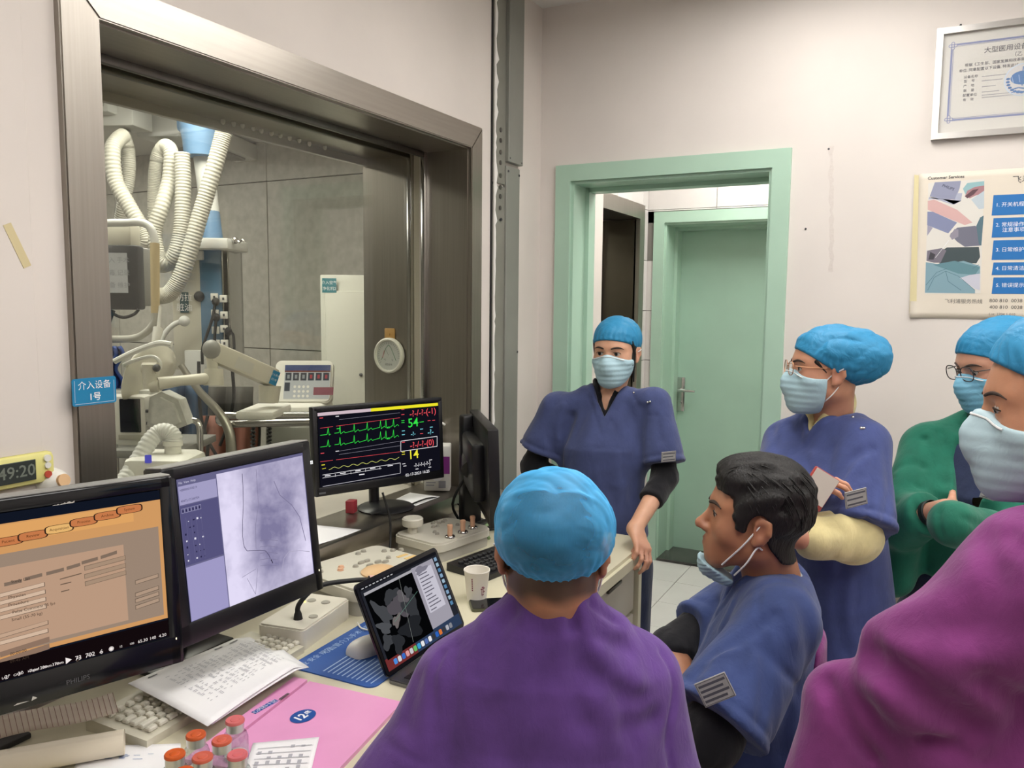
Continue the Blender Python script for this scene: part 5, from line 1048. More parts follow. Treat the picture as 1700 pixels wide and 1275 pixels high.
b = B(); b.cyl(at(448, 640, 3.68), at(446, 668, 3.68), .05, .044, 18); put(t, 'arm_end', b, M_IVORY)
# blue cover cloth hanging behind the lamp
b = B(); b.grid(lambda u, v: tuple(at(180 + 20 * u + 6 * math.sin(9 * v), 575 + 70 * v, 3.5 + .05 * math.sin(12 * u))), 12, 14); o = b.build('blue_cover', mat('cover_blue', '#2f4f9c', .6), None, True, angle=False, label='crumpled blue cover hanging beside the lamp head behind the frame', cat='cover'); o.modifiers.new('thick', 'SOLIDIFY').thickness = .004
# patient monitor on trolley
dT = 3.5; t = th('patient_monitor', 'white bedside patient monitor with a dark screen on the theatre trolley', 'monitor', at(225, 735, dT))
pbox(t, 'case', 193, 652, 262, 735, dT, .22, M_WHITEP, .02); pbox(t, 'screen', 199, 662, 234, 718, dT - .112, .01, M_BLACKG, .003, 0); pbox(t, 'front_strip', 197, 722, 236, 730, dT - .112, .006, M_BTN, .001)
for x, y in ((242, 680), (246, 690), (243, 700), (248, 710)): pbox(t, 'side_connector', x, y, x + 8, y + 5, dT - .112, .012, M_DARKG, .002)
pbox(t, 'top_handle', 200, 646, 258, 653, dT, .1, M_WMET, .006)
b = B(); b.prism([(-.075, -.06), (.02, -.085), (.095, -.055), (.06, .05), (-.01, .085), (-.06, .06)], -.05, .05, Matrix.Translation(at(278, 682, dT - .1)) @ RZ.to_4x4() @ Matrix.Rotation(R(90), 4, 'X'), bev=.02); b.build('plastic_bag', mat('cloudy_bag', '#c2c2bc', .35, noise=.15, nscale=30, bump=.5, bscale=40), None, True, label='cloudy plastic bag hung on the side of the patient monitor', cat='bag')
t = th('equipment_trolley', 'steel trolley with round tube rails under the patient monitor', 'trolley', at(265, 760, dT))
pbox(t, 'shelf', 186, 734, 330, 745, dT, .42, M_GREYP, .004); pbox(t, 'shelf', 186, 820, 330, 828, dT, .42, M_GREYP, .004)
b = B(); b.tube(spline([at(*p, dT - .05) for p in ((244, 740), (246, 715), (262, 703), (300, 699), (322, 698), (331, 708), (332, 735), (332, 790))], 40), .014, seg=10); put(t, 'rail', b, M_CHROME)
b = B(); q_ = at(190, 738, dT - .15); b.tube([q_, (q_.x, q_.y, 0)], .014, seg=10); put(t, 'leg', b, M_CHROME)
b = B(); q_ = at(328, 738, dT + .1); b.tube([q_, (q_.x, q_.y, 0)], .014, seg=10); put(t, 'leg', b, M_CHROME)
# suction canister with corrugated hose
dS = 2.9; t = th('vaporiser_canister', 'white canister with a ribbed hose on top, behind the middle monitor', 'canister', at(285, 800, dS))
pbox(t, 'canister_body', 222, 752, 330, 812, dS, .22, M_WHITEP, .035); b = B(); b.cyl(at(287, 757, dS), at(287, 736, dS), .030, .027, 20); b.cyl(at(287, 740, dS), at(287, 733, dS), .034, .034, 20); put(t, 'hose_port', b, M_WHITEP)
hb = hose(((287, 740, dS), (288, 726, dS), (279, 717, dS), (264, 718, dS), (249, 732, dS - .02), (232, 760, dS - .05), (212, 790, dS - .1), (195, 815, dS - .15)), dS, .030); put(t, 'ribbed_hose', hb, mat('white_hose', '#dededc', .45), angle=80)
q_ = at(287, 812, dS); b = B(); b.box((q_.x, q_.y, q_.z / 2), (.16, .16, q_.z), .01); b.box((q_.x, q_.y, .03), (.4, .4, .06), .02); put(t, 'floor_stand', b, M_GREYP)
b = B(); b.box(at(246, 762, dS - .11), (.022, .01, .028), .003, rot=RZ); put(t, 'blue_lamp', b, emat('#4a4ad0', .8))
# control console with key panel
dK = 4.0; t = th('control_console', 'white table-side console with rows of dark keys, behind the wide monitor', 'console', at(500, 690, dK))
pa, pb = at(455, 668, dK), at(545, 668, dK); Mk = basis((pa + pb) / 2, pb - pa, (0, 0, 1)) @ Matrix.Rotation(R(-18), 4, 'X'); wk = (pb - pa).length; hk = .22
def kp(nm, b, m, smooth=True): o = b.build(nm, m, None, smooth); o.parent = t; o.matrix_local = Matrix.Translation(-Vector(t.location)) @ Mk; return o
b = B(); b.prism(rrect(wk + .02, hk, .03), -.03, .015, Matrix.Translation((0, .03, hk / 2)) @ Matrix.Rotation(R(90), 4, 'X'), bev=.008); kp('panel_case', b, M_WHITEP)
d_ = Decal(); wx0 = -wk / 2 + .04; d_.rect(wx0, .02, wk / 2, .195, mat('panel_grey', '#b6bac0', .4)); d_.rect(wx0, .165, wk / 2, .195, mat('panel_violet', '#47517a', .4)); d_.rect(wx0, .158, wk / 2, .166, mat('panel_brown', '#6f3d35', .4))
for i in range(6):
    for j in range(1): d_.rect(wx0 + .005 + i * .038, .115, wx0 + .035 + i * .038, .155, mat('key_dark', '#3c3f48', .4)); d_.rect(wx0 + .014 + i * .038, .125, wx0 + .026 + i * .038, .145, mat('key_red', '#a0444a', .4) if i > 2 else mat('key_grey', '#8f939a', .4))
for i in range(4):
    for j in range(3): d_.disc(wx0 + .055 + i * .022, .035 + j * .024, .007, M_WHITEP, seg=10)
d_.rect(wx0 + .003, .06, wx0 + .03, .105, mat('key_dark', '#3c3f48', .4)); d_.rect(wx0 + .15, .04, wx0 + .25, .08, mat('key_mauve', '#8a5560', .4)); d_.build('key_panel', t, Matrix.Translation(-Vector(t.location)) @ Mk @ Matrix.Translation((0, .0145, 0)))
pbox(t, 'console_base', 452, 668, 545, 700, dK + .05, .3, M_WHITEP, .03); pbox(t, 'console_pedestal', 468, 698, 540, 790, dK + .1, .3, M_IVORY, .02)
# table rail
t = th('theatre_table', 'white theatre table end with a curved chrome rail', 'table', at(450, 720, 3.7))
b = B(); b.tube(spline([at(*p) for p in ((545, 690, 3.75), (480, 690, 3.72), (410, 691, 3.68), (372, 690, 3.66), (364, 696, 3.64), (374, 703, 3.55), (420, 703, 3.52), (545, 700, 3.5))], 50), .018, seg=10); put(t, 'rail', b, M_CHROME)
pbox(t, 'table_end', 408, 676, 470, 690, 3.7, .3, M_WHITEP, .015); pbox(t, 'table_column', 455, 700, 540, 800, 3.9, .3, mat('column_grey', '#a8aaa4', .5), .02)
b = B(); b.tube(spline([at(*p, 3.5) for p in ((300, 606), (330, 648), (360, 680), (376, 705), (383, 730), (384, 770), (384, 840))], 40), .022, seg=10, rad=[.014 + .012 * k / 40 for k in range(41)]); put(t, 'support_leg', b, mat('dull_chrome', '#a9a69e', .35, .8))
for x in (420, 447):
    b = B(); pts = [at(x + 3 * math.cos(k * .9), 705 + k * .9, 3.6 + .02 * math.sin(k * .9)) for k in range(70)]; b.tube(pts, .005, seg=6); put(t, 'coiled_lead', b, M_DARKG)
b = B(); b.tube(spline([at(*p, 3.6) for p in ((427, 692), (431, 712), (430, 745), (428, 790))], 14), .006, seg=8); put(t, 'lead', b, M_RUBBER)
for i, pts in enumerate((((345, 690), (340, 715), (350, 740), (365, 765)), ((330, 600), (331, 660), (335, 700), (345, 740), (340, 780)), ((386, 615), (388, 660), (380, 700), (365, 740)))):
    b = B(); b.tube(spline([at(*p, 3.9) for p in pts], 18), .008, seg=8); b.build('hanging_lead', M_RUBBER, None, True, label=('short black lead trailing behind the trolley rail', 'long black lead hanging from the pendant to the floor', 'black lead hanging in front of the stone panels')[i], cat='cable')
# drapes and red bags behind the trolley
def drape(nm, label, x0, y0, x1, y1, d, m, cat):
    b = B(); b.grid(lambda u, v: tuple(at(x0 + (x1 - x0) * u, y0 + (y1 - y0) * v, d + .07 * math.sin(14 * u + 3 * v) + .10 * v * v)), 40, 16); o = b.build(nm, m, None, True, angle=False, label=label, cat=cat); o.modifiers.new('thick', 'SOLIDIFY').thickness = .008
drape('table_drape', 'dark blue drape over the theatre table behind the trolley', 262, 638, 345, 965, 4.3, mat('drape_blue', '#1f3f5c', .7, noise=.2, nscale=6), 'drape')
drape('dark_curtain', 'dark grey cover hanging below the jointed arm', 322, 642, 420, 945, 4.5, mat('drape_dark', '#55534f', .8, noise=.2, nscale=4), 'cover')
drape('red_blanket', 'dusty red cloth heaped behind the chrome rail', 335, 690, 430, 1010, 4.1, mat('cloth_red', '#8a5a4c', .8, noise=.2, nscale=8), 'cloth')
# white cabinet by the window
t = th('air_purifier_cabinet', 'tall pale cabinet with a small blue label, beside the window reveal', 'cabinet', (0, 0, 0)); dC = 4.5
a0 = at(531, 690, dC); t.location = (a0.x, a0.y, 0)
ca, cb = at(531, 456, dC), at(640, 456, dC); zt = ca.z; xw = (cb - ca); xw.z = 0; wc = xw.length; Mc = basis((ca.x, ca.y, 0), xw, (0, 0, 1))
def cp(nm, b, m): o = b.build(nm, m, None, True); o.parent = t; o.matrix_local = Matrix.Translation(-Vector(t.location)) @ Mc; return o
b = B(); b.box((wc / 2, .2, zt / 2), (wc, .4, zt), .006); cp('cabinet_body', b, mat('cabinet_paint', '#cdcdc3', .45))
b = B(); b.box((wc / 2 - .03, -.006, zt / 2 - .03), (wc - .12, .014, zt - .12), .004); cp('cabinet_door', b, mat('cabinet_door_paint', '#d2d2c8', .35))
d_ = Decal(); lx = .045; d_.rect(lx - .03, zt - .10, lx + .05, zt - .02, mat('label_teal', '#3a7f8c', .5)); d_.text('介入空气', lx + .01, zt - .045, .022, M_STW); d_.text('净化机2', lx + .01, zt - .078, .022, M_STW); d_.build('cabinet_label', t, Matrix.Translation(-Vector(t.location)) @ Mc @ Matrix.Translation((0, -.0135, 0)))
b = B(); b.sphere((wc - .14, -.014, zt * .68), .010, 10); cp('cabinet_knob', b, M_DARKG)
# ------------------------------------------------------------------ figures: smooth implicit surfaces meshed with surface nets
f32 = np.float32
V3 = lambda v: np.array(tuple(v), dtype=f32)
def smin(a, b, k): h = np.clip(.5 + .5 * (b - a) / k, 0, 1); return b + (a - b) * h - k * h * (1 - h)
def smax(a, b, k): return -smin(-a, -b, k)
def cone(a, b, r1, r2, n=None, s=1.0):
    """tapered capsule; with n and s its section is flattened to s along n"""
    a, b = V3(a), V3(b); ba = b - a; l2 = float(ba @ ba) + 1e-9; nn = V3(n) if n is not None else None
    if nn is not None: nn = nn / np.linalg.norm(nn)
    def f(P):
        pa = P - a; t = np.clip(pa @ ba / l2, 0, 1); q = pa - t[:, None] * ba; d2 = (q * q).sum(1)
        if nn is not None: c = q @ nn; d2 = d2 + c * c * (1 / s ** 2 - 1)
        return (np.sqrt(np.maximum(d2, 0)) - (r1 + (r2 - r1) * t)) * (min(1, s) ** .5 if nn is not None else 1)
    return f
def ell(c, r, Rm=None):
    c = V3(c); r = V3(r); Rm_ = None if Rm is None else np.array(Rm, dtype=f32)
    def f(P):
        q = P - c
        if Rm_ is not None: q = q @ Rm_
        k0 = np.sqrt(((q / r) ** 2).sum(1)); k1 = np.sqrt(((q / (r * r)) ** 2).sum(1)) + 1e-6
        return k0 * (k0 - 1) / k1
    return f
def half(pt, n):
    """solid on the side the normal points away from"""
    pt, n = V3(pt), V3(n); n = n / np.linalg.norm(n); return lambda P: (P - pt) @ n
def loft(st, side, fw, n=2.3, cap=.02):
    """stations (centre, half width, half depth[, n]); section in the side / fw axes, interpolated along the first-to-last axis"""
    C = np.array([tuple(s[0]) for s in st], dtype=f32); HW = np.array([s[1] for s in st], dtype=f32); HD = np.array([s[2] for s in st], dtype=f32)
    A = C[-1] - C[0]; L = np.linalg.norm(A); A = A / L; T = (C - C[0]) @ A; sd, fd = V3(side), V3(fw)
    sd = sd / np.linalg.norm(sd); fd = fd / np.linalg.norm(fd)
    def f(P):
        t = (P - C[0]) @ A; tc = np.clip(t, 0, L)
        c = np.stack([np.interp(tc, T, C[:, i]) for i in range(3)], 1).astype(f32); hw = np.interp(tc, T, HW); hd = np.interp(tc, T, HD); q = P - c
        x = np.abs(q @ sd) / hw; y = np.abs(q @ fd) / hd; r = (x ** n + y ** n + 1e-9) ** (1 / n)
        d = (r - 1) * np.minimum(hw, hd); return smax(d, np.maximum(-t, t - L), cap)
    return f
def vee(apex, side, fw, slope=.6, lean=0.0, back=.10):
    """V-neck opening: everything above the two sides of a V with its point at apex, open to the front"""
    a, sd, fd = V3(apex), V3(side), V3(fw); sd = sd / np.linalg.norm(sd); fd = fd / np.linalg.norm(fd); c = 1 / math.sqrt(1 + slope * slope)
    def f(P):
        q = P - a; x = np.abs(q @ sd); y = q @ fd; z = q[:, 2] + lean * y; return np.maximum((x - slope * z) * c, -back - y)
    return f
def union(*fs, k=.02):
    def f(P):
        d = fs[0](P)
        for g in fs[1:]:
            if isinstance(g, tuple): d = smin(d, g[0](P), g[1])
            else: d = smin(d, g(P), k)
        return d
    return f
def cut(f, g, k=.006): return lambda P: smax(f(P), -g(P), k)
def clip(f, g, k=.006): return lambda P: smax(f(P), g(P), k)
def grow(f, r): return lambda P: f(P) - r
def wob(P, freq, seed, n=6):
    rs = np.random.RandomState(seed); o = np.zeros(len(P), dtype=f32)
    for i in range(n):
        k = rs.normal(size=3); k = (k / np.linalg.norm(k) * freq * rs.uniform(.6, 1.5)).astype(f32); o += np.sin(P @ k + f32(rs.uniform(0, 6.3)))
    return o / n * 1.6
def folds(scale, freq, amp, seed, frame=None):
    """ridged folds, stretched where scale is small"""
    s = V3(scale); fr = None if frame is None else np.array(frame, dtype=f32)
    def f(P):
        Q = P if fr is None else P @ fr
        Q = Q * s; w = wob(Q, freq, seed); w2 = wob(Q, freq * .45, seed + 9); return amp * ((1 - np.abs(w)) ** 2 - .45 + .8 * w2)
    return f
def crease(pts, width, depth):
    """groove (depth>0) or ridge (depth<0) along a polyline"""
    pts = [V3(p) for p in pts]
    def f(P):
        m = np.full(len(P), 9., dtype=f32)
        for a, b in zip(pts[:-1], pts[1:]):
            pa = P - a; ba = b - a; t = np.clip(pa @ ba / (float(ba @ ba) + 1e-9), 0, 1); q = pa - t[:, None] * ba; m = np.minimum(m, (q * q).sum(1))
        return depth * np.exp(-m / width ** 2)
    return f
def hit(f, px, py, t0=.5, t1=4.0):
    """where the sight line of a photo pixel meets a surface"""
    r = (fwd + rgt * ((px - 850) / F_PX) - upv * ((py - 637.5) / F_PX)); o = Vector((0, 0, CAM_H)); ln = r.length; t = t0
    for _ in range(160):
        p = o + r * t; d = float(f(np.array([tuple(p)], dtype=f32))[0])
        if d < .001 or t > t1: break
        t += max(d * .7, .001) / ln
    return o + r * t
def seam(f, pts, width, depth):
    """fold of a garment traced in the photograph, laid on the garment's own surface"""
    P = [hit(f, *p) for p in pts]; P = spline(P, 4 * (len(P) - 1)) if len(P) > 2 else P; return crease(P, width, depth)
def plus(f, *ds):
    def g(P):
        d = f(P); near = np.abs(d) < .06
        if near.any():
            Q = P[near]; d = d.copy(); a = d[near]
            for e in ds: a = a + e(Q)
            d[near] = a
        return d
    return g
def polygonise(fn, lo, hi, h, amp=.01):
    lo = np.array(lo, dtype=f32); hi = np.array(hi, dtype=f32); Bk = 4
    nb = np.maximum(1, np.ceil((hi - lo) / (h * Bk)).astype(int)); n = nb * Bk
    gi = np.stack(np.meshgrid(*[np.arange(k) for k in nb], indexing='ij'), -1).reshape(-1, 3)
    cen = lo + (gi * Bk + (Bk - 1) / 2).astype(f32) * h
    dc = np.concatenate([fn(c) for c in np.array_split(cen, max(1, len(cen) // 200000))])
    act = np.abs(dc) < (Bk * h * 1.25 + amp)
    Vv = np.repeat(np.repeat(np.repeat(np.where(dc < 0, -1., 1.).astype(f32).reshape(nb), Bk, 0), Bk, 1), Bk, 2)
    off = np.stack(np.meshgrid(*[np.arange(Bk)] * 3, indexing='ij'), -1).reshape(-1, 3)
    ga = gi[act] * Bk
    for ch in np.array_split(ga, max(1, len(ga) // 4000)):
        if not len(ch): continue
        idx = (ch[:, None, :] + off[None]).reshape(-1, 3); Vv[idx[:, 0], idx[:, 1], idx[:, 2]] = fn(lo + idx.astype(f32) * f32(h))
    S = Vv < 0
    cnt = sum(S[i:n[0] - 1 + i, j:n[1] - 1 + j, k:n[2] - 1 + k].astype(np.int8) for i in (0, 1) for j in (0, 1) for k in (0, 1))
    cells = np.argwhere((cnt > 0) & (cnt < 8)); vid = np.full(cnt.shape, -1, dtype=np.int64); vid[tuple(cells.T)] = np.arange(len(cells))
    acc = np.zeros((len(cells), 3)); num = np.zeros(len(cells))
    corners = [(i, j, k) for i in (0, 1) for j in (0, 1) for k in (0, 1)]
    for a in corners:
        for ax in range(3):
            if a[ax]: continue
            b = list(a); b[ax] = 1; va = Vv[tuple((cells + a).T)]; vb = Vv[tuple((cells + b).T)]; m = (va < 0) != (vb < 0)
            t = np.where(m, va / np.where(m, va - vb, 1), 0); p = np.array(a, dtype=float)[None].repeat(len(cells), 0); p[:, ax] += t; acc += p * m[:, None]; num += m
    verts = lo + (cells + acc / num[:, None]) * h; quads = []
    for ax in range(3):
        sl0 = [slice(None)] * 3; sl1 = [slice(None)] * 3; sl0[ax] = slice(0, -1); sl1[ax] = slice(1, None)
        e = np.argwhere(S[tuple(sl0)] != S[tuple(sl1)]); u, w = (ax + 1) % 3, (ax + 2) % 3
        e = e[(e[:, u] > 0) & (e[:, w] > 0) & (e[:, u] < n[u] - 1) & (e[:, w] < n[w] - 1) & (e[:, ax] < n[ax] - 1)]
        if not len(e): continue
        q = []
        for du, dw in ((0, 0), (-1, 0), (-1, -1), (0, -1)): c = e.copy(); c[:, u] += du; c[:, w] += dw; q.append(vid[tuple(c.T)])
        q = np.stack(q, 1); ins = S[tuple(e.T)]; q[~ins] = q[~ins][:, ::-1]; quads.append(q)
    return verts, (np.concatenate(quads) if quads else np.zeros((0, 4), int))
def figure_mesh(name, fn, lo, hi, h, m, parent, amp=.01, relax=1, tint=None, **k):
    v, q = polygonise(fn, lo, hi, h, amp)
    for _ in range(relax):          # light smoothing takes the voxel steps out
        s = np.zeros_like(v); c = np.zeros(len(v))
        for a in range(4):
            np.add.at(s, q[:, a], v[q[:, (a + 1) % 4]]); np.add.at(c, q[:, a], 1); np.add.at(s, q[:, a], v[q[:, (a + 3) % 4]]); np.add.at(c, q[:, a], 1)
        v = v * .45 + .55 * s / np.maximum(c, 1)[:, None]
    me = bpy.data.meshes.new(name); me.vertices.add(len(v)); me.vertices.foreach_set('co', v.astype(f32).ravel())
    me.loops.add(len(q) * 4); me.loops.foreach_set('vertex_index', q.astype(np.int32).ravel()); me.polygons.add(len(q)); me.polygons.foreach_set('loop_start', np.arange(0, len(q) * 4, 4, dtype=np.int32))
    me.update(calc_edges=True); me.validate()
    if tint is not None:
        at_ = me.color_attributes.new('tint', 'FLOAT_COLOR', 'POINT'); at_.data.foreach_set('color', np.concatenate([tint(v.astype(f32)), np.ones((len(v), 1))], 1).astype(f32).ravel())
    return link_mesh(name, me, m, parent, True, **k)

# ---- head, in head space: x to the person's left, y forward, z up, origin between the ears
def sym(f): return lambda P: f(np.stack([np.abs(P[:, 0]), P[:, 1], P[:, 2]], 1))
def head_parts(jaw=1.0, nose=1.0, lids=True, smile=0, eye_open=.0052):
    skull = union(ell((0, -.014, .047), (.0765, .097, .084)), (ell((0, .030, .012), (.066, .060, .082)), .03), (sym(cone((.040 * jaw, .004, -.045), (.012 * jaw, .062, -.090), .030, .022)), .03), (sym(ell((.042, .048, -.022), (.026, .028, .026))), .03), (ell((0, .064, -.060), (.036, .030, .034)), .025))
    brow = sym(cone((.010, .082, .030), (.048, .064, .032), .010, .009)); sock = sym(ell((.032, .096, .012), (.021, .019, .013)))
    lid = sym(ell((.032, .0715, .012), (.0180, .0152, .0150))); slit = sym(ell((.032, .088, .0115), (.0160, .014, eye_open)))
    nz = union(cone((0, .084, .016), (0, .106 * nose ** .2, -.020), .0075, .0105), (ell((0, .107, -.024), (.0125, .0115, .0105)), .008), (sym(ell((.0125, .096, -.028), (.0085, .010, .0085))), .006)); nos = sym(ell((.0065, .104, -.0355), (.004, .006, .004)))
    lips = union(sym(cone((0, .0925, -.0525), (.020, .083, -.0555), .0060, .0035)), (sym(cone((0, .0905, -.0625), (.017, .083, -.0605), .0068, .0040)), .004)); lipcut = sym(cone((0, .0985, -.0575), (.023, .0855, -.0580), .0016, .0012))
    ear = sym(union(ell((.0795, -.012, .002), (.0080, .019, .032)), (cone((.083, -.024, .022), (.086, -.027, -.002), .006, .005), .006), (ell((.079, -.002, -.024), (.006, .008, .009)), .006))); conch = sym(ell((.0885, -.008, .002), (.0095, .0105, .0175)))
    def face(P):
        d = smin(skull(P), brow(P), .016); d = smax(d, -sock(P), .016)
        if lids: d = smin(d, smax(lid(P), -slit(P), .0015), .004)
        d = smin(d, nz(P), .010); d = smax(d, -nos(P), .003); d = smin(d, lips(P), .005); d = smax(d, -lipcut(P), .0022); return d
    def full(P): d = face(P); e = smax(ear(P), -conch(P), .004); return smin(d, e, .006)
    return face, full, skull
def surf(fn, axis, p, start=.16, step=.0008):
    """first outside-to-inside crossing walking along -axis from start"""
    n = int(start * 1.2 / step); t = start - np.arange(n) * step; Q = np.repeat(V3(p)[None], n, 0); Q[:, axis] = t if start > 0 else -t
    d = fn(Q); i = np.argmax(d < 0); return float(Q[i, axis])
def frame(fw, up=(0, 0, 1)):
    """3x3, columns: left, forward, up"""
    fw = Vector(fw).normalized(); l = Vector(up).cross(fw).normalized(); u = fw.cross(l); return np.array([tuple(l), tuple(fw), tuple(u)], dtype=f32).T
def placed(fn, Rm, pos, s=1.0):
    Rm = np.array(Rm, dtype=f32); pos = V3(pos); return lambda P: fn(((P - pos) @ Rm) / f32(s)) * s
def mtx(Rm, pos, s=1.0):
    M = Matrix([list(map(float, r)) for r in Rm]).to_4x4(); M = M @ Matrix.Diagonal((s, s, s, 1)); M.translation = Vector(pos); return M
M_SKIN = {}
def skin(name, col, lip, rough=.45):
    """skin with the mesh's own reddening (lips, ears, nose, knuckles) as a colour attribute"""
    m, nt, b = _nodes('skin_' + name); N = nt.nodes; L = nt.links
    a = N.new('ShaderNodeAttribute'); a.attribute_name = 'tint'; mx = N.new('ShaderNodeMix'); mx.data_type = 'RGBA'; mx.inputs[6].default_value = (*srgb(col), 1); mx.inputs[7].default_value = (*srgb(lip), 1)
    sp = N.new('ShaderNodeSeparateColor'); L.new(a.outputs['Color'], sp.inputs[0]); L.new(sp.outputs[0], mx.inputs[0])
    m2 = N.new('ShaderNodeMix'); m2.data_type = 'RGBA'; m2.inputs[7].default_value = (*srgb('#2a2422'), 1); L.new(sp.outputs[1], m2.inputs[0]); L.new(mx.outputs[2], m2.inputs[6])
    tc = N.new('ShaderNodeTexCoord'); n = N.new('ShaderNodeTexNoise'); n.inputs['Scale'].default_value = 45; n.inputs['Detail'].default_value = 5; L.new(tc.outputs['Object'], n.inputs['Vector'])
    m3 = N.new('ShaderNodeMix'); m3.data_type = 'RGBA'; m3.blend_type = 'MULTIPLY'; m3.inputs[0].default_value = .22; L.new(m2.outputs[2], m3.inputs[6]); L.new(n.outputs[0], m3.inputs[7]); L.new(m3.outputs[2], b.inputs['Base Color'])
    b.inputs['Roughness'].default_value = rough; b.inputs['Subsurface Weight'].default_value = .12; b.inputs['Subsurface Radius'].default_value = (1, .35, .2); b.inputs['Subsurface Scale'].default_value = .006
    bp = N.new('ShaderNodeBump'); bp.inputs['Strength'].default_value = .12; bp.inputs['Distance'].default_value = .001; n2 = N.new('ShaderNodeTexNoise'); n2.inputs['Scale'].default_value = 700; L.new(tc.outputs['Object'], n2.inputs['Vector']); L.new(n2.outputs[0], bp.inputs['Height']); L.new(bp.outputs[0], b.inputs['Normal'])
    return m
def cloth(name, col, rough=.85, weave=900, dark=None, sheen=.15):
    m, nt, b = _nodes('cloth_' + name); N = nt.nodes; L = nt.links; tc = N.new('ShaderNodeTexCoord')
    n = N.new('ShaderNodeTexNoise'); n.inputs['Scale'].default_value = 14; n.inputs['Detail'].default_value = 6; L.new(tc.outputs['Object'], n.inputs['Vector'])
    cr = N.new('ShaderNodeValToRGB'); c = srgb(col); cr.color_ramp.elements[0].color = (*[x * .82 for x in c], 1); cr.color_ramp.elements[1].color = (*[min(1, x * 1.16) for x in c], 1); cr.color_ramp.elements[0].position = .3; cr.color_ramp.elements[1].position = .7
    L.new(n.outputs[0], cr.inputs[0]); L.new(cr.outputs[0], b.inputs['Base Color']); b.inputs['Roughness'].default_value = rough; b.inputs['Specular IOR Level'].default_value = .25; b.inputs['Sheen Weight'].default_value = sheen
    w = N.new('ShaderNodeTexNoise'); w.inputs['Scale'].default_value = weave; L.new(tc.outputs['Object'], w.inputs['Vector'])
    mp = N.new('ShaderNodeMapping'); mp.inputs['Scale'].default_value = (1.7, 1.7, .75); mp.inputs['Rotation'].default_value = (.3, .25, 0); L.new(tc.outputs['Object'], mp.inputs[0])
    n3 = N.new('ShaderNodeTexNoise'); n3.inputs['Scale'].default_value = 7; n3.inputs['Detail'].default_value = 1.5; n3.inputs['Roughness'].default_value = .4; n3.inputs['Distortion'].default_value = .5; L.new(mp.outputs[0], n3.inputs['Vector'])
    b1 = N.new('ShaderNodeBump'); b1.inputs['Strength'].default_value = .25; b1.inputs['Distance'].default_value = .001; L.new(w.outputs[0], b1.inputs['Height'])
    b2 = N.new('ShaderNodeBump'); b2.inputs['Strength'].default_value = .45; b2.inputs['Distance'].default_value = .03; L.new(n3.outputs[0], b2.inputs['Height']); n4 = N.new('ShaderNodeTexNoise'); n4.inputs['Scale'].default_value = 42; n4.inputs['Detail'].default_value = 3; n4.inputs['Distortion'].default_value = .8; L.new(mp.outputs[0], n4.inputs['Vector']); b3 = N.new('ShaderNodeBump'); b3.inputs['Strength'].default_value = .22; b3.inputs['Distance'].default_value = .006; L.new(n4.outputs[0], b3.inputs['Height']); L.new(b1.outputs[0], b3.inputs['Normal'])
    L.new(b3.outputs[0], b2.inputs['Normal']); L.new(b2.outputs[0], b.inputs['Normal'])
    return m
def nonwoven(name, col, see=.0, rough=.55, bump=.55):
    """thin crinkled cap and mask fabric, slightly see-through"""
    m, nt, b = _nodes('nonwoven_' + name); N = nt.nodes; L = nt.links; tc = N.new('ShaderNodeTexCoord'); b.inputs['Base Color'].default_value = (*srgb(col), 1); b.inputs['Roughness'].default_value = rough; b.inputs['Specular IOR Level'].default_value = .35
    n = N.new('ShaderNodeTexNoise'); n.inputs['Scale'].default_value = 26; n.inputs['Detail'].default_value = 5; n.inputs['Distortion'].default_value = 1.6; L.new(tc.outputs['Object'], n.inputs['Vector'])
    b2 = N.new('ShaderNodeBump'); b2.inputs['Strength'].default_value = bump; b2.inputs['Distance'].default_value = .006; L.new(n.outputs[0], b2.inputs['Height']); L.new(b2.outputs[0], b.inputs['Normal'])
    if see:
        t = N.new('ShaderNodeBsdfTransparent'); mx = N.new('ShaderNodeMixShader'); lw = N.new('ShaderNodeLayerWeight'); mr = N.new('ShaderNodeMapRange'); mr.inputs[1].default_value = .25; mr.inputs[2].default_value = .95; mr.inputs[3].default_value = see; mr.inputs[4].default_value = 0; L.new(lw.outputs['Facing'], mr.inputs[0]); L.new(mr.outputs[0], mx.inputs[0]); o = N['Material Output']; L.new(b.outputs[0], mx.inputs[1]); L.new(t.outputs[0], mx.inputs[2]); L.new(mx.outputs[0], o.inputs[0])
    return m
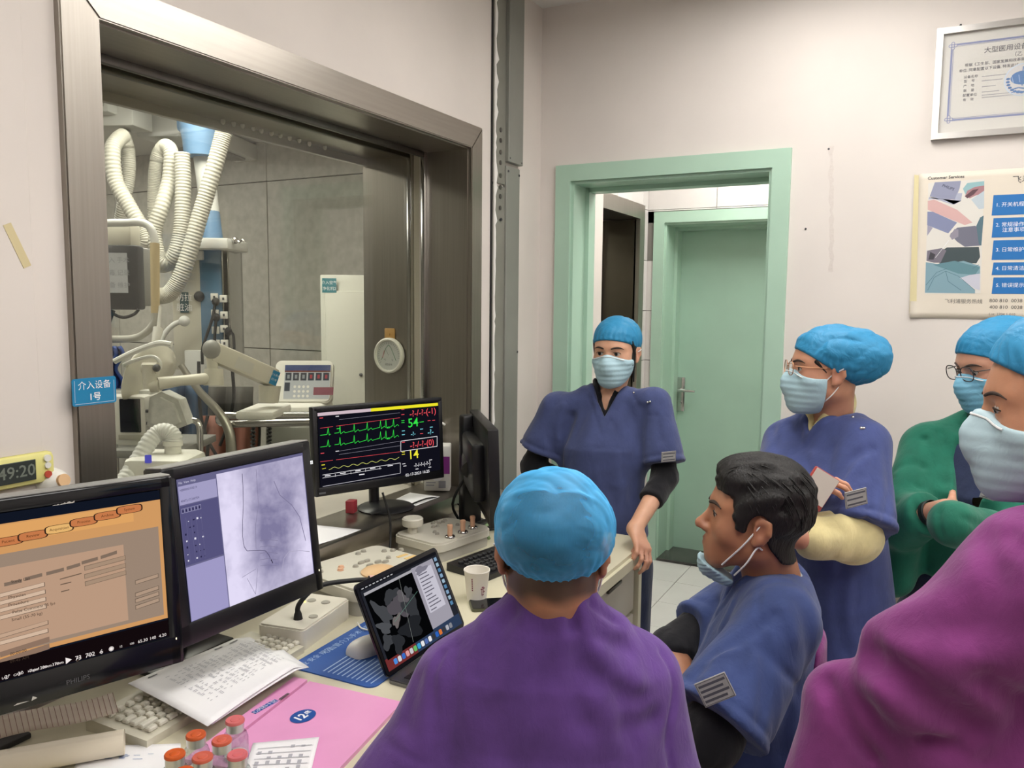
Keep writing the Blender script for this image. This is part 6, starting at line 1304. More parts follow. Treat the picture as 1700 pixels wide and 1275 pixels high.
def hand(wrist, fdir, palm, thumb_side, curls=((.3, .4, .3),) * 4, spread=.12, thumb=(.5, .3), s=1.0, tdir=None):
    """list of (sdf, k): palm out along fdir, palm facing `palm`, thumb towards +-lateral"""
    w = Vector(wrist); f = Vector(fdir).normalized(); p = Vector(palm); p = (p - f * p.dot(f)).normalized(); l = f.cross(p) * thumb_side
    out = []; bases = [(.030, .082), (.010, .088), (-.010, .085), (-.028, .076)]
    for lx, fy in bases: out.append((cone(w + (l * lx * .6 + f * .012) * s, w + (l * lx + f * fy) * s, .0150 * s, .0120 * s), .012))
    lens = ((.043, .025, .021), (.047, .029, .022), (.044, .027, .021), (.034, .020, .018))
    for i, ((lx, fy), ln, cu) in enumerate(zip(bases, lens, curls)):
        a = w + (l * lx + f * fy) * s; ang = 0; sp = (1.5 - i) * spread
        for j in range(3):
            ang += cu[j]; dv = (f * math.cos(ang) + p * math.sin(ang)); dv = (dv + l * math.sin(sp) * math.cos(ang)).normalized(); b_ = a + dv * ln[j] * s
            out.append((cone(a, b_, (.0092 - .0009 * j) * s, (.0086 - .0010 * j) * s), .0045)); a = b_
    tb = w + (l * .022 + f * .028) * s; td = (f * .75 + l * .75 + p * thumb[0]).normalized() if tdir is None else Vector(tdir).normalized(); k1 = tb + td * .042 * s; t2 = (td + f * thumb[1] - l * .3).normalized(); k2 = k1 + t2 * .030 * s; k3 = k2 + (t2 + f * .2).normalized() * .024 * s
    out += [(cone(tb, k1, .0150 * s, .0110 * s), .010), (cone(k1, k2, .0105 * s, .0095 * s), .004), (cone(k2, k3, .0095 * s, .0078 * s), .004)]
    return out
# ------------------------------------------------------------------ people
FX, FY = fx, fy                                            # level camera right / forward
def facing(turn, pitch=0.0, px=850):
    """direction a person looks: 0 = at the viewer's spot, 90 = to the viewer's left; px = where the person stands"""
    turn += math.degrees(math.atan((px - 850) / F_PX))
    v = -FY * math.cos(R(turn)) - FX * math.sin(R(turn)); return v * math.cos(R(pitch)) + Vector((0, 0, math.sin(R(pitch))))
MASK_B = nonwoven('mask', '#a9c8d3', rough=.6, bump=.2); MASK_W = mat('mask_white', '#e3e4e4', .7); M_BROW = mat('brow_hair', '#3a2c25', .8)
M_HAIR = mat('black_hair', '#120f0e', .55, noise=.3, nscale=60, bump=.6, bscale=90, stretch=(3, 3, .6), spec=.4); M_EYEW = mat('eye_white', '#b5aca4', .25); M_IRIS = mat('iris', '#1b100a', .12)
CAP_B = nonwoven('cap', '#2b83b0'); 
class Fig:
    def __init__(s, label, base, head_pos, head_R, hs, skin_m, **hp):
        s.t = empty('person', base, label=label, cat='person'); s.base = Vector(base); s.hp, s.hR, s.hs = Vector(head_pos), head_R, hs; s.skin = skin_m
        s.face, s.full, s.skull = head_parts(**hp); s.HM = mtx(head_R, head_pos, hs)
    def H(s, x, y, z): return s.HM @ Vector((x, y, z))
    def mesh(s, nm, fn, lo, hi, h, m, parent=None, **k):
        """world-space garment or body"""
        o = figure_mesh(nm, fn, lo, hi, h, m, None, **k); o.parent = s.t; o.matrix_parent_inverse = Matrix.Translation(-s.base); return o
    def hmesh(s, nm, fn, lo, hi, h, m, **k):
        """head-space thing"""
        o = figure_mesh(nm, fn, lo, hi, h, m, None, **k); o.parent = s.t; o.matrix_local = Matrix.Translation(-s.base) @ s.HM; return o
    def hb(s, nm, b, m, smooth=True, parent=None):
        o = b.build(nm, m, None, smooth); o.parent = s.t; o.matrix_local = Matrix.Translation(-s.base) @ s.HM; return o
    def wb(s, nm, b, m, smooth=True):
        o = b.build(nm, m, None, smooth); o.parent = s.t; o.matrix_parent_inverse = Matrix.Translation(-s.base); return o
    def tint(s, lips=.75, stubble=0.0, hands=(), nape=0.0):
        Rm = np.array(s.hR, dtype=f32); pos = V3(s.hp); hs = s.hs
        lipf = union(sym(cone((0, .0925, -.0525), (.020, .083, -.0555), .0060, .0035)), (sym(cone((0, .0905, -.0625), (.017, .083, -.0605), .0068, .0040)), .004)); earf = sym(ell((.080, -.012, .0), (.012, .022, .036))); nosf = ell((0, .108, -.026), (.016, .016, .014)); chin = ell((0, .075, -.085), (.05, .03, .028))
        def f(P):
            Q = ((P - pos) @ Rm) / hs; r = lips * np.clip(1 - lipf(Q) / .003, 0, 1); r = np.maximum(r, .35 * np.clip(-earf(Q) / .006, 0, 1)); r = np.maximum(r, .25 * np.clip(1 - nosf(Q) / .01, 0, 1)); r = np.maximum(r, .12 * np.exp(-(sym(ell((.045, .05, -.02), (.02, .02, .02)))(Q) / .02) ** 2))
            for h in hands: r = np.maximum(r, .35 * np.exp(-((P - V3(h)) ** 2).sum(1) / .06 ** 2))
            g = stubble * np.exp(-np.clip(chin(Q), 0, 1) ** 2 / .012 ** 2)
            if nape: g = np.maximum(g, nape * np.clip((Q[:, 2] + .066 + .006 * wob(Q, 120, 2)) / .022, 0, 1) * np.clip((-.008 - Q[:, 1]) / .012, 0, 1) * (np.abs(Q[:, 0]) < .074) * (Q[:, 2] < .03))
            return np.stack([r, g, g * 0], 1)
        return f
    def eyes(s, look=(0, 0), open_=.0052):
        for sx in (-1, 1):
            pts = []
            for u in np.linspace(-.97, 1.0, 13):
                x_, z_ = .032 + .0158 * u, .0115 + open_ * math.sqrt(max(0, 1 - u * u)) + .0006; pts.append((sx * x_, surf(s.face, 1, (x_, 0, z_)) + .0004, z_))
            b = B(); b.tube(pts, .001, seg=6, rad=[.0006 + .0008 * math.sin(math.pi * (.1 + .8 * k / 12)) for k in range(13)]); s.hb('eyelashes', b, M_BROW)
            b = B(); b.sphere((sx * .032, .0718, .0117), .0138, 20); e = s.hb('eye', b, M_EYEW)
            c = Vector((sx * .032, .0726, .0117)); dv = Vector((math.sin(R(look[0])), math.cos(R(look[0])), math.sin(R(look[1])))).normalized(); b = B(); Mi_ = dv.to_track_quat('Z', 'Y').to_matrix()
            b.lathe([(0.0076, .0102), (.0072, .0110), (.005, .0124), (0, .0133)], c, 18, Mi_); o = b.build('iris', M_IRIS, None, True); o.parent = e
    def brows(s, thick=.0028, only=None, lift=0.0):
        for sx in (-1, 1):
            if only and sx != only: continue
            pts = []
            for x, z in ((.014, .0300), (.025, .0335), (.036, .0350), (.047, .0330), (.056, .0285)): pts.append((sx * x, surf(s.face, 1, (sx * x, 0, z + lift)) + .0002, z + lift))
            b = B(); b.tube(spline(pts, 20), thick, seg=8, rad=[thick * (.8 + .4 * math.sin(math.pi * min(1, .15 + .9 * k / 20))) * (1 - .55 * max(0, k / 20 - .6) / .4) for k in range(21)]); s.hb('eyebrow', b, M_BROW)
    def cap(s, m=None, puff=((0, -.028, .062), (.088, .112, .080)), front=.062, back=-.020, amp=.004, seed=1, extra=None, nm='surgical_cap', inset=None):
        core = grow(s.skull, .007); pf = ell(*puff)
        # lower rim: a tilted plane through the forehead and the nape
        yf, yb = .085, -.10; n = Vector((0, (back - front), -(yb - yf))).normalized(); n = Vector((0, front - back, -(yf - yb))).normalized(); rim = half((0, yf, front), n)
        base = union(core, (pf, .025))
        fl = folds((1, 1, 1), 60, amp, seed); f2 = folds((1, 1, 1), 150, amp * .35, seed + 3)
        def f(P):
            d = base(P); r = rim(P); d = d + .010 * np.exp(-(r / .014) ** 2) * 0 - .0; g = np.clip(-r / .03, 0, 1); near = np.abs(d) < .04
            d = d + np.where(near, (fl(P) + f2(P)) * (.35 + .65 * g), 0); d = np.minimum(d + .004 * (1 - g), d + .004); d = np.maximum(d, -(s.skull(P) - .0) - 1)
            d = d + np.where(near, .0022 * np.sin(np.arctan2(P[:, 0], P[:, 1] + .02) * 34 + 2.5 * np.sin(P[:, 2] * 55 + seed)) * np.exp(-(r / .032) ** 2), 0)
            if extra is not None: d = d + extra(P)
            d = np.minimum(d, core(P) + .002); return smax(d, r, .004)
        o = s.hmesh(nm, f, (-.13, -.19, -.10), (.13, .13, .20), .0036, m or CAP_B, amp=.012); return o
    def mask(s, m=None, drop=(0, 0, 0), top=.006, width=.066, pleat=.0008):
        hull = union(ell((0, .038, -.052), (.066, .072, .066)), (cone((0, .092, -.010), (0, .104, -.040), .016, .018), .03), (ell((0, .070, -.092), (.034, .030, .026)), .03)); core = union(grow(s.face, .0045), (hull, .012))
        def f(P):
            d = core(P); x, y, z = np.abs(P[:, 0]), P[:, 1], P[:, 2]; zt = top - .30 * np.maximum(x - .012, 0) + .004 * np.exp(-(x / .012) ** 2); d = d + pleat * np.sin((z + .02) * 2 * math.pi / .0185) * np.clip((y - .02) / .03, 0, 1) * (np.abs(z + .055) < .045)
            d = smax(d, z - zt, .002); d = smax(d, -.121 - z + .25 * x, .003); return smax(d, (.014 + .0 * x) - y, .002)
        o = s.hmesh('face_mask', f, (-.10, -.01, -.145), (.10, .15, .035), .0032, m or MASK_B, amp=.004)
        for sx in (-1, 1):
            for z0_, ze, yy in ((-.016, .020, .016), (-.088, -.028, .020)):
                pts = [];
                for t_ in range(9):
                    u = t_ / 8; y_ = yy + (-.022 - yy) * u; z_ = z0_ + (ze - z0_) * u ** .9
                    q = surf(s.skull if u < .75 else s.full, 0, (0, y_, z_), .11) if sx > 0 else -surf(s.skull if u < .75 else s.full, 0, (0, y_, z_), .11)
                    pts.append((q + sx * .0022, y_, z_))
                b = B(); b.tube(spline(pts, 20), .0017, seg=6); s.hb('mask_strap', b, MASK_W)
        # white edge band along the top
        pts = [(x, surf(f, 1, (x, 0, top - .30 * max(abs(x) - .012, 0) - .004)) + .0004, top - .30 * max(abs(x) - .012, 0) - .003) for x in np.linspace(-.060, .060, 25)]
        b = B(); b.tube(pts, .0016, seg=6); s.hb('mask_edge', b, MASK_W); return o
    def glasses(s, m_frame, rim=.0013, shape=(.024, .019), yo=.012, zo=.004, temple=True):
        b = B()
        for sx in (-1, 1):
            c = (sx * .033, .094 + yo, .008 + zo); b2 = [(c[0] + shape[0] * math.copysign(abs(math.cos(a)) ** .75, math.cos(a)), c[1] - .10 * (abs(c[0] + shape[0] * math.cos(a)) - .02) ** 1 * .6, c[2] + shape[1] * math.copysign(abs(math.sin(a)) ** .8, math.sin(a))) for a in [2 * math.pi * k / 40 for k in range(41)]]
            b.tube(b2, rim, seg=6, caps=False)
            g_ = B(); vs = [g_.bm.verts.new(p) for p in b2[:-1]]; g_.bm.faces.new(vs); s.hb('lens', g_, glass_mat('spectacle_lens', (.97, .98, .98), boost=2.0), False)
            if temple: b.tube(spline([(sx * .057, .086 + yo, .016 + zo), (sx * .070, .06, .018), (sx * .077, .02, .018), (sx * .079, -.010, .022), (sx * .078, -.025, .012)], 16), rim, seg=6)
        b.tube(spline([(-.011, .093 + yo, .012 + zo), (0, .096 + yo, .015 + zo), (.011, .093 + yo, .012 + zo)], 8), rim, seg=6); s.hb('glasses_frame', b, m_frame)
def bbox(pts, pad):
    a = np.array([tuple(p) for p in pts]); return a.min(0) - pad, a.max(0) + pad
def sleeve(sh, el, length, r0, r1, fl=None, n=None, s=1.0, wall=.006):
    """open-ended sleeve along the upper arm; returns outer sdf and the hollow to carve, and the hem plane"""
    sh, el = Vector(sh), Vector(el); dv = (el - sh).normalized(); e = sh + dv * length
    raw = cone(sh, e + dv * .05, r0, r1 + (r1 - r0) * .05 / max(length, .05), n, s); ee, dd = V3(e), V3(dv)
    def hemmed(P): q = (ee - P) @ dd; return raw(P) + .0035 * np.exp(-((q - .024) / .0055) ** 2) - .0015 * np.exp(-((q - .010) / .008) ** 2)
    out = clip(hemmed, half(e, dv), .003)
    hol = clip(cone(e - dv * .05, e + dv * .06, r1 - wall - .004, r1 - wall, n, s), half(e - dv * .028, -dv), .004); return out, hol
def shoes(fig, pts, m):
    for p, dv in pts:
        p = Vector(p); dv = Vector(dv); b = B(); b.box((p.x + dv.x * .05, p.y + dv.y * .05, .045), (.095, .26, .09), .035, rot=(0, 0, math.atan2(-dv.x, dv.y)), seg=3); fig.wb('shoe', b, m)
def patch(fig, centre, normal, updir, w, h, nm='name_patch', lines=3):
    n = Vector(normal).normalized(); u = Vector(updir); u = (u - n * u.dot(n)).normalized(); x = u.cross(n); M_ = Matrix((x, -n, u)).transposed().to_4x4(); M_.translation = Vector(centre)
    b = B(); b.box((0, 0, 0), (w, .003, h), .0008, seg=1); o = b.build(nm, mat('patch_grey', '#9c9a98', .8, noise=.1, nscale=80), None); o.parent = fig.t; o.matrix_local = Matrix.Translation(-fig.base) @ M_
    d = Decal(); dk_ = mat('patch_ink', '#4a4a52', .8)
    for k in range(lines):
        z = h * (.30 - k * .6 / max(1, lines - 1)); d.rect(-w * .42, z - h * .05, w * (.42 - .12 * (k % 2)), z + h * .05, dk_)
    d.frame(-w * .47, -h * .46, w * .47, h * .46, w * .015, dk_); q = d.build('patch_print', fig.t, None); q.parent = o; q.matrix_local = Matrix.Translation((0, -.0015, 0))
def snaps(fig, pts):
    for p in pts: b = B(); b.sphere(p, .0045, 10); fig.wb('snap_button', b, M_CHROME)
def trousers(fig, hipc, side, legs, m, r=(.095, .075, .085), seed=5, top=None):
    fs = [ell(hipc, (.16, .13, .15))]
    for hip, knee, ank in legs: fs += [(cone(hip, knee, r[0], r[1]), .05), (cone(knee, ank, r[1], r[2] * .85), .03)]
    f = plus(union(*fs), folds((1, 1, .35), 26, .007, seed)); lo, hi = bbox([hipc] + [q for l in legs for q in l], .22); lo[2] = max(lo[2], .02); return fig.mesh('trousers', f, lo, hi, .011, m, amp=.02)
NAVY = cloth('navy', '#3f4870'); NAVY2 = cloth('navy_two', '#434e80'); NAVYD = cloth('dark_navy', '#232c47'); BLK = cloth('black_knit', '#17171b', .9); PURP = cloth('purple', '#5d3d82'); MAG = cloth('magenta', '#7f3876', rough=.9, sheen=.2); GRN = cloth('green', '#1f6b56'); YEL = cloth('yellow_fleece', '#d8cb96', .95, sheen=.3); BLUE5 = cloth('blue', '#3b4a7a'); M_SHOE = mat('white_shoe', '#cfcdc8', .5)
UP = Vector((0, 0, 1))
def band(v, w=.026):
    """stitched neck band a little way off the V opening"""
    return lambda P: (lambda d: .0035 * np.exp(-((d - w) / .005) ** 2) - .002 * np.exp(-((d - w * .45) / .009) ** 2))(v(P))
# ---------------------------------------------------------------- 1: woman standing at the end of the desk
def woman_desk():
    hp = at(1023, 588, 2.92); S = Fig('woman in navy scrubs with a black undershirt standing at the desk end, hand on it', (at(1000, 700, 2.95).x, at(1000, 700, 2.95).y, 0), hp, frame(facing(20, -4, 1023)), .97, skin('fair', '#d9a688', '#b0685c'))
    bf = facing(8, 0, 1000); side = UP.cross(bf)
    nk = at(1010, 652, 2.96); shR, shL = at(922, 678, 3.00), at(1088, 672, 2.89); ch = at(1003, 745, 2.94); hem = at(1000, 890, 2.97); elR, haR = at(884, 775, 3.03), at(960, 812, 3.13); elL, wrL = at(1104, 793, 2.83), at(1054, 878, 2.66)
    hd = Vector((.60, -.62, -.62)); hnd = hand(wrL, hd, (-.55, -.1, -.9), 1, ((.45, .7, .5), (.35, .75, .5), (.35, .75, .55), (.3, .75, .55)), .10, s=.92, tdir=(-.15, -.75, -.62))
    body = union(placed(S.full, S.hR, S.hp, S.hs), (cone(S.H(0, -.022, -.05), nk - Vector((0, 0, .02)), .050, .054), .03), (loft([(ch - UP * .12, .12, .075), (ch, .135, .08), (nk - UP * .05, .085, .055)], side, bf), .04), (cone(nk - UP * .04, shR, .026, .036), .04), (cone(nk - UP * .04, shL, .026, .036), .04), (cone(shR, elR, .044, .036), .03), (cone(elR, haR, .036, .028), .02), (cone(shL, elL, .044, .036), .03), (cone(elL, wrL, .037, .0255), .02), (cone(wrL, wrL + hd.normalized() * .02, .025, .022), .015), *hnd)
    pts = [hp, nk, shR, shL, hem, elR, haR, elL, wrL]; lo, hi = bbox(pts, .16); S.mesh('body', body, lo, hi, .0045, S.skin, tint=S.tint(hands=[wrL + hd * .09]))
    # black undershirt: collar and sleeves
    und = union(loft([(ch, .120, .08), (nk - UP * .045, .105, .070)], side, bf), (cone(nk - UP * .04, nk + UP * .060 - bf * .008, .060, .060), .02), (cone(nk - UP * .03, shR, .026, .034), .03), (cone(nk - UP * .03, shL, .026, .034), .03), (cone(shR, elR, .050, .043), .03), (cone(elR, haR, .043, .036), .02), (cone(shL, elL, .052, .045), .03))
    cuffe = elL.lerp(wrL, .48); und = union(und, (clip(cone(elL, wrL, .047, .040), half(cuffe, wrL - elL), .004), .02)); vn = union(ell(nk + bf * .075 + Vector((0, 0, -.01)), (.042, .07, .075)), k=.01)
    und = plus(cut(und, vee(nk + bf * .09 - UP * .070, side, bf, .30), .004), folds((.5, .5, 1.4), 90, .0030, 3)); und = clip(und, half(nk + UP * .050, UP - bf * .3), .004)
    S.mesh('undershirt', und, *bbox([nk, shR, shL, ch, elR, haR, elL, wrL], .12), .0055, BLK)
    # scrub top
    s1, h1 = sleeve(shR, elR, .175, .058, .082); s2, h2 = sleeve(shL, elL, .215, .058, .080)
    tor = union(loft([(hem, .180, .122), (at(1000, 810, 2.95), .160, .115), (ch, .160, .112), (nk - UP * .06, .130, .090), (nk + UP * .005, .080, .072)], side, bf), (cone(nk - side * .05 - UP * .018, shR, .044, .046), .05), (cone(nk + side * .05 - UP * .018, shL, .044, .046), .05), (s1, .05), (s2, .05))
    base_t = tor; vv = vee(nk + bf * .105 - UP * .085, side, bf, .46)
    tor = cut(cut(tor, vv, .003), cone(nk - UP * .05, nk + UP * .12, .050, .066), .004)
    cr = [seam(tor, q, w_, d_) for q, w_, d_ in (([(988, 745), (1041, 745)], .007, .004), ([(1033, 750), (1034, 796)], .008, .005), ([(1067, 678), (1061, 724), (1059, 776), (1050, 830)], .016, .014), ([(949, 691), (939, 724), (929, 763), (935, 820)], .016, .014), ([(998, 697), (982, 730)], .014, .005), ([(1015, 700), (1035, 735)], .014, .005), ([(922, 665), (906, 710), (919, 750)], .014, .006), ([(935, 672), (925, 715), (930, 745)], .012, -.005), ([(1090, 690), (1098, 730)], .012, .005), ([(980, 800), (965, 860)], .020, .006), ([(1020, 820), (1015, 875)], .020, .006), ([(1052, 655), (1068, 686), (1110, 692)], .006, .003))]
    tor = plus(tor, folds((1.2, 1.2, .35), 20, .006, 21), band(vv), *cr); S.mesh('scrub_top', tor, *bbox([nk, shR, shL, hem, elR, elL], .14), .0058, NAVY, amp=.02)
    patch(S, at(1110, 758, 2.755), -FY * .85 + FX * .45, (0, 0, 1), .062, .036); snaps(S, [at(1052, 652, 2.858), at(1075, 668, 2.832), at(1079, 667, 2.83)])
    hipc = hem - UP * .10; trousers(S, hipc, side, [(hipc - side * .09, hipc - side * .10 - Vector((0, 0, .42)), (hipc - side * .10).xy.to_3d() + Vector((0, 0, .05))), (hipc + side * .09, hipc + side * .10 - Vector((0, 0, .42)), (hipc + side * .11).xy.to_3d() + Vector((0, 0, .05)))], NAVYD); shoes(S, [(hipc - side * .1, bf), (hipc + side * .11, bf)], M_SHOE)
    S.eyes((-14, -2)); S.brows(); S.mask(); S.cap(puff=((0, -.024, .058), (.084, .108, .078)), front=.060, back=-.012, amp=.0035, seed=4)
    b = B()
    for sx in (-1, 1):
        b = B(); b.tube(spline([(sx * .070, .035, .055), (sx * .0755, .020, .02), (sx * .0745, .015, -.02), (sx * .072, .012, -.06), (sx * .070, .004, -.10)], 16), .006, rad=[.009 - .006 * k / 16 for k in range(17)]); S.hb('hair_strand', b, M_HAIR)
    hf = clip(grow(S.skull, .0045), half((0, .02, .03), (0, 1, .35)), .004); hf = cut(hf, half((0, 0, -.055), (0, 0, 1)), .004); S.hmesh('hair', hf, (-.1, -.13, -.09), (.1, .06, .15), .005, M_HAIR)
woman_desk()

# ---------------------------------------------------------------- 2: woman with glasses, arms folded, pale yellow sleeves
def woman_glasses():
    hp = at(1372, 619, 2.12); S = Fig('woman with glasses, bouffant cap and pale yellow sleeves, arms folded, holding a phone', (at(1385, 800, 2.2).x, at(1385, 800, 2.2).y, 0), hp, frame(facing(76, 1, 1372)), .93, skin('rosy', '#cf9779', '#a86255'))
    bf = facing(46, 0, 1370); side = UP.cross(bf); nk = at(1382, 692, 2.17); shL, shR = at(1438, 735, 2.06), at(1302, 735, 2.27); ch = at(1362, 800, 2.14); hem = at(1390, 1100, 2.20); elL, wrL = at(1424, 888, 1.97), at(1330, 893, 1.90); elR, wrR = at(1280, 880, 2.05), at(1328, 850, 1.95)
    hR = hand(wrR, FX * .5 + UP * .85 - FY * .2, -FY * .2 + FX * .9, 1, ((.6, .8, .5),) * 4, .05, s=.88); hL = hand(wrL, -FX * .8 + UP * .25 + FY * .5, FY, -1, ((.5, .6, .4),) * 4, .08, s=.88)
    body = union(placed(S.full, S.hR, S.hp, S.hs), (cone(S.H(0, -.028, -.045), nk - UP * .02, .047, .052), .03), (loft([(ch - UP * .1, .10, .05), (ch, .10, .05), (nk - UP * .06, .08, .045)], side, bf), .04), (cone(shL, elL, .040, .038), .03), (cone(elL, wrL, .038, .027), .02), (cone(shR, elR, .040, .038), .03), (cone(elR, wrR, .038, .027), .02), *hR, *hL)
    S.mesh('body', body, *bbox([hp, nk, shL, shR, ch, elL, wrL, elR, wrR], .15), .0046, S.skin, tint=S.tint(hands=[wrR, wrL]))
    und = union(cone(nk - UP * .05 + bf * .02, nk + UP * .035, .056, .058), (cone(shL.lerp(elL, .35), elL, .044, .056), .03), (cone(elL, elL.lerp(wrL, .80), .060, .054), .03), (cone(shR.lerp(elR, .35), elR, .036, .046), .03), (cone(elR, elR.lerp(wrR, .75), .046, .042), .02))
    und = plus(cut(und, vee(nk + bf * .09 - UP * .03, side, bf, .6), .004), folds((1.3, 1.3, .8), 46, .0105, 8)); S.mesh('undershirt', und, *bbox([nk, ch, shL, shR, elL, wrL, elR, wrR], .11), .0055, YEL, amp=.02)
    s1, _ = sleeve(shL, elL, .225, .056, .090); s2, _ = sleeve(shR, elR, .21, .052, .078)
    tor = union(loft([(hem, .170, .140), (at(1380, 930, 2.18), .160, .130), (ch, .165, .122), (nk - UP * .06, .132, .095), (nk + UP * .005, .080, .072)], side, bf), (cone(nk + side * .05 - UP * .022, shL, .042, .046), .05), (cone(nk - side * .05 - UP * .022, shR, .042, .044), .05), (s1, .05), (s2, .05))
    base_t = tor; vv = vee(nk + bf * .09 - UP * .040, side, bf, .55)
    tor = cut(cut(tor, vv, .003), cone(nk - UP * .05, nk + UP * .12, .052, .072), .004)
    cr = [seam(tor, q, w_, d_) for q, w_, d_ in (([(1444, 744), (1411, 763), (1378, 796)], .010, .009), ([(1450, 754), (1424, 773), (1398, 800)], .009, -.006), ([(1404, 780), (1384, 815)], .010, .008), ([(1450, 744), (1446, 796), (1439, 862)], .010, .008), ([(1309, 704), (1332, 737), (1371, 750)], .012, .007), ([(1282, 711), (1292, 755)], .012, .007), ([(1330, 715), (1340, 770), (1350, 790)], .012, .006), ([(1380, 745), (1372, 790)], .012, .006), ([(1473, 750), (1478, 796), (1470, 862)], .012, .006), ([(1430, 790), (1410, 830)], .010, .005), ([(1400, 930), (1390, 1010), (1400, 1080)], .016, .008), ([(1430, 940), (1428, 1040)], .016, .007), ([(1450, 900), (1440, 1000)], .014, .006))]
    tor = plus(tor, folds((1.1, 1.1, .35), 20, .0055, 31), band(vv), *cr); S.mesh('scrub_top', tor, *bbox([nk, shR, shL, hem, elR, elL], .14), .0058, NAVY2, amp=.02)
    patch(S, at(1421, 827, 1.878), -FY * .95 + FX * .25, UP - FX * .18, .060, .040); snaps(S, [at(1416, 693, 2.07), at(1430, 711, 2.02), at(1434, 711, 2.018)])
    hipc = hem - UP * .02; trousers(S, hipc, side, [(hipc + q * side * .08, hipc + q * side * .09 - UP * .36, (hipc + q * side * .10).xy.to_3d() + UP * .05) for q in (-1, 1)], NAVYD); shoes(S, [(hipc + q * side * .1, bf) for q in (-1, 1)], M_SHOE)
    S.eyes(); S.brows(); S.mask(); S.glasses(mat('gold_wire', '#b98a6a', .3, .8)); S.cap(puff=((0, -.052, .052), (.096, .118, .084)), front=.064, back=-.050, amp=.006, seed=12)
    hf = clip(grow(S.skull, .004), half((0, -.01, .03), (0, 1, .2)), .004); hf = cut(hf, half((0, -.035, -.01), (0, -.8, 1)), .004); hf = union(hf, (sym(cone((.066, .045, .034), (.0725, .018, .006), .007, .003)), .005)); S.hmesh('hair', hf, (-.1, -.13, -.08), (.1, .07, .15), .004, M_HAIR)
    pc = at(1357, 812, 1.885); t = empty('smartphone', mtx=basis(pc, FX * .75 - UP * .45 + FY * .1, FX * .45 + UP * .85), label='white-edged phone with a red case held by the woman in glasses', cat='phone')
    b = B(); b.box((0, 0, 0), (.072, .009, .090), .004); b.build('phone_case', mat('phone_red', '#a8433c', .4), t, True); b = B(); b.box((0, -.0048, .006), (.066, .001, .074), .0004); b.build('phone_back', mat('phone_pale', '#d8d0c4', .3), t)
woman_glasses()

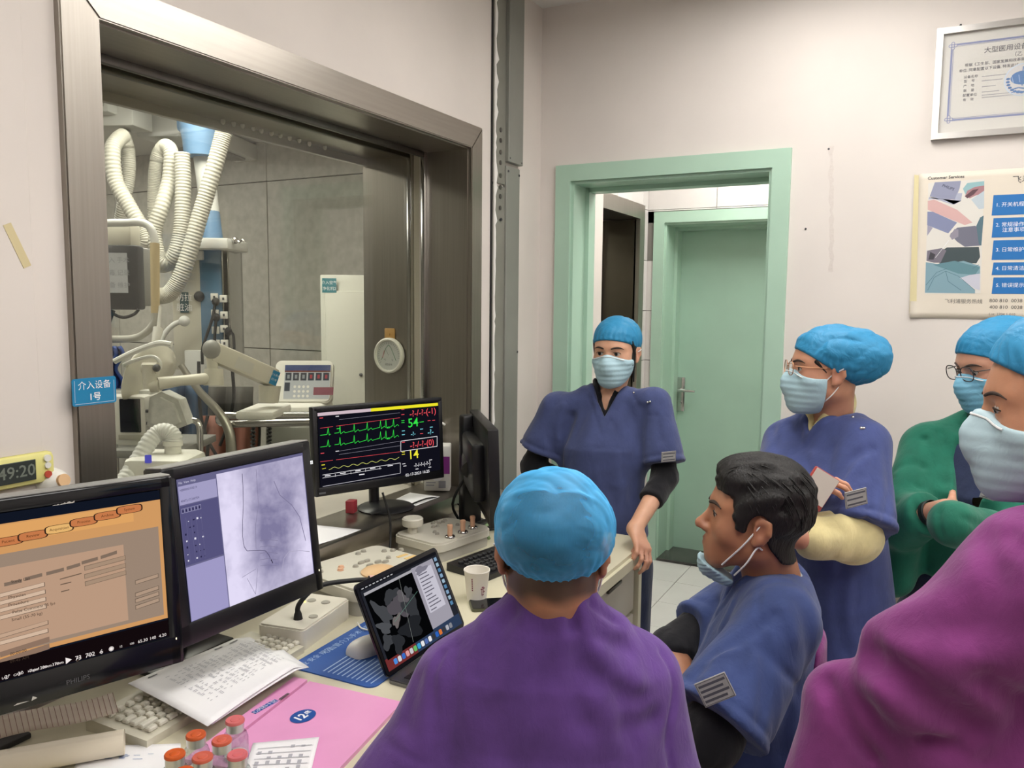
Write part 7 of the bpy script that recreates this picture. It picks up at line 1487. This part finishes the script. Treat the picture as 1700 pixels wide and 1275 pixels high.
# ---------------------------------------------------------------- 3: person in the green gown
def green_gown():
    hp = at(1648, 612, 2.22); S = Fig('person in a green gown with dark glasses and a black watch, arms folded', (at(1620, 800, 2.25).x, at(1620, 800, 2.25).y, 0), hp, frame(facing(52, -14, 1648)), .95, skin('pink', '#cf9a80', '#a9655a'))
    bf = facing(20, 0, 1620); side = UP.cross(bf); nk = at(1640, 704, 2.27); shR, shL = at(1537, 745, 2.34), at(1708, 748, 2.16); ch = at(1622, 820, 2.24); hem = at(1600, 985, 2.30); elR, wrR = at(1500, 868, 2.22), at(1568, 845, 2.06); elL, wrL = at(1702, 900, 2.05), at(1588, 872, 1.94)
    hR = hand(wrR, FX * .65 - UP * .35 + FY * .65, FY, 1, ((.3, .4, .3),) * 4, s=.85)
    body = union(placed(S.full, S.hR, S.hp, S.hs), (cone(S.H(0, -.028, -.045), nk - UP * .02, .048, .052), .03), (loft([(ch - UP * .1, .12, .08), (nk - UP * .04, .12, .07)], side, bf), .04), (cone(shR, elR, .044, .038), .03), (cone(elR, wrR, .037, .026), .02), (cone(shL, elL, .044, .038), .03), (cone(elL, wrL, .037, .027), .02), *hR)
    S.mesh('body', body, *bbox([hp, nk, shL, shR, ch, elL, wrL, elR, wrR], .14), .005, S.skin, tint=S.tint())
    scr = loft([(hem - UP * .45, .15, .11), (hem, .155, .115), (ch, .150, .112), (nk - UP * .05, .12, .085)], side, bf); S.mesh('scrub_top', plus(clip(scr, half(hem - UP * .28, -UP)), folds((1.1, 1.1, .4), 22, .004, 4)), *bbox([nk, ch, hem - UP * .3, shR, shL], .1), .008, NAVYD, amp=.015)
    cu = elR.lerp(wrR, .60); sl = union(cone(shR, elR, .066, .062), (clip(cone(elR, wrR, .066, .052), half(cu, wrR - elR), .004), .03)); sl2 = union(cone(shL, elL, .064, .060), (cone(elL, wrL + (wrL - elL) * .05, .062, .056), .03))
    fr = cut(loft([(hem + UP * .05, .176, .130), (ch, .172, .126), (nk - UP * .045, .140, .098)], side, bf), vee(ch - UP * .10 + bf * .12 + side * .02, side, bf, .32), .006)
    gn = union(fr, (cone(nk - side * .05 - UP * .01, shR, .048, .054), .05), (cone(nk + side * .05 - UP * .01, shL, .048, .054), .05), (sl, .03), (sl2, .03), (cone(nk - UP * .02 - bf * .01, nk + UP * .02 - bf * .02, .062, .058), .02), (cone(at(1500, 885, 2.26), at(1482, 955, 2.30), .040, .055), .03)); gn = cut(gn, cone(nk, nk + UP * .12, .045, .06), .004)
    cr = [seam(gn, q, w_, d_) for q, w_, d_ in (([(1540, 690), (1534, 730), (1533, 775)], .010, .012), ([(1561, 675), (1545, 695), (1542, 720)], .009, -.006), ([(1482, 796), (1525, 810)], .010, .008), ([(1480, 815), (1522, 832)], .010, -.006), ([(1485, 835), (1525, 850)], .010, .008), ([(1490, 780), (1520, 770)], .014, .006), ([(1560, 850), (1562, 890)], .008, .008), ([(1600, 860), (1640, 880)], .010, .007), ([(1510, 870), (1540, 895)], .010, .008), ([(1560, 720), (1575, 760), (1570, 800)], .014, .008))]
    gn = plus(gn, folds((1.2, 1.2, .5), 24, .006, 41), *cr); S.mesh('gown', gn, *bbox([nk, shR, shL, hem, elR, elL, wrL, at(1470, 980, 2.3)], .12), .0065, GRN, amp=.02)
    b = B(); wv = (wrR - elR).normalized(); wc = elR.lerp(wrR, .70); b.lathe([(.0325, -.011), (.035, -.008), (.035, .008), (.0325, .011)], wc, 26, wv.to_track_quat('Z', 'Y').to_matrix()); S.wb('watch_strap', b, M_RUBBER); wf = wc - FY * .032 + UP * .012; b = B(); b.cyl(wf + FY * .004, wf - FY * .010, .019, .018, 22); S.wb('watch_case', b, M_BLACKG)
    hipc = hem - UP * .12; trousers(S, hipc, side, [(hipc + q * side * .08, hipc + q * side * .09 - UP * .36, (hipc + q * side * .10).xy.to_3d() + UP * .05) for q in (-1, 1)], NAVYD, r=(.10, .09, .10)); shoes(S, [(hipc + q * side * .1, bf) for q in (-1, 1)], M_SHOE)
    S.eyes((0, -30)); S.brows(); S.mask(nonwoven('mask_blue', '#7db9d4')); S.glasses(mat('dark_frame', '#2c2626', .35), rim=.0016, shape=(.025, .021)); S.cap(puff=((0, -.040, .066), (.088, .116, .078)), front=.066, back=-.030, amp=.005, seed=23)
    patch(S, at(1640, 822, 2.09), -FY, UP + FX * .3, .04, .022, 'white_tag', 2)
green_gown()

# ---------------------------------------------------------------- 4: near man in the magenta gown, mostly outside the frame
def man_magenta():
    hp = at(1768, 692, 1.06); S = Fig('person in a magenta gown and mask, standing closest at the frame edge', (at(1850, 900, 1.15).x, at(1850, 900, 1.15).y, 0), hp, frame(facing(82, -3, 1742)), .98, skin('warm', '#c98f6f', '#a0604f'), eye_open=.0022)
    bf = facing(84, 0, 1750); side = UP.cross(bf); nk = at(1815, 880, 1.12); shL, shR = at(1745, 985, 1.00), at(1830, 960, 1.40); ch = at(1820, 1080, 1.16); hem = at(1840, 1420, 1.17); el = at(1528, 1108, 1.05); wr = at(1640, 1200, 1.12)
    body = union(placed(S.full, S.hR, S.hp, S.hs), (cone(S.H(0, -.025, -.05), nk - UP * .02, .058, .062), .03), (loft([(ch, .15, .10), (nk - UP * .04, .13, .08)], side, bf), .04), (cone(shL, el, .052, .040), .03), (cone(el, wr, .040, .030), .02), *hand(wr, FX * .9 - UP * .3 + FY * .3, FY, 1, s=.95))
    S.mesh('body', body, *bbox([hp, nk, shL, shR, ch, el, wr], .16), .0046, S.skin, tint=S.tint())
    tor = union(loft([(hem - UP * .35, .25, .20), (hem, .23, .18), (ch, .200, .145), (nk - UP * .06, .165, .11)], side, bf), (cone(nk + side * .05 - UP * .02, shL, .060, .080), .06), (cone(nk - side * .05 - UP * .02, shR, .060, .07), .05), (cone(shL, el, .100, .056), .04), (cone(el, at(1650, 1210, 1.06), .062, .08), .04), (cone(at(1398, 1160, 1.12), at(1690, 1340, 1.08), .042, .13), .03), (cone(at(1392, 1168, 1.12), at(1375, 1300, 1.12), .036, .055), .03))
    tor = cut(tor, cone(nk, nk + UP * .14, .062, .075), .005)
    cr = [seam(tor, q, w_, d_) for q, w_, d_ in (([(1453, 1093), (1481, 1111), (1531, 1155), (1567, 1180), (1620, 1215)], .020, .040), ([(1470, 1080), (1530, 1086), (1617, 1092)], .018, -.010), ([(1450, 1045), (1510, 1022), (1560, 1005)], .020, -.008), ([(1600, 900), (1560, 960), (1500, 1000)], .022, .010), ([(1678, 891), (1698, 912)], .012, .008), ([(1640, 900), (1660, 960), (1640, 1020)], .022, .010), ([(1375, 1135), (1392, 1175), (1420, 1220), (1450, 1258)], .011, .016), ([(1410, 1115), (1465, 1150), (1510, 1215), (1540, 1270)], .022, -.010), ([(1538, 1223), (1585, 1240)], .014, .014), ([(1640, 1130), (1690, 1160)], .020, .012), ([(1690, 1215), (1650, 1270)], .020, .018), ([(1600, 1050), (1690, 1040)], .022, .009))]
    tor = plus(tor, folds((1, 1, .8), 11, .010, 52), *cr); S.mesh('gown', tor, *bbox([nk, shL, shR, el, ch, hem - UP * .3, at(1340, 1150, 1.1)], .16), .0062, MAG, amp=.045)
    S.eyes((0, -25), .0022); S.brows(thick=.0022); S.mask(nonwoven('mask_pale', '#b4cdd6', bump=.2), pleat=.0004); S.cap(puff=((0, -.030, .070), (.090, .115, .085)), front=.076, back=-.02, amp=.004, seed=33, m=nonwoven('cap_light', '#358fbf'))
    hf = clip(grow(S.skull, .005), half((0, .035, .03), (0, 1, .25)), .004); hf = cut(hf, half((0, 0, -.02), (0, -.2, 1)), .004); S.hmesh('hair', hf, (-.1, -.13, -.08), (.1, .07, .15), .004, M_HAIR)
    hipc = hem - UP * .25; trousers(S, hipc, side, [(hipc + q * side * .09, Vector((hipc.x, hipc.y, .45)) + q * side * .1, Vector((hipc.x, hipc.y, .05)) + q * side * .1) for q in (-1, 1)], NAVYD); shoes(S, [(hipc + q * side * .1, bf) for q in (-1, 1)], M_SHOE)
man_magenta()

# ---------------------------------------------------------------- 5: seated man in profile, mask under the chin
def man_seated():
    hp = at(1250, 866, 1.66); S = Fig('seated man with short black hair in profile, mask pulled under his chin', (at(1275, 1100, 1.74).x, at(1275, 1100, 1.74).y, 0), hp, frame(facing(86, 7, 1250)), .97, skin('tan', '#b77f5e', '#96594a'), eye_open=.0036)
    bf = facing(88, 0, 1270); side = UP.cross(bf); nk = at(1284, 955, 1.70); shL, shR = at(1294, 1030, 1.57), at(1210, 1018, 1.88); ch = at(1245, 1120, 1.72); hem = at(1275, 1400, 1.76); elL, wrL = at(1176, 1225, 1.47), at(1155, 1290, 1.62); elR, wrR = at(1112, 1082, 1.80), at(1150, 1225, 1.62)
    hR = hand(wrR, FX * .45 - UP * .75 - FY * .4, FX * .7 + FY * .5, -1, ((.4, .5, .3),) * 4, s=.95)
    body = union(placed(S.full, S.hR, S.hp, S.hs), (cone(S.H(0, -.030, -.045), nk - UP * .02, .056, .060), .03), (loft([(hem, .14, .10), (ch, .15, .095), (nk - UP * .04, .14, .08)], side, bf), .04), (cone(shL, elL, .050, .042), .03), (cone(elL, wrL, .041, .029), .02), (cone(shR, elR, .050, .043), .03), (cone(elR, wrR, .042, .030), .02), *hR)
    S.mesh('body', body, *bbox([hp, nk, shL, shR, ch, hem, elL, wrL, elR, wrR], .15), .0044, S.skin, tint=S.tint(lips=.7, stubble=.10, hands=[wrR]))
    ce = elR.lerp(wrR, .12); und = union(cone(shL, elL, .056, .054), (cone(elL, wrL, .054, .044), .03), (cone(shR, elR, .056, .050), .03), (clip(cone(elR, wrR, .050, .046), half(ce, wrR - elR), .003), .02)); und = plus(und, folds((1.2, 1.2, 1.2), 75, .0035, 6)); S.mesh('undersleeves', und, *bbox([shL, elL, wrL, shR, elR], .1), .005, BLK)
    s1, _ = sleeve(shL, elL, .235, .070, .100); s2, _ = sleeve(shR, elR, .10, .066, .075)
    tor = union(loft([(hem, .185, .150), (at(1265, 1250, 1.74), .185, .145), (ch, .185, .132), (nk - UP * .06, .145, .100), (nk + UP * .005, .085, .076)], side, bf), (cone(nk + side * .05 - UP * .018, shL, .052, .060), .05), (cone(nk - side * .05 - UP * .018, shR, .052, .058), .05), (s1, .05), (s2, .05))
    vv = vee(nk + bf * .11 - UP * .065, side, bf, .55)
    tor = cut(cut(tor, vv, .003), cone(nk - UP * .06, nk + UP * .12 + bf * .02, .056, .068), .004)
    cr = [seam(tor, q, w_, d_) for q, w_, d_ in (([(1284, 1020), (1254, 1051), (1232, 1068)], .008, .007), ([(1267, 1035), (1224, 1064), (1180, 1090), (1146, 1130)], .011, .010), ([(1245, 1060), (1210, 1081), (1170, 1099)], .009, -.007), ([(1237, 1081), (1224, 1138), (1205, 1173)], .011, .008), ([(1254, 1068), (1300, 1112), (1320, 1150)], .011, .008), ([(1267, 1060), (1271, 1138), (1263, 1199)], .011, .007), ([(1189, 999), (1167, 1051), (1145, 1095)], .012, .010), ([(1215, 1000), (1195, 1042)], .010, -.006), ([(1330, 1000), (1345, 1070), (1330, 1150)], .016, .008), ([(1300, 1010), (1320, 1060)], .012, -.005), ([(1252, 1035), (1238, 1060), (1215, 1075)], .007, .006), ([(1262, 975), (1258, 1030)], .006, .004), ([(1310, 1180), (1300, 1250)], .016, .008))]
    tor = plus(tor, folds((1, 1, .5), 18, .0055, 61), band(vv), *cr); S.mesh('scrub_top', tor, *bbox([nk, shR, shL, hem, elR, elL], .15), .0056, BLUE5, amp=.03)
    b = B(); cpts = [nk + bf * .010 + side * .060 * math.cos(a) - bf * .062 * math.sin(a) + UP * (-.010 + .012 * math.sin(a)) for a in [R(-15 + 15 * k) for k in range(12)]]; b.tube(spline(cpts, 30), .0075, seg=8); S.wb('grey_collar', b, cloth('collar_grey', '#aab0b8'))
    patch(S, at(1187, 1145, 1.388), -FY * .95 - FX * .22 + UP * .1, UP - FX * .55, .058, .044, lines=4); snaps(S, [at(1260, 990, 1.60), at(1252, 1028, 1.555)])
    hipc = Vector((hem.x, hem.y, .57)); kd = (bf * .3 + FY * .95).normalized(); kn = [hipc + kd * .36 + q * UP.cross(kd) * .11 - UP * .02 for q in (-1, 1)]; trousers(S, hipc, side, [(hipc + q * side * .09, k_, Vector((k_.x, k_.y, .06))) for q, k_ in zip((-1, 1), kn)], NAVYD); shoes(S, [(k_, bf) for k_ in kn], M_SHOE)
    S.eyes((8, -18), .0036); S.brows(thick=.0034)
    # hair: cap of hair with a hairline, ear clearance and combed strands
    sk = union(grow(S.skull, .012), (cone((0, -.030, -.045), (0, -.045, -.11), .061, .064), .02))
    vol = union(sk, (ell((0, -.012, .075), (.078, .098, .072)), .02), (ell((0, .045, .092), (.060, .050, .036)), .02))
    def hairf(P):
        x, y, z = np.abs(P[:, 0]), P[:, 1], P[:, 2]; Q = P * V3((1, .35, .55)); d = vol(P) + .0045 * wob(Q, 260, 3) * np.clip(z / .05 + .6, .3, 1) + .0022 * wob(P, 70, 8)
        line = np.where(z > .060, .088 - .15 * (x / .07) ** 2 * .12 + .10 * (z - .06), .046 + .30 * np.clip(z - .02, -.03, .04)) + .004 * wob(P, 220, 4)
        d = smax(d, y - line, .006); d = smax(d, -(sym(ell((.085, -.004, -.004), (.030, .024, .040)))(P)), .004); zb_ = np.interp(y, [-.12, -.065, -.035, -.012, .015, .05], [-.070, -.066, -.036, .004, -.010, -.002]).astype(f32); return smax(d, zb_ - z, .005)
    S.hmesh('hair', hairf, (-.12, -.15, -.10), (.12, .13, .18), .0034, M_HAIR, amp=.012)
    rr = random.Random(4); bs = B(); pts_h = []
    for k in range(700):
        a, e = rr.uniform(-1.5, 1.5), rr.uniform(.05, 1.5); c = Vector((math.sin(a) * math.cos(e) * .085, -.012 + rr.uniform(-.9, .95) * .095 * math.cos(e * .8), .03 + math.sin(e) * .10)); 
        dq = Vector((c.x * .7, -.45 if c.y < .03 else .35, -.25 - .5 * (1 - math.sin(e)))).normalized(); nrm = (c - Vector((0, -.01, .04))).normalized()
        tt = (dq - nrm * dq.dot(nrm)).normalized(); L_ = rr.uniform(.018, .040)
        p_ = [V3(c + tt * L_ * q - nrm * .0) for q in (0, .35, .7, 1)]; d0 = vol(np.array(p_, dtype=f32)); p_ = [Vector(q) - nrm * (float(dd) - .001 - .004 * i_ / 3) for i_, (q, dd) in enumerate(zip(p_, d0))]
        if c.z > .118 or max(abs(float(q)) for q in d0) > .018 or any((q.y > .03 and q.z < .088) or q.y > .098 or (abs(q.x) > .06 and q.z < .035 and q.y > -.05) for q in p_): continue
        bs.tube(p_, .0014, seg=4, rad=[.0014, .0013, .0010, .0003], caps=False)
    o = S.hb('hair_strands', bs, M_HAIR); o['kind'] = 'stuff'
    # mask folded under the chin
    hull = union(grow(S.face, .005), (cone((0, .070, -.108), (0, .036, -.122), .030, .028), .02), (sym(cone((.020, .070, -.085), (.052, .020, -.070), .022, .012)), .02))
    def mf(P):
        d = hull(P); y, z = P[:, 1], P[:, 2]; d = d + .0012 * np.sin((z + y * .5) * 2 * math.pi / .011); d = smax(d, (z + .099) - .50 * (y - .085), .003); d = smax(d, -.156 - z, .004); return smax(d, .020 - y, .003)
    S.hmesh('face_mask', mf, (-.09, -.01, -.17), (.09, .14, -.03), .003, MASK_B, amp=.004)
    for sx in (-1, 1):
        for P0, P1 in (((.046, .052, -.092), (.0790, -.018, .032)), ((.050, .024, -.108), (.0780, -.008, -.034))):
            b = B(); b.tube(spline([(sx * P0[0], P0[1], P0[2]), (sx * (P0[0] * .4 + P1[0] * .6 + .011), (P0[1] + P1[1]) / 2, (P0[2] + P1[2]) / 2), (sx * P1[0], P1[1], P1[2]), (sx * (P1[0] - .008), P1[1] - .012, P1[2] - .004)], 16), .0019, seg=6); S.hb('mask_strap', b, MASK_W)
    return nk, bf, side, hem, ch
nk5, bf5, sd5, hem5, ch5 = man_seated()

# ---------------------------------------------------------------- 6: man in purple seen from behind
def man_purple():
    hp = at(917, 922, 1.20); S = Fig('man in a purple scrub shirt and blue cap seen from behind, at the laptop', (at(910, 1200, 1.25).x, at(910, 1200, 1.25).y, 0), hp, frame(facing(181, -6, 917)), .95, skin('neck', '#bd8364', '#a25f4f'))
    bf = facing(180); side = UP.cross(bf); nk = at(918, 1010, 1.20); shL, shR = at(765, 1135, 1.23), at(1050, 1125, 1.27); ch = at(905, 1200, 1.24); hem = at(895, 1480, 1.22); elL, elR = at(672, 1300, 1.22), at(1096, 1320, 1.27); wrL, wrR = elL + bf * .22 + FX * .06 + UP * .02, elR + bf * .22 - FX * .1
    body = union(placed(S.full, S.hR, S.hp, S.hs), (cone(S.H(0, -.026, -.045), nk - UP * .02 + bf * .01, .053, .058), .03), (loft([(hem, .14, .10), (ch, .14, .085), (nk - UP * .07, .10, .07)], side, bf), .04), (cone(shL, elL, .040, .040), .03), (cone(elL, wrL, .042, .030), .02), (cone(shR, elR, .040, .040), .03), (cone(elR, wrR, .042, .030), .02), *hand(wrL, bf + FX * .2, -UP, 1, s=1), *hand(wrR, bf - FX * .3, -UP, -1, s=1))
    S.mesh('body', body, *bbox([hp, nk, shL, shR, ch, hem, elL, wrL, elR, wrR], .16), .005, S.skin, tint=S.tint(nape=.86))
    s1, h1 = sleeve(shL, elL, .235, .058, .088); s2, h2 = sleeve(shR, elR, .24, .056, .075)
    tor = union(loft([(hem, .190, .140), (at(900, 1330, 1.23), .185, .135), (ch, .175, .120), (nk - UP * .095, .140, .095), (nk - UP * .03, .09, .070)], side, bf), (cone(nk - side * .045 - UP * .035, shR, .044, .056), .06), (cone(nk + side * .045 - UP * .035, shL, .044, .056), .06), (s1, .05), (s2, .05), (cone(nk - UP * .035 + bf * .01, nk + UP * .006, .074, .063), .03))
    tor = cut(cut(tor, cone(nk - UP * .012 + bf * .01, nk + UP * .12 + bf * .02, .056, .066), .004), vee(nk + bf * .10 - UP * .10, side, bf, .6), .003)
    cr = [seam(tor, q, w_, d_) for q, w_, d_ in (([(735, 1085), (716, 1130), (722, 1200), (712, 1275)], .007, .006), ([(760, 1072), (750, 1150), (747, 1275)], .010, .004), ([(1095, 1085), (1116, 1143), (1106, 1214), (1112, 1275)], .007, .006), ([(948, 1010), (950, 1040)], .009, .009), ([(962, 1008), (972, 1045)], .009, -.005), ([(980, 1004), (1019, 1032)], .008, .007), ([(890, 1004), (912, 1012)], .006, .005), ([(855, 1015), (830, 1040)], .010, .005), ([(965, 1084), (986, 1117), (1019, 1143), (1061, 1159)], .018, .008), ([(985, 1080), (1015, 1115), (1060, 1135)], .016, -.005), ([(994, 1059), (1044, 1080)], .014, .006), ([(960, 1117), (952, 1159), (969, 1201)], .018, .007), ([(1040, 1210), (1082, 1193)], .016, .007), ([(1030, 1160), (1050, 1230)], .016, .006), ([(830, 1060), (800, 1120)], .022, .006), ([(905, 1060), (900, 1160)], .024, .005), ([(640, 1232), (700, 1268)], .005, .003), ([(690, 1130), (672, 1200)], .014, .006))]
    tor = plus(tor, folds((1, 1, .5), 13, .006, 71), folds((1, 1, 1), 34, .0018, 75), *cr); S.mesh('scrub_top', tor, *bbox([nk, shR, shL, hem, elR, elL], .15), .0050, PURP, amp=.025)
    # cap: gathered, with an arching seam
    ec = [crease([(-.080, -.02, .055), (-.055, -.085, .105), (0, -.115, .118), (.055, -.085, .105), (.080, -.02, .055)], .005, -.004), crease([(-.085, -.03, .08), (-.078, -.055, .02), (-.045, -.095, -.03)], .007, -.005), crease([(.085, -.03, .08), (.080, -.05, .01), (.05, -.09, -.03)], .006, .004)]
    ex = lambda P: sum(c(P) for c in ec)
    S.cap(puff=((0, -.026, .048), (.095, .110, .080)), front=.05, back=-.030, amp=.0042, seed=44, m=nonwoven('cap_sheer', '#46a9e2', see=.62), extra=ex)
    hf = clip(grow(S.skull, .0035), half((0, .04, .03), (0, 1, .25)), .004); hf = cut(hf, half((0, 0, -.03), (0, .25, 1)), .004); S.hmesh('hair', hf, (-.1, -.13, -.10), (.1, .07, .15), .004, M_HAIR)
    for sx in (-1, 1):
        b = B(); b.tube(spline([(sx * .074, -.020, .03), (sx * .080, -.004, -.01), (sx * .076, .018, -.05), (sx * .066, .045, -.075)], 14), .0018, seg=6); S.hb('mask_strap', b, MASK_W)
    S.mask()
    hipc = Vector((hem.x, hem.y, .62)); kn = [hipc + bf * .40 + q * side * .13 for q in (-1, 1)]; trousers(S, hipc, side, [(hipc + q * side * .09, k_, Vector((k_.x, k_.y, .06))) for q, k_ in zip((-1, 1), kn)], NAVYD); shoes(S, [(k_, bf) for k_ in kn], M_SHOE)
    return hipc
hip6 = man_purple()

# ---------------------------------------------------------------- seats
c5 = Vector((hem5.x, hem5.y, 0)); t = empty('office_chair', c5, label='chair under the seated man in blue, back hidden by magenta cloth', cat='chair')
def cpart(nm, b, m, smooth=True): o = b.build(nm, m, None, smooth); o.parent = t; o.matrix_parent_inverse = Matrix.Translation(-c5); return o
ca = math.atan2(-bf5.x, bf5.y)
b = B(); b.box((c5.x + bf5.x * .02, c5.y + bf5.y * .02, .395), (.46, .46, .07), .03, rot=(0, 0, ca), seg=3); cpart('seat', b, M_BLACK)
bk = c5 - bf5 * .165; b = B(); b.box((bk.x + bf5.x * .01, bk.y + bf5.y * .01, .62), (.15, .03, .30), .014, rot=(0, 0, ca), seg=3); cpart('backrest', b, M_BLACK)
b = B(); b.box((bk.x + bf5.x * .01, bk.y + bf5.y * .01, .44), (.06, .02, .18), .005, rot=(0, 0, ca)); cpart('back_bracket', b, M_DARKG)
b = B(); b.cyl((c5.x, c5.y, .08), (c5.x, c5.y, .37), .03); cpart('gas_column', b, M_DARKG)
for k in range(5):
    a = R(72 * k + 10); e_ = c5 + Vector((math.cos(a), math.sin(a), 0)) * .27; b = B(); b.tube([c5 + UP * .09, e_ + UP * .065], .02, rad=[.022, .014]); cpart('leg', b, M_BLACK); b = B(); b.cyl(e_ + Vector((-.012 * math.sin(a), .012 * math.cos(a), .028)), e_ - Vector((-.012 * math.sin(a), .012 * math.cos(a), -.028)), .028); cpart('castor', b, M_RUBBER)
hug = loft([(Vector((hem5.x, hem5.y, .42)) - bf5 * .03, .20, .20), (hem5 + UP * .18 - bf5 * .02, .175, .185), (ch5, .150, .158), (nk5 - UP * .04, .10, .115)], sd5, bf5)
dr = plus(clip(clip(hug, half(c5 - bf5 * .06, bf5), .01), half((0, 0, .985), UP - bf5 * .3), .02), folds((1.3, 1.3, .4), 26, .007, 91))
figure_mesh('draped_cloth', dr, (c5.x - .35, c5.y - .35, .40), (c5.x + .35, c5.y + .35, 1.08), .007, MAG, None, amp=.02, label='magenta cloth draped over the chair back behind the seated man', cat='cloth')
c6 = Vector((hip6.x, hip6.y, 0)); t = empty('stool', c6, label='round stool under the man in purple', cat='stool')
def spart(nm, b, m): o = b.build(nm, m, None, True); o.parent = t; o.matrix_parent_inverse = Matrix.Translation(-c6); return o
b = B(); b.lathe([(0, 0), (.17, 0), (.18, .02), (.17, .05), (0, .055)], (c6.x, c6.y, .42)); spart('seat', b, M_BLACK)
for k in range(4): a = R(90 * k + 45); b = B(); b.tube([c6 + Vector((math.cos(a) * .10, math.sin(a) * .10, .42)), c6 + Vector((math.cos(a) * .19, math.sin(a) * .19, 0))], .013); spart('leg', b, M_CHROME)
